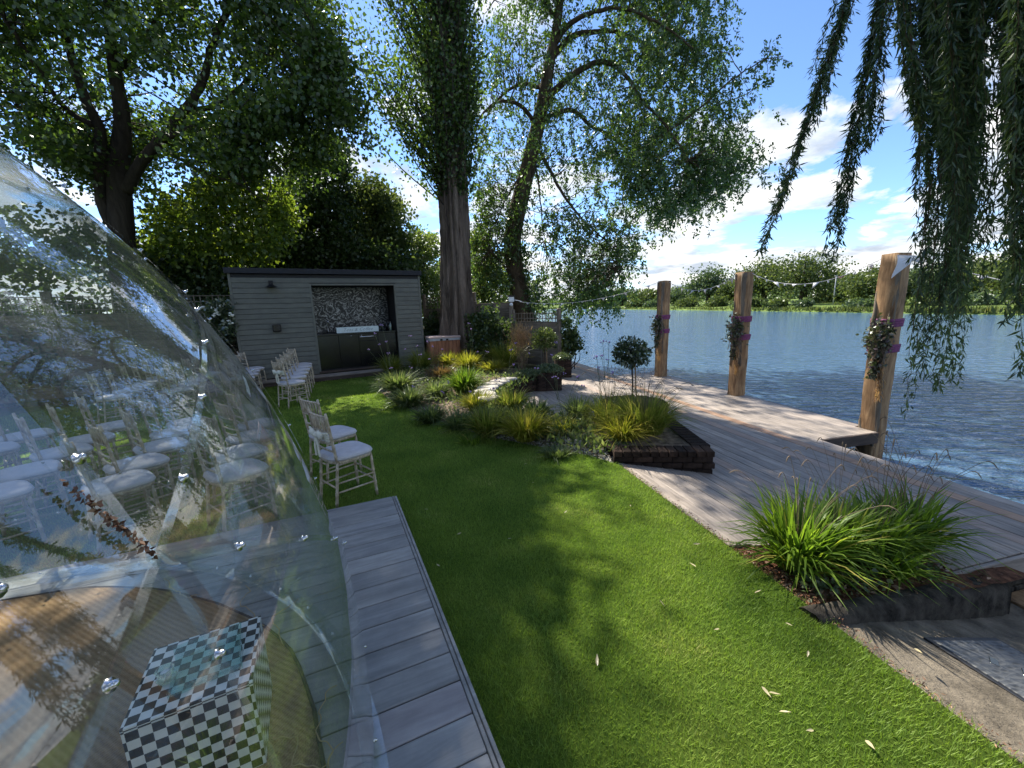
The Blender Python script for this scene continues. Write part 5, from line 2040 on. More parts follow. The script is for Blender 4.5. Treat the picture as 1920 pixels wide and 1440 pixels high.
# big fine grass in the brick planter
clump(0, 0, 0, 'large fountain of fine green grass in the front brick planter', 'gr_fine', 1100, 0.66, 0.62, 0.0046, droop=0.55, base_r=0.22, pos=(1.74, 5.16, 0.115), heads=40, head_h=0.72, group='grasses in the brick planter')
clump(0, 0, 0, 'yellow tipped grass at the left end of the brick planter', 'gr_yellow', 520, 0.44, 0.50, 0.0052, droop=0.72, base_r=0.14, pos=(1.38, 4.92, 0.10), group='grasses in the brick planter')
clump(0, 0, 0, 'olive grass tuft at the back of the brick planter', 'gr_fine', 620, 0.56, 0.5, 0.0042, droop=0.55, base_r=0.18, pos=(1.36, 5.55, 0.115), heads=24, head_h=0.75, group='grasses in the brick planter')
# near strappy clumps
NG = 'strappy green clumps in the near bed'


def nb(s, t):
    return ST(s, t, -0.035 - 0.165 * (t - 2.12) / 2.03)


clump(0, 0, 0, 'largest arching strappy green clump nearest the lawn edge', 'gr_green', 560, 0.62, 0.50, 0.0085, droop=0.62, base_r=0.13, pos=nb(2.02, 2.50), heads=10, head_h=0.75, group=NG)
clump(0, 0, 0, 'strappy green clump second from the lawn in the near bed', 'gr_green', 420, 0.54, 0.46, 0.0085, droop=0.6, base_r=0.13, pos=nb(2.10, 2.92), heads=12, head_h=0.85, group=NG)
clump(0, 0, 0, 'strappy green clump second from the deck corner in the near bed', 'gr_green', 420, 0.50, 0.46, 0.0085, droop=0.6, base_r=0.13, pos=nb(2.08, 3.32), heads=12, head_h=0.85, group=NG)
clump(0, 0, 0, 'strappy green clump nearest the deck corner', 'gr_green', 420, 0.52, 0.44, 0.008, droop=0.58, base_r=0.13, pos=nb(2.12, 3.72), heads=12, head_h=0.85, group=NG)
clump(0, 0, 0, 'thin strappy tuft over the kerb in the near bed', 'gr_green', 200, 0.34, 0.34, 0.008, droop=0.75, base_r=0.10, pos=nb(1.86, 3.1), group=NG)
for k, (s, t_) in enumerate(((1.80, 2.42), (1.80, 2.75), (1.84, 3.35))):
    p = nb(s, t_)
    t = thing('ground_ivy', ['small leafy ivy patch by the lawn corner of the kerb', 'leafy ivy patch in the middle of the kerb', 'leafy sprig hanging over the kerb'][k], 'ivy', p, 0)
    n = 130
    P = p + np.stack([rng.normal(0, .08, n), rng.normal(0, .06, n), rng.uniform(0.01, 0.09, n)], -1)
    leaves_obj('foliage', P, MT['lf_sedum'], t, L=0.035, W=0.015)
    MB().tube([p, p + np.array([0.05, 0.02, 0.05])], 0.003, 4).build('stem', MT['stem'], t, False, True)

# tan feathery plume
tp_ = AT(975, 650, 10.4)
t = thing('tan_plume_grass', 'tall tan feathery grass plume before the trellis fence', 'grass', (tp_[0], tp_[1], 0.05), 0)
n = 1500
P = np.array([tp_[0], tp_[1], 0]) + np.stack([rng.normal(0, .13, n), rng.normal(0, .13, n), 1.0 + rng.normal(0, 0.17, n)], -1)
leaves_obj('plumes', P, MT['gr_plume'], t, np.tile([0, 0, 1.0], (n, 1)), L=0.10, W=0.005, jit=0.5)
mb = MB()
for k in range(60):
    a = np.array([tp_[0] + random.gauss(0, .06), tp_[1] + random.gauss(0, .06), 0.05])
    mb.tube([a, a + np.array([random.gauss(0, .1), random.gauss(0, .1), random.uniform(0.7, 1.2)])], 0.002, 3, False)
mb.build('stalks', MT['drystem'], t, False, True)

# creeping sedum mats
def mat_plant(c, r, label, n=1500):
    t = thing('creeping_sedum', label, 'sedum', c, 0, 'creeping sedum mats')
    a = rng.uniform(0, 6.28, n)
    q = np.sqrt(rng.uniform(0, 1, n))
    P = np.array(c) + np.stack([q * np.cos(a) * r[0], q * np.sin(a) * r[1], r[2] * (1 - q ** 2) * rng.uniform(0.4, 1, n) - 0.04 * q ** 6 * rng.uniform(0, 2, n)], -1)
    leaves_obj('foliage', P, MT['lf_sedum'], t, rng.normal(0, 1, (n, 3)) + np.array([0, 0, 0.6]), L=0.04, W=0.014)
    MB().blob(np.array(c), (r[0] * 0.85, r[1] * 0.85, r[2] * 0.6), 12, 7, 0.04).build('mound', MT['lf_sedum'], t, True, True)


mat_plant((0.86, 9.42, 0.32), (0.38, 0.30, 0.14), 'sedum mat spilling over the brick pier of the seat wall', 1700)
mat_plant((0.40, 9.30, 0.26), (0.34, 0.24, 0.10), 'sedum mat covering the far end of the cap stones', 1300)
mat_plant((1.98, 6.45, 0.17), (0.46, 0.46, 0.08), 'dense sedum mat on the round planter below the lollipop tree', 2200)
mat_plant((1.02, 6.0, 0.06), (0.26, 0.2, 0.13), 'pale sedum cushion on the front stones beside the planter', 900)
mat_plant((1.42, 11.1, 0.40), (0.28, 0.28, 0.12), 'sedum mat on the far brick pier', 900)


# lollipop trees
def lollipop(base, hc, r, label, stem_h, lean=0.0, mat='lf_box', stake=True):
    t = thing('lollipop_tree', label, 'tree', base, 0, 'clipped standard bay trees')
    b = np.array(base)
    c = b + np.array([lean, 0, hc])
    MB().tube(smooth_path([b, b + [0.01, 0, stem_h * 0.5], c], 4), 0.013, 7).build('trunk', MT['bark_dark'], t, True, True)
    if stake:
        MB().tube([b + [0.07, -0.03, 0], c + [0.05, -0.03, 0.0]], 0.011, 7).build('stake', MT['stake'], t, True, True)
    n = 1500
    d = unit(rng.normal(0, 1, (n, 3)))
    lump = 1 + 0.14 * np.sin(d[:, 0] * 7 + 1) * np.cos(d[:, 1] * 6) + 0.1 * np.sin(d[:, 2] * 9)
    P = c + d * (r * lump * rng.uniform(0.45, 1.02, n))[:, None] * np.array([1.12, 1.12, 0.95])
    leaves_obj('crown', P, MT[mat], t, d + np.array([0, 0, -0.2]), L=0.062, W=0.018, jit=0.6)
    mb = MB()
    for k in range(40):
        mb.tube([c + rng.normal(0, 0.01, 3), c + unit(rng.normal(0, 1, 3)) * r * 0.85], [0.006, 0.002], 4, False)
    stuff(mb.build('twigs', MT['bark_dark'], t, False, True))


lc = AT(1183, 662, 6.4)
lollipop((lc[0] + 0.03, 6.4, 0.22), lc[2] - 0.22, 0.235, 'lollipop bay tree on a thin stem in front of the water', 0.6, lc[0] - (lc[0] + 0.03))
lc = AT(1020, 636, 10.5)
lollipop((lc[0], 10.5, 0.10), lc[2] - 0.10, 0.29, 'pale lollipop bay tree before the trellis fence', 0.8, 0.0, 'lf_far', True)


# verbena
def verbena(px, py, Y, heads, label):
    p = AT(px, py, Y)
    z0 = bed_z(p[0], p[1]) if p[1] > 5 else 0.0
    t = thing('verbena', label, 'flower', (p[0], p[1], z0), 0, 'purple verbena on tall thin stems')
    base = np.array([p[0], p[1], z0])
    mb = MB()
    fl = MB()
    for hx, hy in heads:
        h = AT(hx, hy, Y + random.uniform(-0.25, 0.25))
        mid = (base + h) / 2 + np.array([random.gauss(0, .03), random.gauss(0, .03), 0.1])
        mb.tube(smooth_path([base, mid, h], 4), 0.0025, 4, False)
        for q in range(random.randint(3, 5)):
            e = h + rng.normal(0, 0.022, 3) * np.array([1, 1, 0.5])
            mb.tube([h - np.array([0, 0, 0.05]), e], 0.0015, 3, False)
            fl.blob(e, (0.012, 0.012, 0.009), 7, 5, 0.15)
    mb.build('stems', MT['stem'], t, False, True)
    fl.build('flower_heads', MT['verbena'], t, False, True)


verbena(740, 735, 8.6, [(702, 625), (712, 645), (727, 662), (690, 655), (735, 690), (716, 610), (725, 640)], 'verbena spray before the dark bar opening')
verbena(775, 730, 9.2, [(768, 630), (782, 648), (790, 665), (760, 655), (772, 690)], 'verbena spray before the right end of the bar')
verbena(812, 720, 9.4, [(800, 640), (806, 672), (812, 650), (830, 655)], 'verbena spray before the cedar chest')
verbena(890, 700, 9.6, [(878, 606), (884, 616), (895, 660), (912, 660)], 'verbena spray in front of the great trunk')
verbena(955, 720, 8.8, [(960, 655), (967, 643), (961, 684), (993, 662)], 'verbena spray left of the lollipop before the fence')
verbena(1045, 720, 7.2, [(1043, 642), (1035, 665), (1060, 700)], 'verbena stem with a bright head beside the trellis end')
verbena(1135, 770, 5.7, [(1130, 640), (1142, 640), (1119, 668), (1128, 667), (1141, 676), (1150, 698), (1120, 690)], 'verbena stems against the water beside the lollipop tree')
verbena(1060, 800, 5.6, [(1042, 707), (1085, 706), (1005, 690), (1090, 722)], 'verbena stems before the timber circle')
verbena(930, 800, 6.2, [(925, 728), (930, 715), (880, 735)], 'verbena stems by the cap stones')
verbena(850, 770, 7.0, [(840, 715), (775, 725), (830, 735)], 'verbena stems over the bronze foliage')


# ================================================================== SHRUBS
def shrub(name, label, base, C, per, rad, mat, L, W, cat='shrub', stems=10, extra=None):
    t = thing(name, label, cat, base)
    P = clump_leaves(np.array(C), per, rad)
    P = P[P[:, 2] > 0.02]
    leaves_obj('foliage', P, MT[mat], t, L=L, W=W)
    mb = MB()
    b = np.array(base)
    for c in C[:: max(1, len(C) // stems)]:
        mb.tube(smooth_path([b + rng.normal(0, .05, 3) * [1, 1, 0], (b + c) / 2 + rng.normal(0, .08, 3), c], 3), [0.018, 0.016, 0.013, 0.011, 0.009, 0.006, 0.004], 5, False)
    mb.build('stems', MT['bark_dark'], t, False, True)
    return t


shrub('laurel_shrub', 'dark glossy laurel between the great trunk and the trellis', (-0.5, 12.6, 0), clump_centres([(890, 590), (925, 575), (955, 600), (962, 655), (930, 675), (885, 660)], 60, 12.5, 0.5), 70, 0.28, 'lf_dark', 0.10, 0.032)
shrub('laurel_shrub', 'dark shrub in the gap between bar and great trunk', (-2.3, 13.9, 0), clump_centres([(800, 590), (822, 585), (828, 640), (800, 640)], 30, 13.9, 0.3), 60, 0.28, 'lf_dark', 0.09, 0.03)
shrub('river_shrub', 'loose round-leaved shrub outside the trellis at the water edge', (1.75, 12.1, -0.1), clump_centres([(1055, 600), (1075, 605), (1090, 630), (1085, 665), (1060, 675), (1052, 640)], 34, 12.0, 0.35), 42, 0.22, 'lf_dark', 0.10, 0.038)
rose = shrub('rose_bush', 'white flowering rose bush left of the grey bar', (-8.1, 10.6, 0), clump_centres([(385, 600), (400, 560), (430, 560), (437, 650), (400, 655), (360, 620)], 60, 10.5, 0.5), 60, 0.28, 'lf_box', 0.08, 0.03)
for k, (x, y) in enumerate([(406, 583), (410, 588), (399, 578), (428, 602), (434, 590), (402, 592), (381, 577), (432, 606), (415, 575)]):
    p = AT(x, y, 10.0) - np.array(rose.location)
    mb = MB()
    for q in range(5):
        mb.blob(rng.normal(0, 0.018, 3), (0.035, 0.035, 0.022), 8, 5, 0.1)
    mb.build('bloom', MT['rose'], rose, True, False, tuple(p))
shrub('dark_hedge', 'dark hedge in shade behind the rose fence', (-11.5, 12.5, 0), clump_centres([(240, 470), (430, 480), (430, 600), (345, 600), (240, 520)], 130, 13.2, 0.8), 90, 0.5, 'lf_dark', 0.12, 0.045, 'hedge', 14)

Cw = []
for k in range(170):
    u = random.random()
    Cw.append(np.array([-17.5, 6.0, 0]) * (1 - u) + np.array([-10.5, 11.2, 0]) * u + np.array([random.gauss(-0.5, 0.5), random.gauss(0.7, 0.5), random.uniform(0.6, 4.6)]))
shrub('dark_hedge', 'tall dark hedge behind the far left fence, seen through the dome', (-14.2, 9.2, 0), np.array(Cw), 90, 0.6, 'lf_dark', 0.15, 0.06, 'hedge', 16)
Cw = []
for k in range(60):
    u = random.random()
    Cw.append(np.array([-16.5, 5.0, 0]) * (1 - u) + np.array([-9.6, 9.6, 0]) * u + np.array([random.gauss(0.25, 0.12), random.gauss(-0.35, 0.12), random.uniform(0.25, 1.7)]))
shrub('border_shrub', 'mixed green border shrubs along the fence behind the chairs', (-12.6, 7.4, 0), np.array(Cw), 60, 0.32, 'lf_box', 0.09, 0.035, 'shrub', 14)

# ================================================================== TREES NEAR THE GARDEN
def px_path(pts, Y, dY=None):
    return [AT(x, y, Y + (dY[i] if dY is not None else 0.0)) for i, (x, y) in enumerate(pts)]


# 1 spreading forked tree at the left
YL = 11.8
base = AT(232, 600, YL)
base[2] = 0.0
tr_main = [base, AT(232, 500, YL), AT(228, 430, YL), AT(225, 370, YL), AT(222, 320, YL), AT(230, 230, YL), AT(215, 130, YL), AT(205, 40, YL), AT(205, -80, YL), AT(215, -240, YL)]
limbs = [(px_path([(226, 440), (195, 390), (188, 320), (185, 240), (150, 160), (120, 60), (90, -60)], YL, [0, -.1, -.2, -.4, -.6, -.9, -1.2]), 0.24, 0.06),
         (px_path([(236, 360), (262, 310), (300, 265), (345, 210), (380, 150), (400, 80), (440, -20), (470, -120)], YL, [0, -.1, -.2, -.3, -.2, 0, .3, .5]), 0.21, 0.05),
         (px_path([(300, 265), (360, 240), (430, 238), (500, 215), (560, 170), (600, 110)], YL, [-.2, -.5, -.8, -1.0, -1.1, -1.2]), 0.10, 0.025),
         (px_path([(345, 210), (420, 190), (490, 120), (540, 40), (570, -60)], YL, [-.3, .2, .6, 1.0, 1.2]), 0.10, 0.03),
         (px_path([(222, 300), (170, 260), (100, 220), (30, 200), (-60, 190)], YL, [0, .3, .5, .8, 1.0]), 0.11, 0.03),
         (px_path([(215, 140), (260, 90), (300, 20), (330, -80)], YL, [0, .5, 1.0, 1.2]), 0.10, 0.03),
         (px_path([(185, 240), (120, 200), (60, 110), (10, 40), (-60, -60)], YL, [-.4, -.9, -1.4, -1.8, -2]), 0.09, 0.025),
         (px_path([(290, 275), (340, 300), (400, 330), (450, 345), (500, 380)], YL, [-.2, -.6, -.9, -1.1, -1.2]), 0.06, 0.015)]
t = grow_tree('spreading_tree', 'large dark forked tree spreading over the dome at the left', tuple(base), (tr_main, [0.36, 0.31, 0.29, 0.27, 0.25, 0.18, 0.14, 0.11, 0.08, 0.05]), [(a_, b_ * 0.74, c_) for a_, b_, c_ in limbs], MT['bark_dark'])
C = np.vstack([clump_centres([(-330, -480), (300, -480), (460, -240), (555, -60), (600, 0), (625, 60), (600, 130), (560, 240), (470, 250), (330, 260), (250, 250), (150, 290), (40, 255), (-330, 240)], 470, YL, 2.6),  # outline above the frame is shaped to set sun and shade on the lawn
               clump_centres([(560, 60), (610, 40), (640, 130), (680, 205), (690, 260), (640, 262), (600, 235), (540, 200)], 46, YL - 0.6, 0.9),
               clump_centres([(320, -260), (470, -200), (560, -60), (600, 10), (480, 60), (330, -60)], 34, YL, 1.8),  # extra clumps, mostly out of view, added to shade the dome platform
               clump_centres([(40, 240), (280, 250), (270, 330), (200, 345), (130, 320), (80, 300)], 50, YL, 1.3),
               clump_centres([(300, 220), (560, 210), (620, 280), (560, 330), (420, 320), (320, 300)], 70, YL - 0.3, 1.4)])
tpx, tpy, _w = proj(C)
near_trunk = (np.abs(tpx - 222) < 75) & (tpy > 120) & (C[:, 1] < YL + 0.4)
near_trunk |= (np.abs(tpx - (236 + (360 - tpy) * 0.72)) < 45) & (tpy > 130) & (tpy < 360) & (C[:, 1] < YL + 0.2)
for i_ in np.where(near_trunk)[0]:
    C[i_] = AT(tpx[i_], tpy[i_], YL + random.uniform(0.6, 2.6))
nodes = np.vstack([smooth_path(l[0], 3)[3:] for l in limbs] + [smooth_path(tr_main, 2)[10:]])
stuff(twigs_to(C, nodes, 0.05, 0.018, 0.006, 3.5).build('twigs', MT['bark_dark'], t, False, True))
P = np.vstack([clump_leaves(C[::2], 195, 0.54), clump_leaves(C[1::2], 125, 0.74)])
leaves_obj('crown', P, MT['lf_left'], t, L=0.115, W=0.046)

# 2 bright maple in front of the dark wood
YM = 13.2
base = AT(385, 620, YM)
base[2] = 0
limbs = [(px_path([(385, 500), (360, 430), (330, 390)], YM), 0.09, 0.03), (px_path([(388, 490), (430, 420), (480, 380)], YM, [0, -.3, -.6]), 0.09, 0.03), (px_path([(386, 470), (395, 400), (410, 340)], YM), 0.09, 0.03)]
t = grow_tree('bright_maple', 'low bright yellow green maple left above the bar roof', tuple(base), ([base, AT(386, 540, YM), AT(386, 480, YM), AT(392, 420, YM)], [0.16, 0.14, 0.12, 0.08]), limbs, MT['bark_dark'])
C = np.vstack([clump_centres([(250, 470), (290, 390), (360, 330), (450, 320), (530, 350), (545, 410), (520, 470), (480, 495), (430, 470), (340, 490), (290, 500)], 130, YM - 0.4, 1.2)])
nodes = np.vstack([smooth_path(l[0], 4) for l in limbs])
stuff(twigs_to(C, nodes, 0.08, 0.014, 0.005, 3.0).build('twigs', MT['bark_dark'], t, False, True))
leaves_obj('crown', clump_leaves(C, 80, 0.5), MT['lf_lime'], t, L=0.14, W=0.055)


def blob_tree(name, label, px, Y, poly, n, per, rad, mat, L, W, dY, group='trees in the wood behind the bar', r0=0.22):
    base = AT(px, 640, Y)
    base[2] = -0.02
    top = AT(px, np.mean([q[1] for q in poly]), Y)
    C = clump_centres(poly, n, Y, dY)
    tr = [base, base * 0.6 + top * 0.4 + [0.1, 0, 0], top]
    limbs = []
    for k in range(5):
        c = C[random.randrange(len(C))]
        a = base * (0.55 - 0.06 * k) + top * (0.45 + 0.06 * k)
        limbs.append(([a, (a + c) / 2 + [0, 0, 0.25], c], r0 * 0.4, 0.02))
    t = grow_tree(name, label, tuple(base), (tr, [r0, r0 * 0.8, r0 * 0.35]), limbs, MT['bark_dark'], group, 8)
    nodes = np.vstack([smooth_path(l[0], 4) for l in limbs] + [smooth_path(tr, 5)[4:]])
    stuff(twigs_to(C[::2], nodes, 0.05, 0.016, 0.006, 5).build('twigs', MT['bark_dark'], t, False, True))
    leaves_obj('crown', clump_leaves(C, per, rad), MT[mat], t, L=L, W=W)
    return t


blob_tree('holm_oak', 'dark small-leaved evergreen rising behind the middle of the bar', 610, 17.0, [(520, 500), (525, 380), (555, 270), (600, 235), (650, 290), (660, 350), (650, 500)], 170, 120, 0.6, 'lf_dark', 0.13, 0.05, 1.6)
blob_tree('round_oak', 'rounded olive green tree behind the right end of the bar', 705, 19.0, [(640, 510), (640, 370), (670, 335), (715, 340), (755, 400), (775, 460), (780, 510)], 170, 110, 0.65, 'lf_far', 0.15, 0.06, 1.8)
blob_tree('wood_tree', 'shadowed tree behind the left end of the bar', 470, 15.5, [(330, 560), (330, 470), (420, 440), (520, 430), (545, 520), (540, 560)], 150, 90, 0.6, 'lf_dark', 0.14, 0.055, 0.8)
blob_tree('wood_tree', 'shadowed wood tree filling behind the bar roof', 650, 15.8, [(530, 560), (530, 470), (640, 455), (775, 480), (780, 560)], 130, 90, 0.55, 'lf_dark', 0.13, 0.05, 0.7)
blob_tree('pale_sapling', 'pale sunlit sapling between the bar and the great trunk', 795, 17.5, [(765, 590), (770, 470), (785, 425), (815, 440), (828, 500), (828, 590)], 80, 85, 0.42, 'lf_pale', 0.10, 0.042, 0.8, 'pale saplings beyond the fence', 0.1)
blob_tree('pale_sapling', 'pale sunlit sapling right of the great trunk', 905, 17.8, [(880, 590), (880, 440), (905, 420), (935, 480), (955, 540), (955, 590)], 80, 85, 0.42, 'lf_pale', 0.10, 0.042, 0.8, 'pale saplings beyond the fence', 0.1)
blob_tree('wood_tree', 'far trees seen low between the two trunks', 905, 34.0, [(780, 590), (780, 500), (850, 470), (950, 500), (1010, 540), (1010, 590)], 120, 80, 1.0, 'lf_far', 0.22, 0.09, 3.0)

# 3 great poplar
YP = 13.3
base = np.array([-1.78, YP, 0.0])
t = thing('great_poplar', 'huge furrowed poplar trunk with a tall narrow ivy-dark crown', 'tree', tuple(base))
n_, m_ = 120, 80
zz = np.concatenate([np.linspace(0, 5.2, 60), np.linspace(5.6, 21, 20)])
cxs = np.interp(zz, [0, 2.5, 5, 10, 21], [-1.80, -1.72, -1.65, -1.56, -1.4])
rad = np.interp(zz, [0, 0.5, 1.5, 3, 5, 10, 16, 21], [0.68, 0.52, 0.445, 0.40, 0.37, 0.42, 0.26, 0.05])
th = np.linspace(0, 2 * math.pi, n_, endpoint=False)
flute = 0.10 * np.sin(th * 5 + 0.6) + 0.06 * np.sin(th * 9 + 2) + 0.05 * np.sin(th * 14 + 1)
V = []
for i, z in enumerate(zz):
    k = np.interp(z, [0, 1.5, 6, 21], [2.2, 1.6, 1.2, 0.2])
    tw = z * 0.06
    zn = math.sin(z * 0.9 + 1) + 0.6 * math.sin(z * 2.1)
    fl_ = 0.05 * np.sin(th * 3 + 0.5 * zn) + 0.05 * np.sin(th * 8 + 1.6 * zn + 0.3 * z) + 0.04 * np.sin(th * 17 - 1.1 * zn + 0.8 * z) + 0.07 * np.sin((th + tw) * 5 + 0.6) + 0.08 * np.abs(np.sin((th - tw) * 4.5 + 2)) - 0.10 * np.exp(-((np.sin((th + tw) * 3.5 + 1) / 0.22) ** 2)) + 0.05 * np.sin((th + tw) * 14 + 1 + 0.5 * np.sin(z * 1.7)) + 0.02 * np.abs(np.sin(th * 13 + z * 0.8 + np.sin(z * 2.3))) + rng.normal(0, 0.012, n_)
    r = rad[i] * (1 + fl_ * k) + rng.normal(0, 0.006, n_)
    V.append(np.stack([cxs[i] + r * np.cos(th), YP + r * np.sin(th), np.full(n_, z)], -1))
V = np.array(V)
idx = np.arange(m_ * n_).reshape(m_, n_)
Q = np.stack([idx[:-1], np.roll(idx[:-1], -1, 1), np.roll(idx[1:], -1, 1), idx[1:]], -1).reshape(-1, 4)
MB().add(V.reshape(-1, 3), Q).build('trunk', MT['bark_poplar'], t, True, True)
mb = MB()
LP, LD = [], []
for k in range(480):
    z0 = 4.7 + 14 * random.random() ** 0.9
    if z0 < 6.0 and random.random() < 0.25:
        continue
    a = random.uniform(0, 2 * math.pi)
    left = 0.5 - 0.5 * math.cos(a)          # 1 on the left side
    ln = random.uniform(1.6, 3.6) * (0.75 + 0.5 * left)
    out = random.uniform(0.30, 0.70) * (0.6 + 0.72 * left)
    c0 = np.array([np.interp(z0, zz, cxs), YP, z0]) + np.array([math.cos(a), math.sin(a), 0]) * np.interp(z0, zz, rad) * 0.8
    d = np.array([math.cos(a) * out, math.sin(a) * out, 1.0])
    p1 = c0 + np.array([math.cos(a), math.sin(a), 0]) * ln * out * 0.45 + np.array([0, 0, ln * 0.35])
    p2 = c0 + d * ln * 0.85
    pts = smooth_path([c0, p1, p2], 5)
    mb.tube(pts, np.linspace(0.024, 0.004, len(pts)), 4, False)
    n = int((76 + 40 * left) * ln / 2.5)
    u = rng.uniform(0.15, 1.0, n) * (len(pts) - 1)
    i = np.minimum(u.astype(int), len(pts) - 2)
    f = (u - i)[:, None]
    LP.append(pts[i] * (1 - f) + pts[i + 1] * f + rng.normal(0, 0.17, (n, 3)))
stuff(mb.build('shoots', MT['bark_dark'], t, False, True))
P = np.vstack(LP)
leaves_obj('crown', P, MT['lf_poplar'], t, L=0.10, W=0.045)
n = 7000
z = rng.uniform(5.2, 14, n)
a = rng.uniform(0, 6.28, n)
r = np.interp(z, zz, rad) + np.abs(rng.normal(0.05, 0.22, n)) * np.clip((z - 4.8) / 1.5, 0.1, 1)
P = np.stack([np.interp(z, zz, cxs) + r * np.cos(a), YP + r * np.sin(a), z], -1)
leaves_obj('ivy', P, MT['lf_dark'], t, L=0.10, W=0.045)

# 4 leaning tree with arching drooping limbs over the water
YA = 17.0
base = AT(995, 655, YA)
base[2] = -0.05
main = [base, AT(982, 590, YA), AT(968, 520, YA), AT(961, 450, YA), AT(974, 380, YA), AT(990, 315, YA), AT(1003, 260, YA), AT(1018, 190, YA), AT(1032, 110, YA), AT(1045, 40, YA), AT(1056, -60, YA), AT(1062, -200, YA)]
L3 = [(px_path([(1022, 192), (1041, 169), (1073, 141), (1106, 122), (1139, 117), (1172, 141), (1205, 188), (1256, 244), (1290, 300)], YA, [0, -.2, -.4, -.6, -.8, -1, -1.2, -1.4, -1.5]), 0.14, 0.025),
      (px_path([(1036, 108), (1069, 70), (1106, 61), (1149, 59), (1210, 84), (1280, 141), (1340, 200)], YA, [0, .2, .4, .6, .8, 1, 1.1]), 0.12, 0.025),
      (px_path([(1041, 80), (1069, 45), (1106, 25), (1162, 15), (1230, 40), (1300, 90)], YA, [0, -.3, -.8, -1.4, -2, -2.4]), 0.11, 0.022),
      (px_path([(1012, 225), (1069, 206), (1106, 234), (1153, 262), (1209, 328), (1235, 390)], YA, [0, .3, .6, .9, 1.1, 1.2]), 0.10, 0.02),
      (px_path([(1005, 240), (985, 205), (955, 190), (925, 195), (898, 225), (885, 270)], YA, [0, -.2, -.5, -.8, -1, -1.2]), 0.09, 0.02),
      (px_path([(1017, 165), (980, 158), (950, 172), (920, 205), (900, 250)], YA, [0, .3, .6, .9, 1.1]), 0.08, 0.018),
      (px_path([(1006, 275), (1028, 312), (1050, 355), (1075, 392), (1105, 425), (1140, 455), (1165, 500)], YA, [0, -.3, -.6, -.9, -1.1, -1.3, -1.5]), 0.075, 0.015),
      (px_path([(988, 310), (965, 345), (945, 380), (928, 425), (918, 470)], YA, [0, -.2, -.5, -.7, -.8]), 0.045, 0.012),
      (px_path([(1000, 290), (1010, 345), (1015, 400), (1022, 450)], YA, [0, .3, .6, .8]), 0.05, 0.012),
      (px_path([(1256, 244), (1310, 205), (1360, 160), (1420, 118), (1468, 105)], YA, [-1.4, -1.8, -2.1, -2.3, -2.4]), 0.045, 0.01),
      (px_path([(1340, 200), (1390, 180), (1440, 150)], YA, [1.1, 1.0, .8]), 0.03, 0.008),
      (px_path([(1045, 40), (1000, -20), (960, -40), (920, 10)], YA, [0, .6, 1.2, 1.6]), 0.08, 0.02),
      (px_path([(1056, -60), (1110, -110), (1180, -110), (1260, -50)], YA, [0, .3, .6, .8]), 0.09, 0.02),
      (px_path([(1062, -160), (1010, -200), (950, -180)], YA, [0, -.6, -1.0]), 0.06, 0.02)]
t = grow_tree('leaning_ash', 'leaning tree with arching drooping limbs beside the water', tuple(base), (main, [0.50, 0.40, 0.37, 0.36, 0.34, 0.31, 0.29, 0.25, 0.2, 0.16, 0.12, 0.05]), L3, MT['bark_lean'])
nodes = np.vstack([smooth_path(l[0], 4)[2:] for l in L3])
C_d = np.vstack([clump_centres([(1110, -260), (1290, -230), (1330, -20), (1345, 70), (1335, 140), (1395, 230), (1412, 300), (1330, 365), (1260, 395), (1215, 380), (1150, 230), (1190, 120), (1130, 10)], 330, YA - 0.2, 2.0),
                 clump_centres([(1100, 240), (1330, 250), (1395, 320), (1300, 385), (1200, 420), (1120, 380)], 70, YA - 0.4, 1.4)])
C_s = np.vstack([clump_centres([(895, 40), (1030, -60), (1140, 80), (1190, 250), (1140, 350), (1010, 330), (900, 330), (882, 200)], 210, YA, 1.8),
                 clump_centres([(1030, 380), (1110, 400), (1200, 420), (1195, 500), (1185, 545), (1110, 560), (1050, 540), (1020, 450)], 130, YA - 0.8, 0.9),
                 clump_centres([(885, 330), (990, 330), (975, 480), (900, 540), (885, 450)], 95, YA - 0.2, 0.9),
                 clump_centres([(990, 470), (1060, 500), (1170, 520), (1140, 570), (1010, 575)], 40, YA - 0.6, 0.7),
                 clump_centres([(880, -260), (1130, -300), (1150, -60), (900, 0)], 110, YA, 1.9)])
C_b = np.array([AT(x, y, YA - 2.2) for x, y in ((1350, 170), (1372, 150), (1395, 135), (1415, 115), (1435, 112), (1455, 108), (1468, 104), (1430, 90), (1405, 170), (1440, 145), (1425, 160), (1380, 200), (1445, 75))])
stuff(twigs_to(np.vstack([C_d[::2], C_s, C_b]), nodes, 0.10, 0.016, 0.005, 5.0).build('twigs', MT['bark_lean'], t, False, True))


def hang(C, strands, per, ln, jit):
    """leafy twigs drooping from each clump centre"""
    n = len(C) * strands
    st = np.repeat(C, strands, 0) + rng.normal(0, jit, (n, 3))
    dr = unit(rng.normal(0, 0.55, (n, 3)) * [1, 1, 0.4] + [0, 0, -0.75])
    l = ln * rng.uniform(0.5, 1.3, n)
    u = rng.uniform(0, 1, (n, per))
    P = st[:, None, :] + dr[:, None, :] * (u * l[:, None])[:, :, None] + rng.normal(0, 0.045, (n, per, 3))
    D = np.repeat(dr, per, 0)
    mb = MB()
    for i in range(0, n, 2):
        e = st[i] + dr[i] * l[i]
        mb.tube([st[i], (st[i] + e) / 2 + rng.normal(0, .02, 3), e], [0.006, 0.004, 0.002], 3, False)
    return P.reshape(-1, 3), D, mb


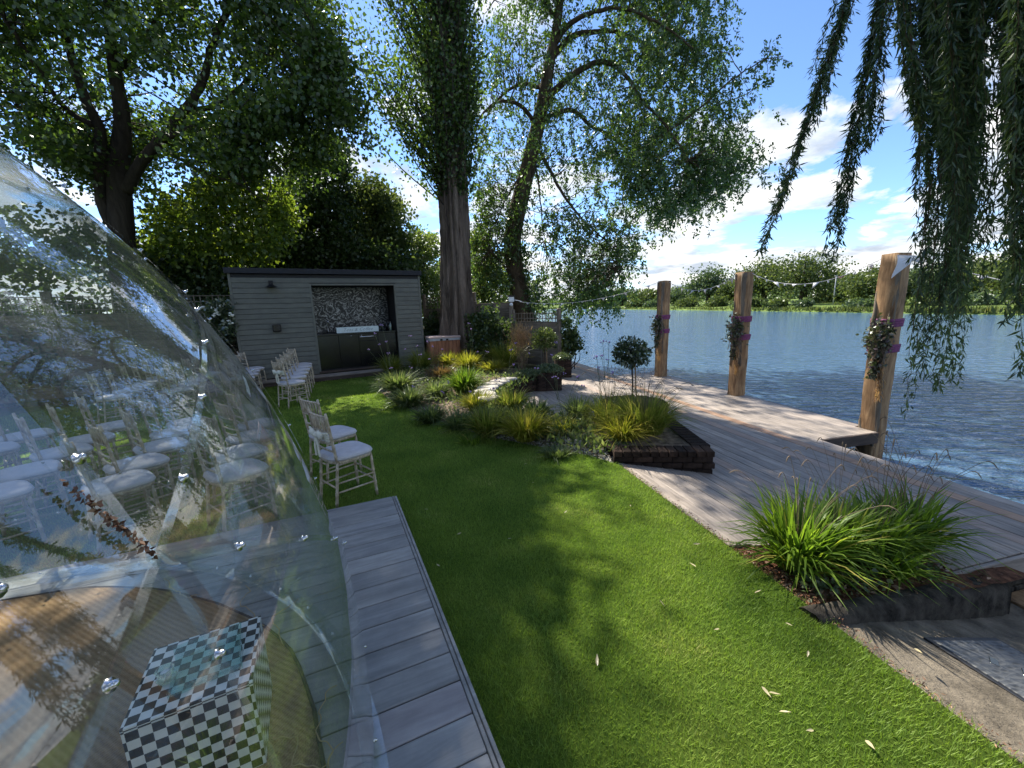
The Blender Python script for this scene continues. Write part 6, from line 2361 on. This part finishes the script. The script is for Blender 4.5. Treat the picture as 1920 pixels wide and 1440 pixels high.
P1, D1, m1 = hang(C_d, 6, 30, 0.85, 0.38)
P2, D2, m2 = hang(C_s, 4, 20, 0.85, 0.32)
P3, D3, m3 = hang(C_b, 3, 14, 0.35, 0.12)
leaves_obj('crown', np.vstack([P1, P2, P3]), MT['lf_lean'], t, np.vstack([D1, D2, D3]), L=0.125, W=0.032, jit=0.65)
for m in (m1, m2, m3):
    stuff(m.build('drooping_twigs', MT['bark_lean'], t, False, True))
# ivy on its base
n = 700
z = rng.uniform(0.2, 4.2, n)
a = rng.uniform(-0.9, 0.9, n)
cxx = np.interp(z, [p[2] for p in main], [p[0] for p in main])
r = 0.40 + np.abs(rng.normal(0, .06, n))
leaves_obj('ivy', np.stack([cxx + r * np.cos(a), YA + r * np.sin(a) - 0.1, z], -1), MT['lf_dark'], t, L=0.09, W=0.04)

# 5 weeping willow: trunk behind the viewer, curtains hanging at the right
base = np.array([2.4, -3.4, 0.0])
wl = [([(2.4, -3.4, 2.6), (2.8, -2.2, 4.2), (3.4, -0.6, 5.4), (4.2, 1.2, 5.9), (5.0, 2.8, 5.8), (5.6, 3.8, 5.5)], 0.20, 0.04),
      ([(2.4, -3.4, 2.9), (2.2, -2.0, 4.6), (2.5, -0.3, 5.9), (3.1, 1.6, 6.4), (3.9, 3.3, 6.3), (4.4, 4.3, 6.0)], 0.18, 0.04),
      ([(2.4, -3.3, 2.7), (3.6, -2.5, 4.0), (5.0, -1.2, 5.0), (6.2, 0.6, 5.3), (6.6, 2.0, 5.0)], 0.16, 0.04),
      ([(2.4, -3.4, 3.0), (1.4, -3.6, 4.6), (0.2, -3.6, 5.6), (-1.0, -3.2, 6.0), (-2.2, -2.6, 5.8)], 0.16, 0.04),
      ([(2.4, -3.5, 2.8), (2.0, -4.8, 4.4), (1.2, -6.2, 5.2), (0.2, -7.4, 5.2)], 0.15, 0.04),
      ([(2.4, -3.4, 3.2), (2.6, -3.2, 5.0), (2.2, -2.8, 6.8), (1.8, -2.2, 8.2)], 0.18, 0.05)]
t = grow_tree('weeping_willow', 'weeping willow whose leafy curtains hang at the upper right', tuple(base), ([base, base + [0.05, 0, 1.2], base + [0, 0, 2.4], base + [0.05, 0.05, 3.2]], [0.48, 0.36, 0.33, 0.28]), wl, MT['bark_dark'])
WN = np.vstack([smooth_path(l[0], 6)[6:] for l in wl])


def strand(pts, dens, sub, spread, name='strand', leafL=0.068):
    """hanging withy bundle: stems and narrow leaves"""
    P = smooth_path(pts, 8)
    mb = MB()
    LPs, LDs = [], []
    for k in range(sub):
        off = np.outer(np.linspace(0.25, 1, len(P)), rng.normal(0, spread, 3) * [1, 1, 0.25])
        e = int(len(P) * random.uniform(0.55, 1.0)) if k else len(P)
        e = max(e, 4)
        Q_ = (P + off + rng.normal(0, 0.006, P.shape))[:e]
        mb.tube(Q_, np.linspace(0.0045, 0.0012, len(Q_)), 4, False)
        ln = np.linalg.norm(np.diff(Q_, axis=0), axis=1).sum()
        n = int(dens * ln)
        u = rng.uniform(0.03, 1, n) * (len(Q_) - 1)
        i = np.minimum(u.astype(int), len(Q_) - 2)
        f = (u - i)[:, None]
        d = unit(Q_[i + 1] - Q_[i])
        LPs.append(Q_[i] * (1 - f) + Q_[i + 1] * f + rng.normal(0, 0.012, (n, 3)))
        LDs.append(d * 1.0 + rng.normal(0, 0.45, (n, 3)))
    o = mb.build(name, MT['bark_lean'], t, False, True)
    V, Q2 = leaf_arrays(np.vstack(LPs), np.vstack(LDs), L=leafL, W=0.0062 * leafL / 0.068, jit=0.25)
    obj('leaves', make_mesh('leaves', V - np.array(t.location), Q2), MT['lf_willow'], o)


def wpath(pp, Y, dY=0.0):
    return [AT(x, y, Y + dY * i) for i, (x, y) in enumerate(pp)]


strand(wpath([(1640, -170), (1600, -20), (1560, 110), (1520, 230), (1485, 340), (1455, 420), (1440, 470)], 3.9), 120, 9, 0.062)
strand(wpath([(1690, -170), (1655, -10), (1630, 120), (1605, 240), (1585, 350), (1565, 430), (1552, 490)], 3.8), 120, 9, 0.062)
strand(wpath([(1620, -170), (1585, 0), (1550, 130), (1530, 200)], 4.1), 140, 5, 0.05)
strand(wpath([(1690, -150), (1660, 30), (1640, 180), (1625, 280)], 3.6), 140, 5, 0.05)
for k in range(27):
    x0 = random.uniform(1690, 1850)
    Y = random.uniform(2.9, 3.9)
    xm = 1745 + (x0 - 1690) / 160 * 90 + random.uniform(-10, 10)
    yb = random.uniform(330, 600) if k % 3 else random.uniform(580, 740)
    xb = xm - random.uniform(0, 0.25) * max(0, yb - 480) + random.uniform(-12, 12)
    xb = max(xb, 1708)
    strand(wpath([(x0 + 25, -190), (x0, 0), ((x0 + xm) / 2, 160), (xm, yb * 0.6), (xb, yb)], Y), 120, 5, 0.040)
for k in range(10):
    x0 = random.uniform(1902, 1990)
    Y = random.uniform(2.4, 3.2)
    yb = random.uniform(450, 820)
    strand(wpath([(x0 + 10, -190), (x0 + 4, 0), (x0, 200), (x0, yb * 0.7), (x0 - 2, yb)], Y), 125, 6, 0.04)
for k in range(6):
    x0 = random.uniform(1840, 1930)
    strand(wpath([(x0 + 10, -190), (x0, -60), (x0, 60), (x0 + 5, random.uniform(180, 290))], random.uniform(2.6, 3.2)), 110, 5, 0.05)
for (x, y, b) in ((1712, 600, 770), (1760, 560, 720), (1838, 420, 560), (1735, 560, 700), (1786, 540, 690)):
    strand(wpath([(x + 30, y - 260), (x + 14, y - 80), (x, y + 40), (x - 6, b)], 3.1), 70, 3, 0.03)
# the rest of the crown overhead and behind, as strands from each limb
for l in wl:
    Pn = smooth_path(l[0], 6)[8:]
    for k in range(9):
        p = Pn[random.randrange(len(Pn))] + rng.normal(0, 0.25, 3)
        px_, py_, w_ = proj(p)
        if w_[0] > 0.2 and -300 < px_[0] < 2300:
            continue
        ln = random.uniform(1.2, 2.6)
        strand([p, p + [random.gauss(0, .15), random.gauss(0, .15), -ln * 0.5], p + [random.gauss(0, .25), random.gauss(0, .25), -ln]], 40, 5, 0.10, leafL=0.12)
C = WN[rng.integers(0, len(WN), 150)] + rng.normal(0, 0.45, (150, 3)) + [0, 0, 0.5]
px_, py_, w_ = proj(C)
C = C[~((w_ > 0) & (py_ > -150) & (px_ > -400) & (px_ < 2400))]
leaves_obj('crown', clump_leaves(C, 70, 0.5), MT['lf_willow'], t, L=0.13, W=0.02)
# two trees behind the viewer, mirrored in the dome
for k, (x, y, h, r, lab) in enumerate(((-5.5, -9.0, 9.0, 3.0, 'broad tree standing behind the viewer mirrored in the dome'), (4.5, -13, 10.0, 3.2, 'tall tree on the bank behind the viewer'))):
    base = np.array([x, y, 0.0])
    top = base + [0.3, 0, h]
    Cc = base + [0, 0, h * 0.68] + unit(rng.normal(0, 1, (90, 3))) * rng.uniform(0.3, 1, (90, 1)) * [r, r, h * 0.32]
    limbs_ = [([base + [0, 0, h * 0.3 + 0.3 * i], (base + [0, 0, h * 0.45] + c) / 2, c], 0.12, 0.03) for i, c in enumerate(Cc[:7])]
    tt2 = grow_tree('garden_tree', lab, tuple(base), ([base, base + [0, 0, h * 0.4], top], [0.34, 0.26, 0.05]), limbs_, MT['bark_dark'], None, 8)
    leaves_obj('crown', clump_leaves(Cc, 70, 0.8), MT['lf_left'], tt2, L=0.26, W=0.10)

# ================================================================== FAR BANK
def far_tree(px, top_y, w_px, off, mat, label, bush=False, n=70, per=70):
    p = shore_pt(px, off)
    D = math.hypot(p[0], p[1])
    d = ray(px, top_y)
    h = CAM_H + D * d[2] / math.hypot(d[0], d[1]) - p[2]
    r = w_px / 774.0 * D / 2 * 0.92
    t = thing('far_bush' if bush else 'far_tree', label, 'bush' if bush else 'tree', tuple(p), 0, 'bushes on the far bank' if bush else 'trees on the far bank')
    u = unit(rng.normal(0, 1, (n, 3)))
    C = p + np.array([0, 0, h * (0.5 if bush else 0.56)]) + u * rng.uniform(0.25, 0.92, (n, 1)) * np.array([r, r, h * (0.46 if bush else 0.42)])
    lf = max(0.16, D * 0.0028)
    leaves_obj('crown', clump_leaves(C, per, max(0.5, r * 0.40)), MT[mat], t, L=lf * 1.5, W=lf * 0.7)
    mb = MB()
    mb.tube([p - [0, 0, 0.2], p + [0, 0, h * 0.3], p + [0.1, 0, h * 0.7]], [r * 0.10 + 0.05, r * 0.08 + 0.04, 0.03], 6)
    for c in C[:6]:
        mb.tube([p + [0, 0, h * 0.25], (p + [0, 0, h * 0.35] + c) / 2, c], [r * 0.05, r * 0.03, 0.02], 4, False)
    mb.build('trunk', MT['bark_dark'], t, False, True)


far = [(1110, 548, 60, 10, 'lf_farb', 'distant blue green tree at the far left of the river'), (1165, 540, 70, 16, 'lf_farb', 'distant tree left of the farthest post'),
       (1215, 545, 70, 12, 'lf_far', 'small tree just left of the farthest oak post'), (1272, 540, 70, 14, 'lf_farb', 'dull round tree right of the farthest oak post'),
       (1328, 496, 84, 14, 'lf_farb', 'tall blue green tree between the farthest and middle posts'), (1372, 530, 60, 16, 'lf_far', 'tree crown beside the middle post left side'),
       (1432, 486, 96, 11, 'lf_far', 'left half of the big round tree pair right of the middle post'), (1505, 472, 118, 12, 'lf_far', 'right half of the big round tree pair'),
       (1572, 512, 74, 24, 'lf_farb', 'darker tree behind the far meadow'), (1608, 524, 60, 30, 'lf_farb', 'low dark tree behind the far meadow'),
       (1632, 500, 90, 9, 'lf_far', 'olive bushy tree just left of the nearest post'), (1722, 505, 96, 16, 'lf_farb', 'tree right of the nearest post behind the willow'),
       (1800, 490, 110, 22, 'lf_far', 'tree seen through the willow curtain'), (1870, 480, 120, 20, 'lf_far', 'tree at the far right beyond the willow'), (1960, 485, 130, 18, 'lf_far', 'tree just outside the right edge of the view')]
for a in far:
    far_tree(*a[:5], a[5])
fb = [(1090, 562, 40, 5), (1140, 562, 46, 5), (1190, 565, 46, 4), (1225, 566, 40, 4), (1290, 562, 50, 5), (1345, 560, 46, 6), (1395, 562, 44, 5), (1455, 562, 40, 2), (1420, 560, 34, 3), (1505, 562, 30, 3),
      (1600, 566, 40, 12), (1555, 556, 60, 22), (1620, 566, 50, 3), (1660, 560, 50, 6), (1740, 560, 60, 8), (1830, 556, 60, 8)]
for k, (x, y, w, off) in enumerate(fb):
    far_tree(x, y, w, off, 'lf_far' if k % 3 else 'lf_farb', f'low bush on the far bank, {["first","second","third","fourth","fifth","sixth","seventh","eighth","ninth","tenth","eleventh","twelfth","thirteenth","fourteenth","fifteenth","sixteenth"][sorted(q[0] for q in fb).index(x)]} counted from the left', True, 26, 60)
# distant wood as one mass behind the meadow
P = []
for px in np.arange(1020, 2150, 3.0):
    for off in (60, 90, 130):
        q = shore_pt(px + random.uniform(-2, 2), off + random.uniform(-10, 10))
        h = random.uniform(3.0, 7.5)
        P.append(q + np.stack([rng.normal(0, 2.2, 26), rng.normal(0, 2.2, 26), rng.uniform(0, h, 26)], -1))
P = np.vstack(P)
V, Q = leaf_arrays(P, L=1.0, W=0.45)
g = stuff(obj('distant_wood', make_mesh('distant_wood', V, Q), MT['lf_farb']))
g['label'] = 'distant band of woodland beyond the far meadow'
# reeds along the far water line
n = 9000
i = rng.integers(0, len(SH) - 1, n)
f = rng.uniform(0, 1, (n, 1))
q = SH[i] * (1 - f) + SH[i + 1] * f + (nr[i] * rng.uniform(0.0, 2.2, (n, 1)))
ok = (q[:, 1] > 15)
q = q[ok]
D = np.hypot(q[:, 0], q[:, 1])
P = np.c_[q, np.full(len(q), -0.5)]
V, Q = leaf_arrays(P, np.tile([0, 0, 1.0], (len(P), 1)), L=0.75, W=0.12, jit=0.25)
g = stuff(obj('reeds', make_mesh('reeds', V, Q), MT['gr_reed']))
g['label'] = 'green reeds fringing the far bank of the river'
# pale moored boats far upstream, a pole and a pavilion on the far meadow
for k, (px, lab) in enumerate(((1085, 'leftmost tiny white boat moored far upstream'), (1120, 'tiny white boat moored far upstream right of another'))):
    p = shore_pt(px, -4)
    t = thing('moored_boat', lab, 'boat', (p[0], p[1], -0.62), R_(20), 'boats moored far upstream')
    hull = MB()
    st = [(-4.0, 1.1), (-2, 1.25), (1, 1.2), (3, 0.8), (4.6, 0.05)]
    V = []
    for x, w in st:
        V += [(x, -w, 0.9), (x, -w * 0.75, 0), (x, w * 0.75, 0), (x, w, 0.9)]
    Q = []
    for i_ in range(4):
        for q_ in range(4):
            Q.append([4 * i_ + q_, 4 * i_ + (q_ + 1) % 4, 4 * i_ + 4 + (q_ + 1) % 4, 4 * i_ + 4 + q_])
    hull.add(V, Q + [[0, 3, 2, 1]])
    hull.build('hull', MT['white'], t)
    MB().box((-0.6, 0, 1.25), (3.6, 1.7, 0.7), taper=0.85).build('cabin', MT['white'], t)
p = shore_pt(1562, 10)
pole = thing('meadow_pole', 'thin pale pole standing on the far meadow', 'pole', tuple(p))
MB().tube([(0, 0, 0), (0, 0, 5.2)], [0.09, 0.06], 8).build('shaft', MT['cord'], pole)
MB().box((0, 0, 5.25), (0.5, 0.12, 0.12)).build('cross_arm', MT['cord'], pole)
p = shore_pt(1548, 34)
pav = thing('far_pavilion', 'pale low pavilion among the far trees', 'building', tuple(p), R_(35))
MB().box((0, 0, 1.5), (7, 4, 3)).build('wall', MT['white'], pav)
MB().box((0, 0, 3.6), (7.8, 4.8, 1.2), taper=0.45).build('roof', MT['fence'], pav)
for x in (-2, 0, 2):
    MB().box((x, -2.02, 1.6), (1.0, 0.06, 1.1)).build('window', MT['black'], pav)

# ================================================================== FALLEN LEAVES ON THE LAWN
spots = [(1450, 1300), (1470, 1335), (1435, 1295), (1720, 1220), (1478, 1170), (1300, 1060), (1182, 948), (1305, 1020), (985, 870), (905, 780), (822, 1060), (862, 1000), (800, 955), (1515, 1225), (1240, 1130), (1520, 1370),
         (1345, 1180), (720, 760), (690, 748), (1000, 905), (1630, 1395), (1120, 1240), (1060, 960), (660, 745), (955, 1010), (1420, 1110)]
fm = None
for k, (x, y) in enumerate(spots):
    p = G(x, y, 0.022)
    if fm is None:
        V = np.array([(-0.03, 0, 0), (-0.01, 0.011, 0.006), (0.015, 0.010, 0.008), (0.034, 0, 0.002), (0.015, -0.010, 0.007), (-0.01, -0.011, 0.005), (0.0, 0, 0.0), (-0.055, 0.002, 0.004)])
        fm = make_mesh('fallen_leaf', V, None, [[0, 6, 1], [1, 6, 2], [2, 6, 3], [3, 6, 4], [4, 6, 5], [5, 6, 0], [7, 0, 1], [7, 5, 0]])
        fm.materials.append(MT['lf_fallen'])
    o = obj('fallen_leaf', fm, None, None, tuple(p), (random.gauss(0, .3), random.gauss(0, .3), random.uniform(0, 6.28)))
    sc_ = random.uniform(0.38, 0.75)
    o.scale = (sc_, sc_, sc_)
    tag(o, 'small dry tan leaf lying on the lawn', 'leaf', 'fallen leaves on the lawn')

# two larger loose pennants fluttering at the head of the nearest post
for k, (x, y) in enumerate(((0.02, 0), (-0.05, 1))):
    t = thing('loose_pennant', ['larger white pennant hanging down the head of the nearest post', 'white pennant blown sideways at the head of the nearest post'][k], 'pennant', tuple(T3 + [-0.05, -0.16, 0.0]))
    a = np.array([-0.08, 0, 0.0])
    b = np.array([0.16, -0.02, -0.02])
    tip = np.array([-0.12, -0.02, -0.30]) if k == 0 else np.array([0.30, -0.05, -0.14])
    n = 6
    V, T = [], []
    for i in range(n + 1):
        u = i / n
        for j, c in enumerate((a, b)):
            q = c * (1 - u) + tip * u + np.array([0, -0.02 * math.sin(u * 5 + k), 0])
            V.append(q)
    V = np.array(V)
    Q = [[2 * i, 2 * i + 1, 2 * i + 3, 2 * i + 2] for i in range(n)]
    mb = MB().add(V, Q).add(V + [0, 0.003, 0], [q[::-1] for q in Q])
    mb.build('cloth', MT['pennant'], t, True)
    MB().tube([a + [0, 0.005, 0.005], b + [0, 0.005, 0.005]], 0.005, 5).build('hem', MT['cord'], t)

# low ground cover between the clumps at the back of the bed
n = 9000
iu = (0.22 + 0.75 * rng.uniform(0, 1, n)) * (rows - 1)
iv = rng.uniform(0, len(A) - 1.01, n)
i0, j0 = iu.astype(int), iv.astype(int)
pat = np.sin(iu * 2.1) * np.cos(iv * 0.9) + 0.6 * np.sin(iv * 0.37 + iu)
ok = pat > -0.55
P = BEDV[i0, j0][ok] + np.stack([rng.normal(0, .12, ok.sum()), rng.normal(0, .12, ok.sum()), rng.uniform(0.0, 0.10, ok.sum())], -1)
V, Q = leaf_arrays(P, rng.normal(0, 1, P.shape) + [0, 0, 1.2], L=0.09, W=0.016, jit=0.2)
g = stuff(obj('ground_cover', make_mesh('ground_cover', V, Q), MT['gr_blue']))
g['label'] = 'low grey green ground cover between the bed plants'

# dry bits gathered along the lawn edge by the slipway, ramp and bed
n = 1500
s_e = rng.uniform(-1.0, 3.95, n)
P = np.stack([US[0] * s_e + UT[0] * (2.18 + np.abs(rng.normal(0, 0.035, n)) - 0.015), US[1] * s_e + UT[1] * (2.18 + np.abs(rng.normal(0, 0.035, n)) - 0.015), np.full(n, 0.004)], -1)
V, Q = leaf_arrays(P, rng.normal(0, 1, P.shape) * [1, 1, 0.15], L=0.018, W=0.003, jit=0.1)
g = stuff(obj('edge_litter', make_mesh('edge_litter', V, Q), MT['chips']))
g['label'] = 'dry clippings and bark bits along the lawn edge'
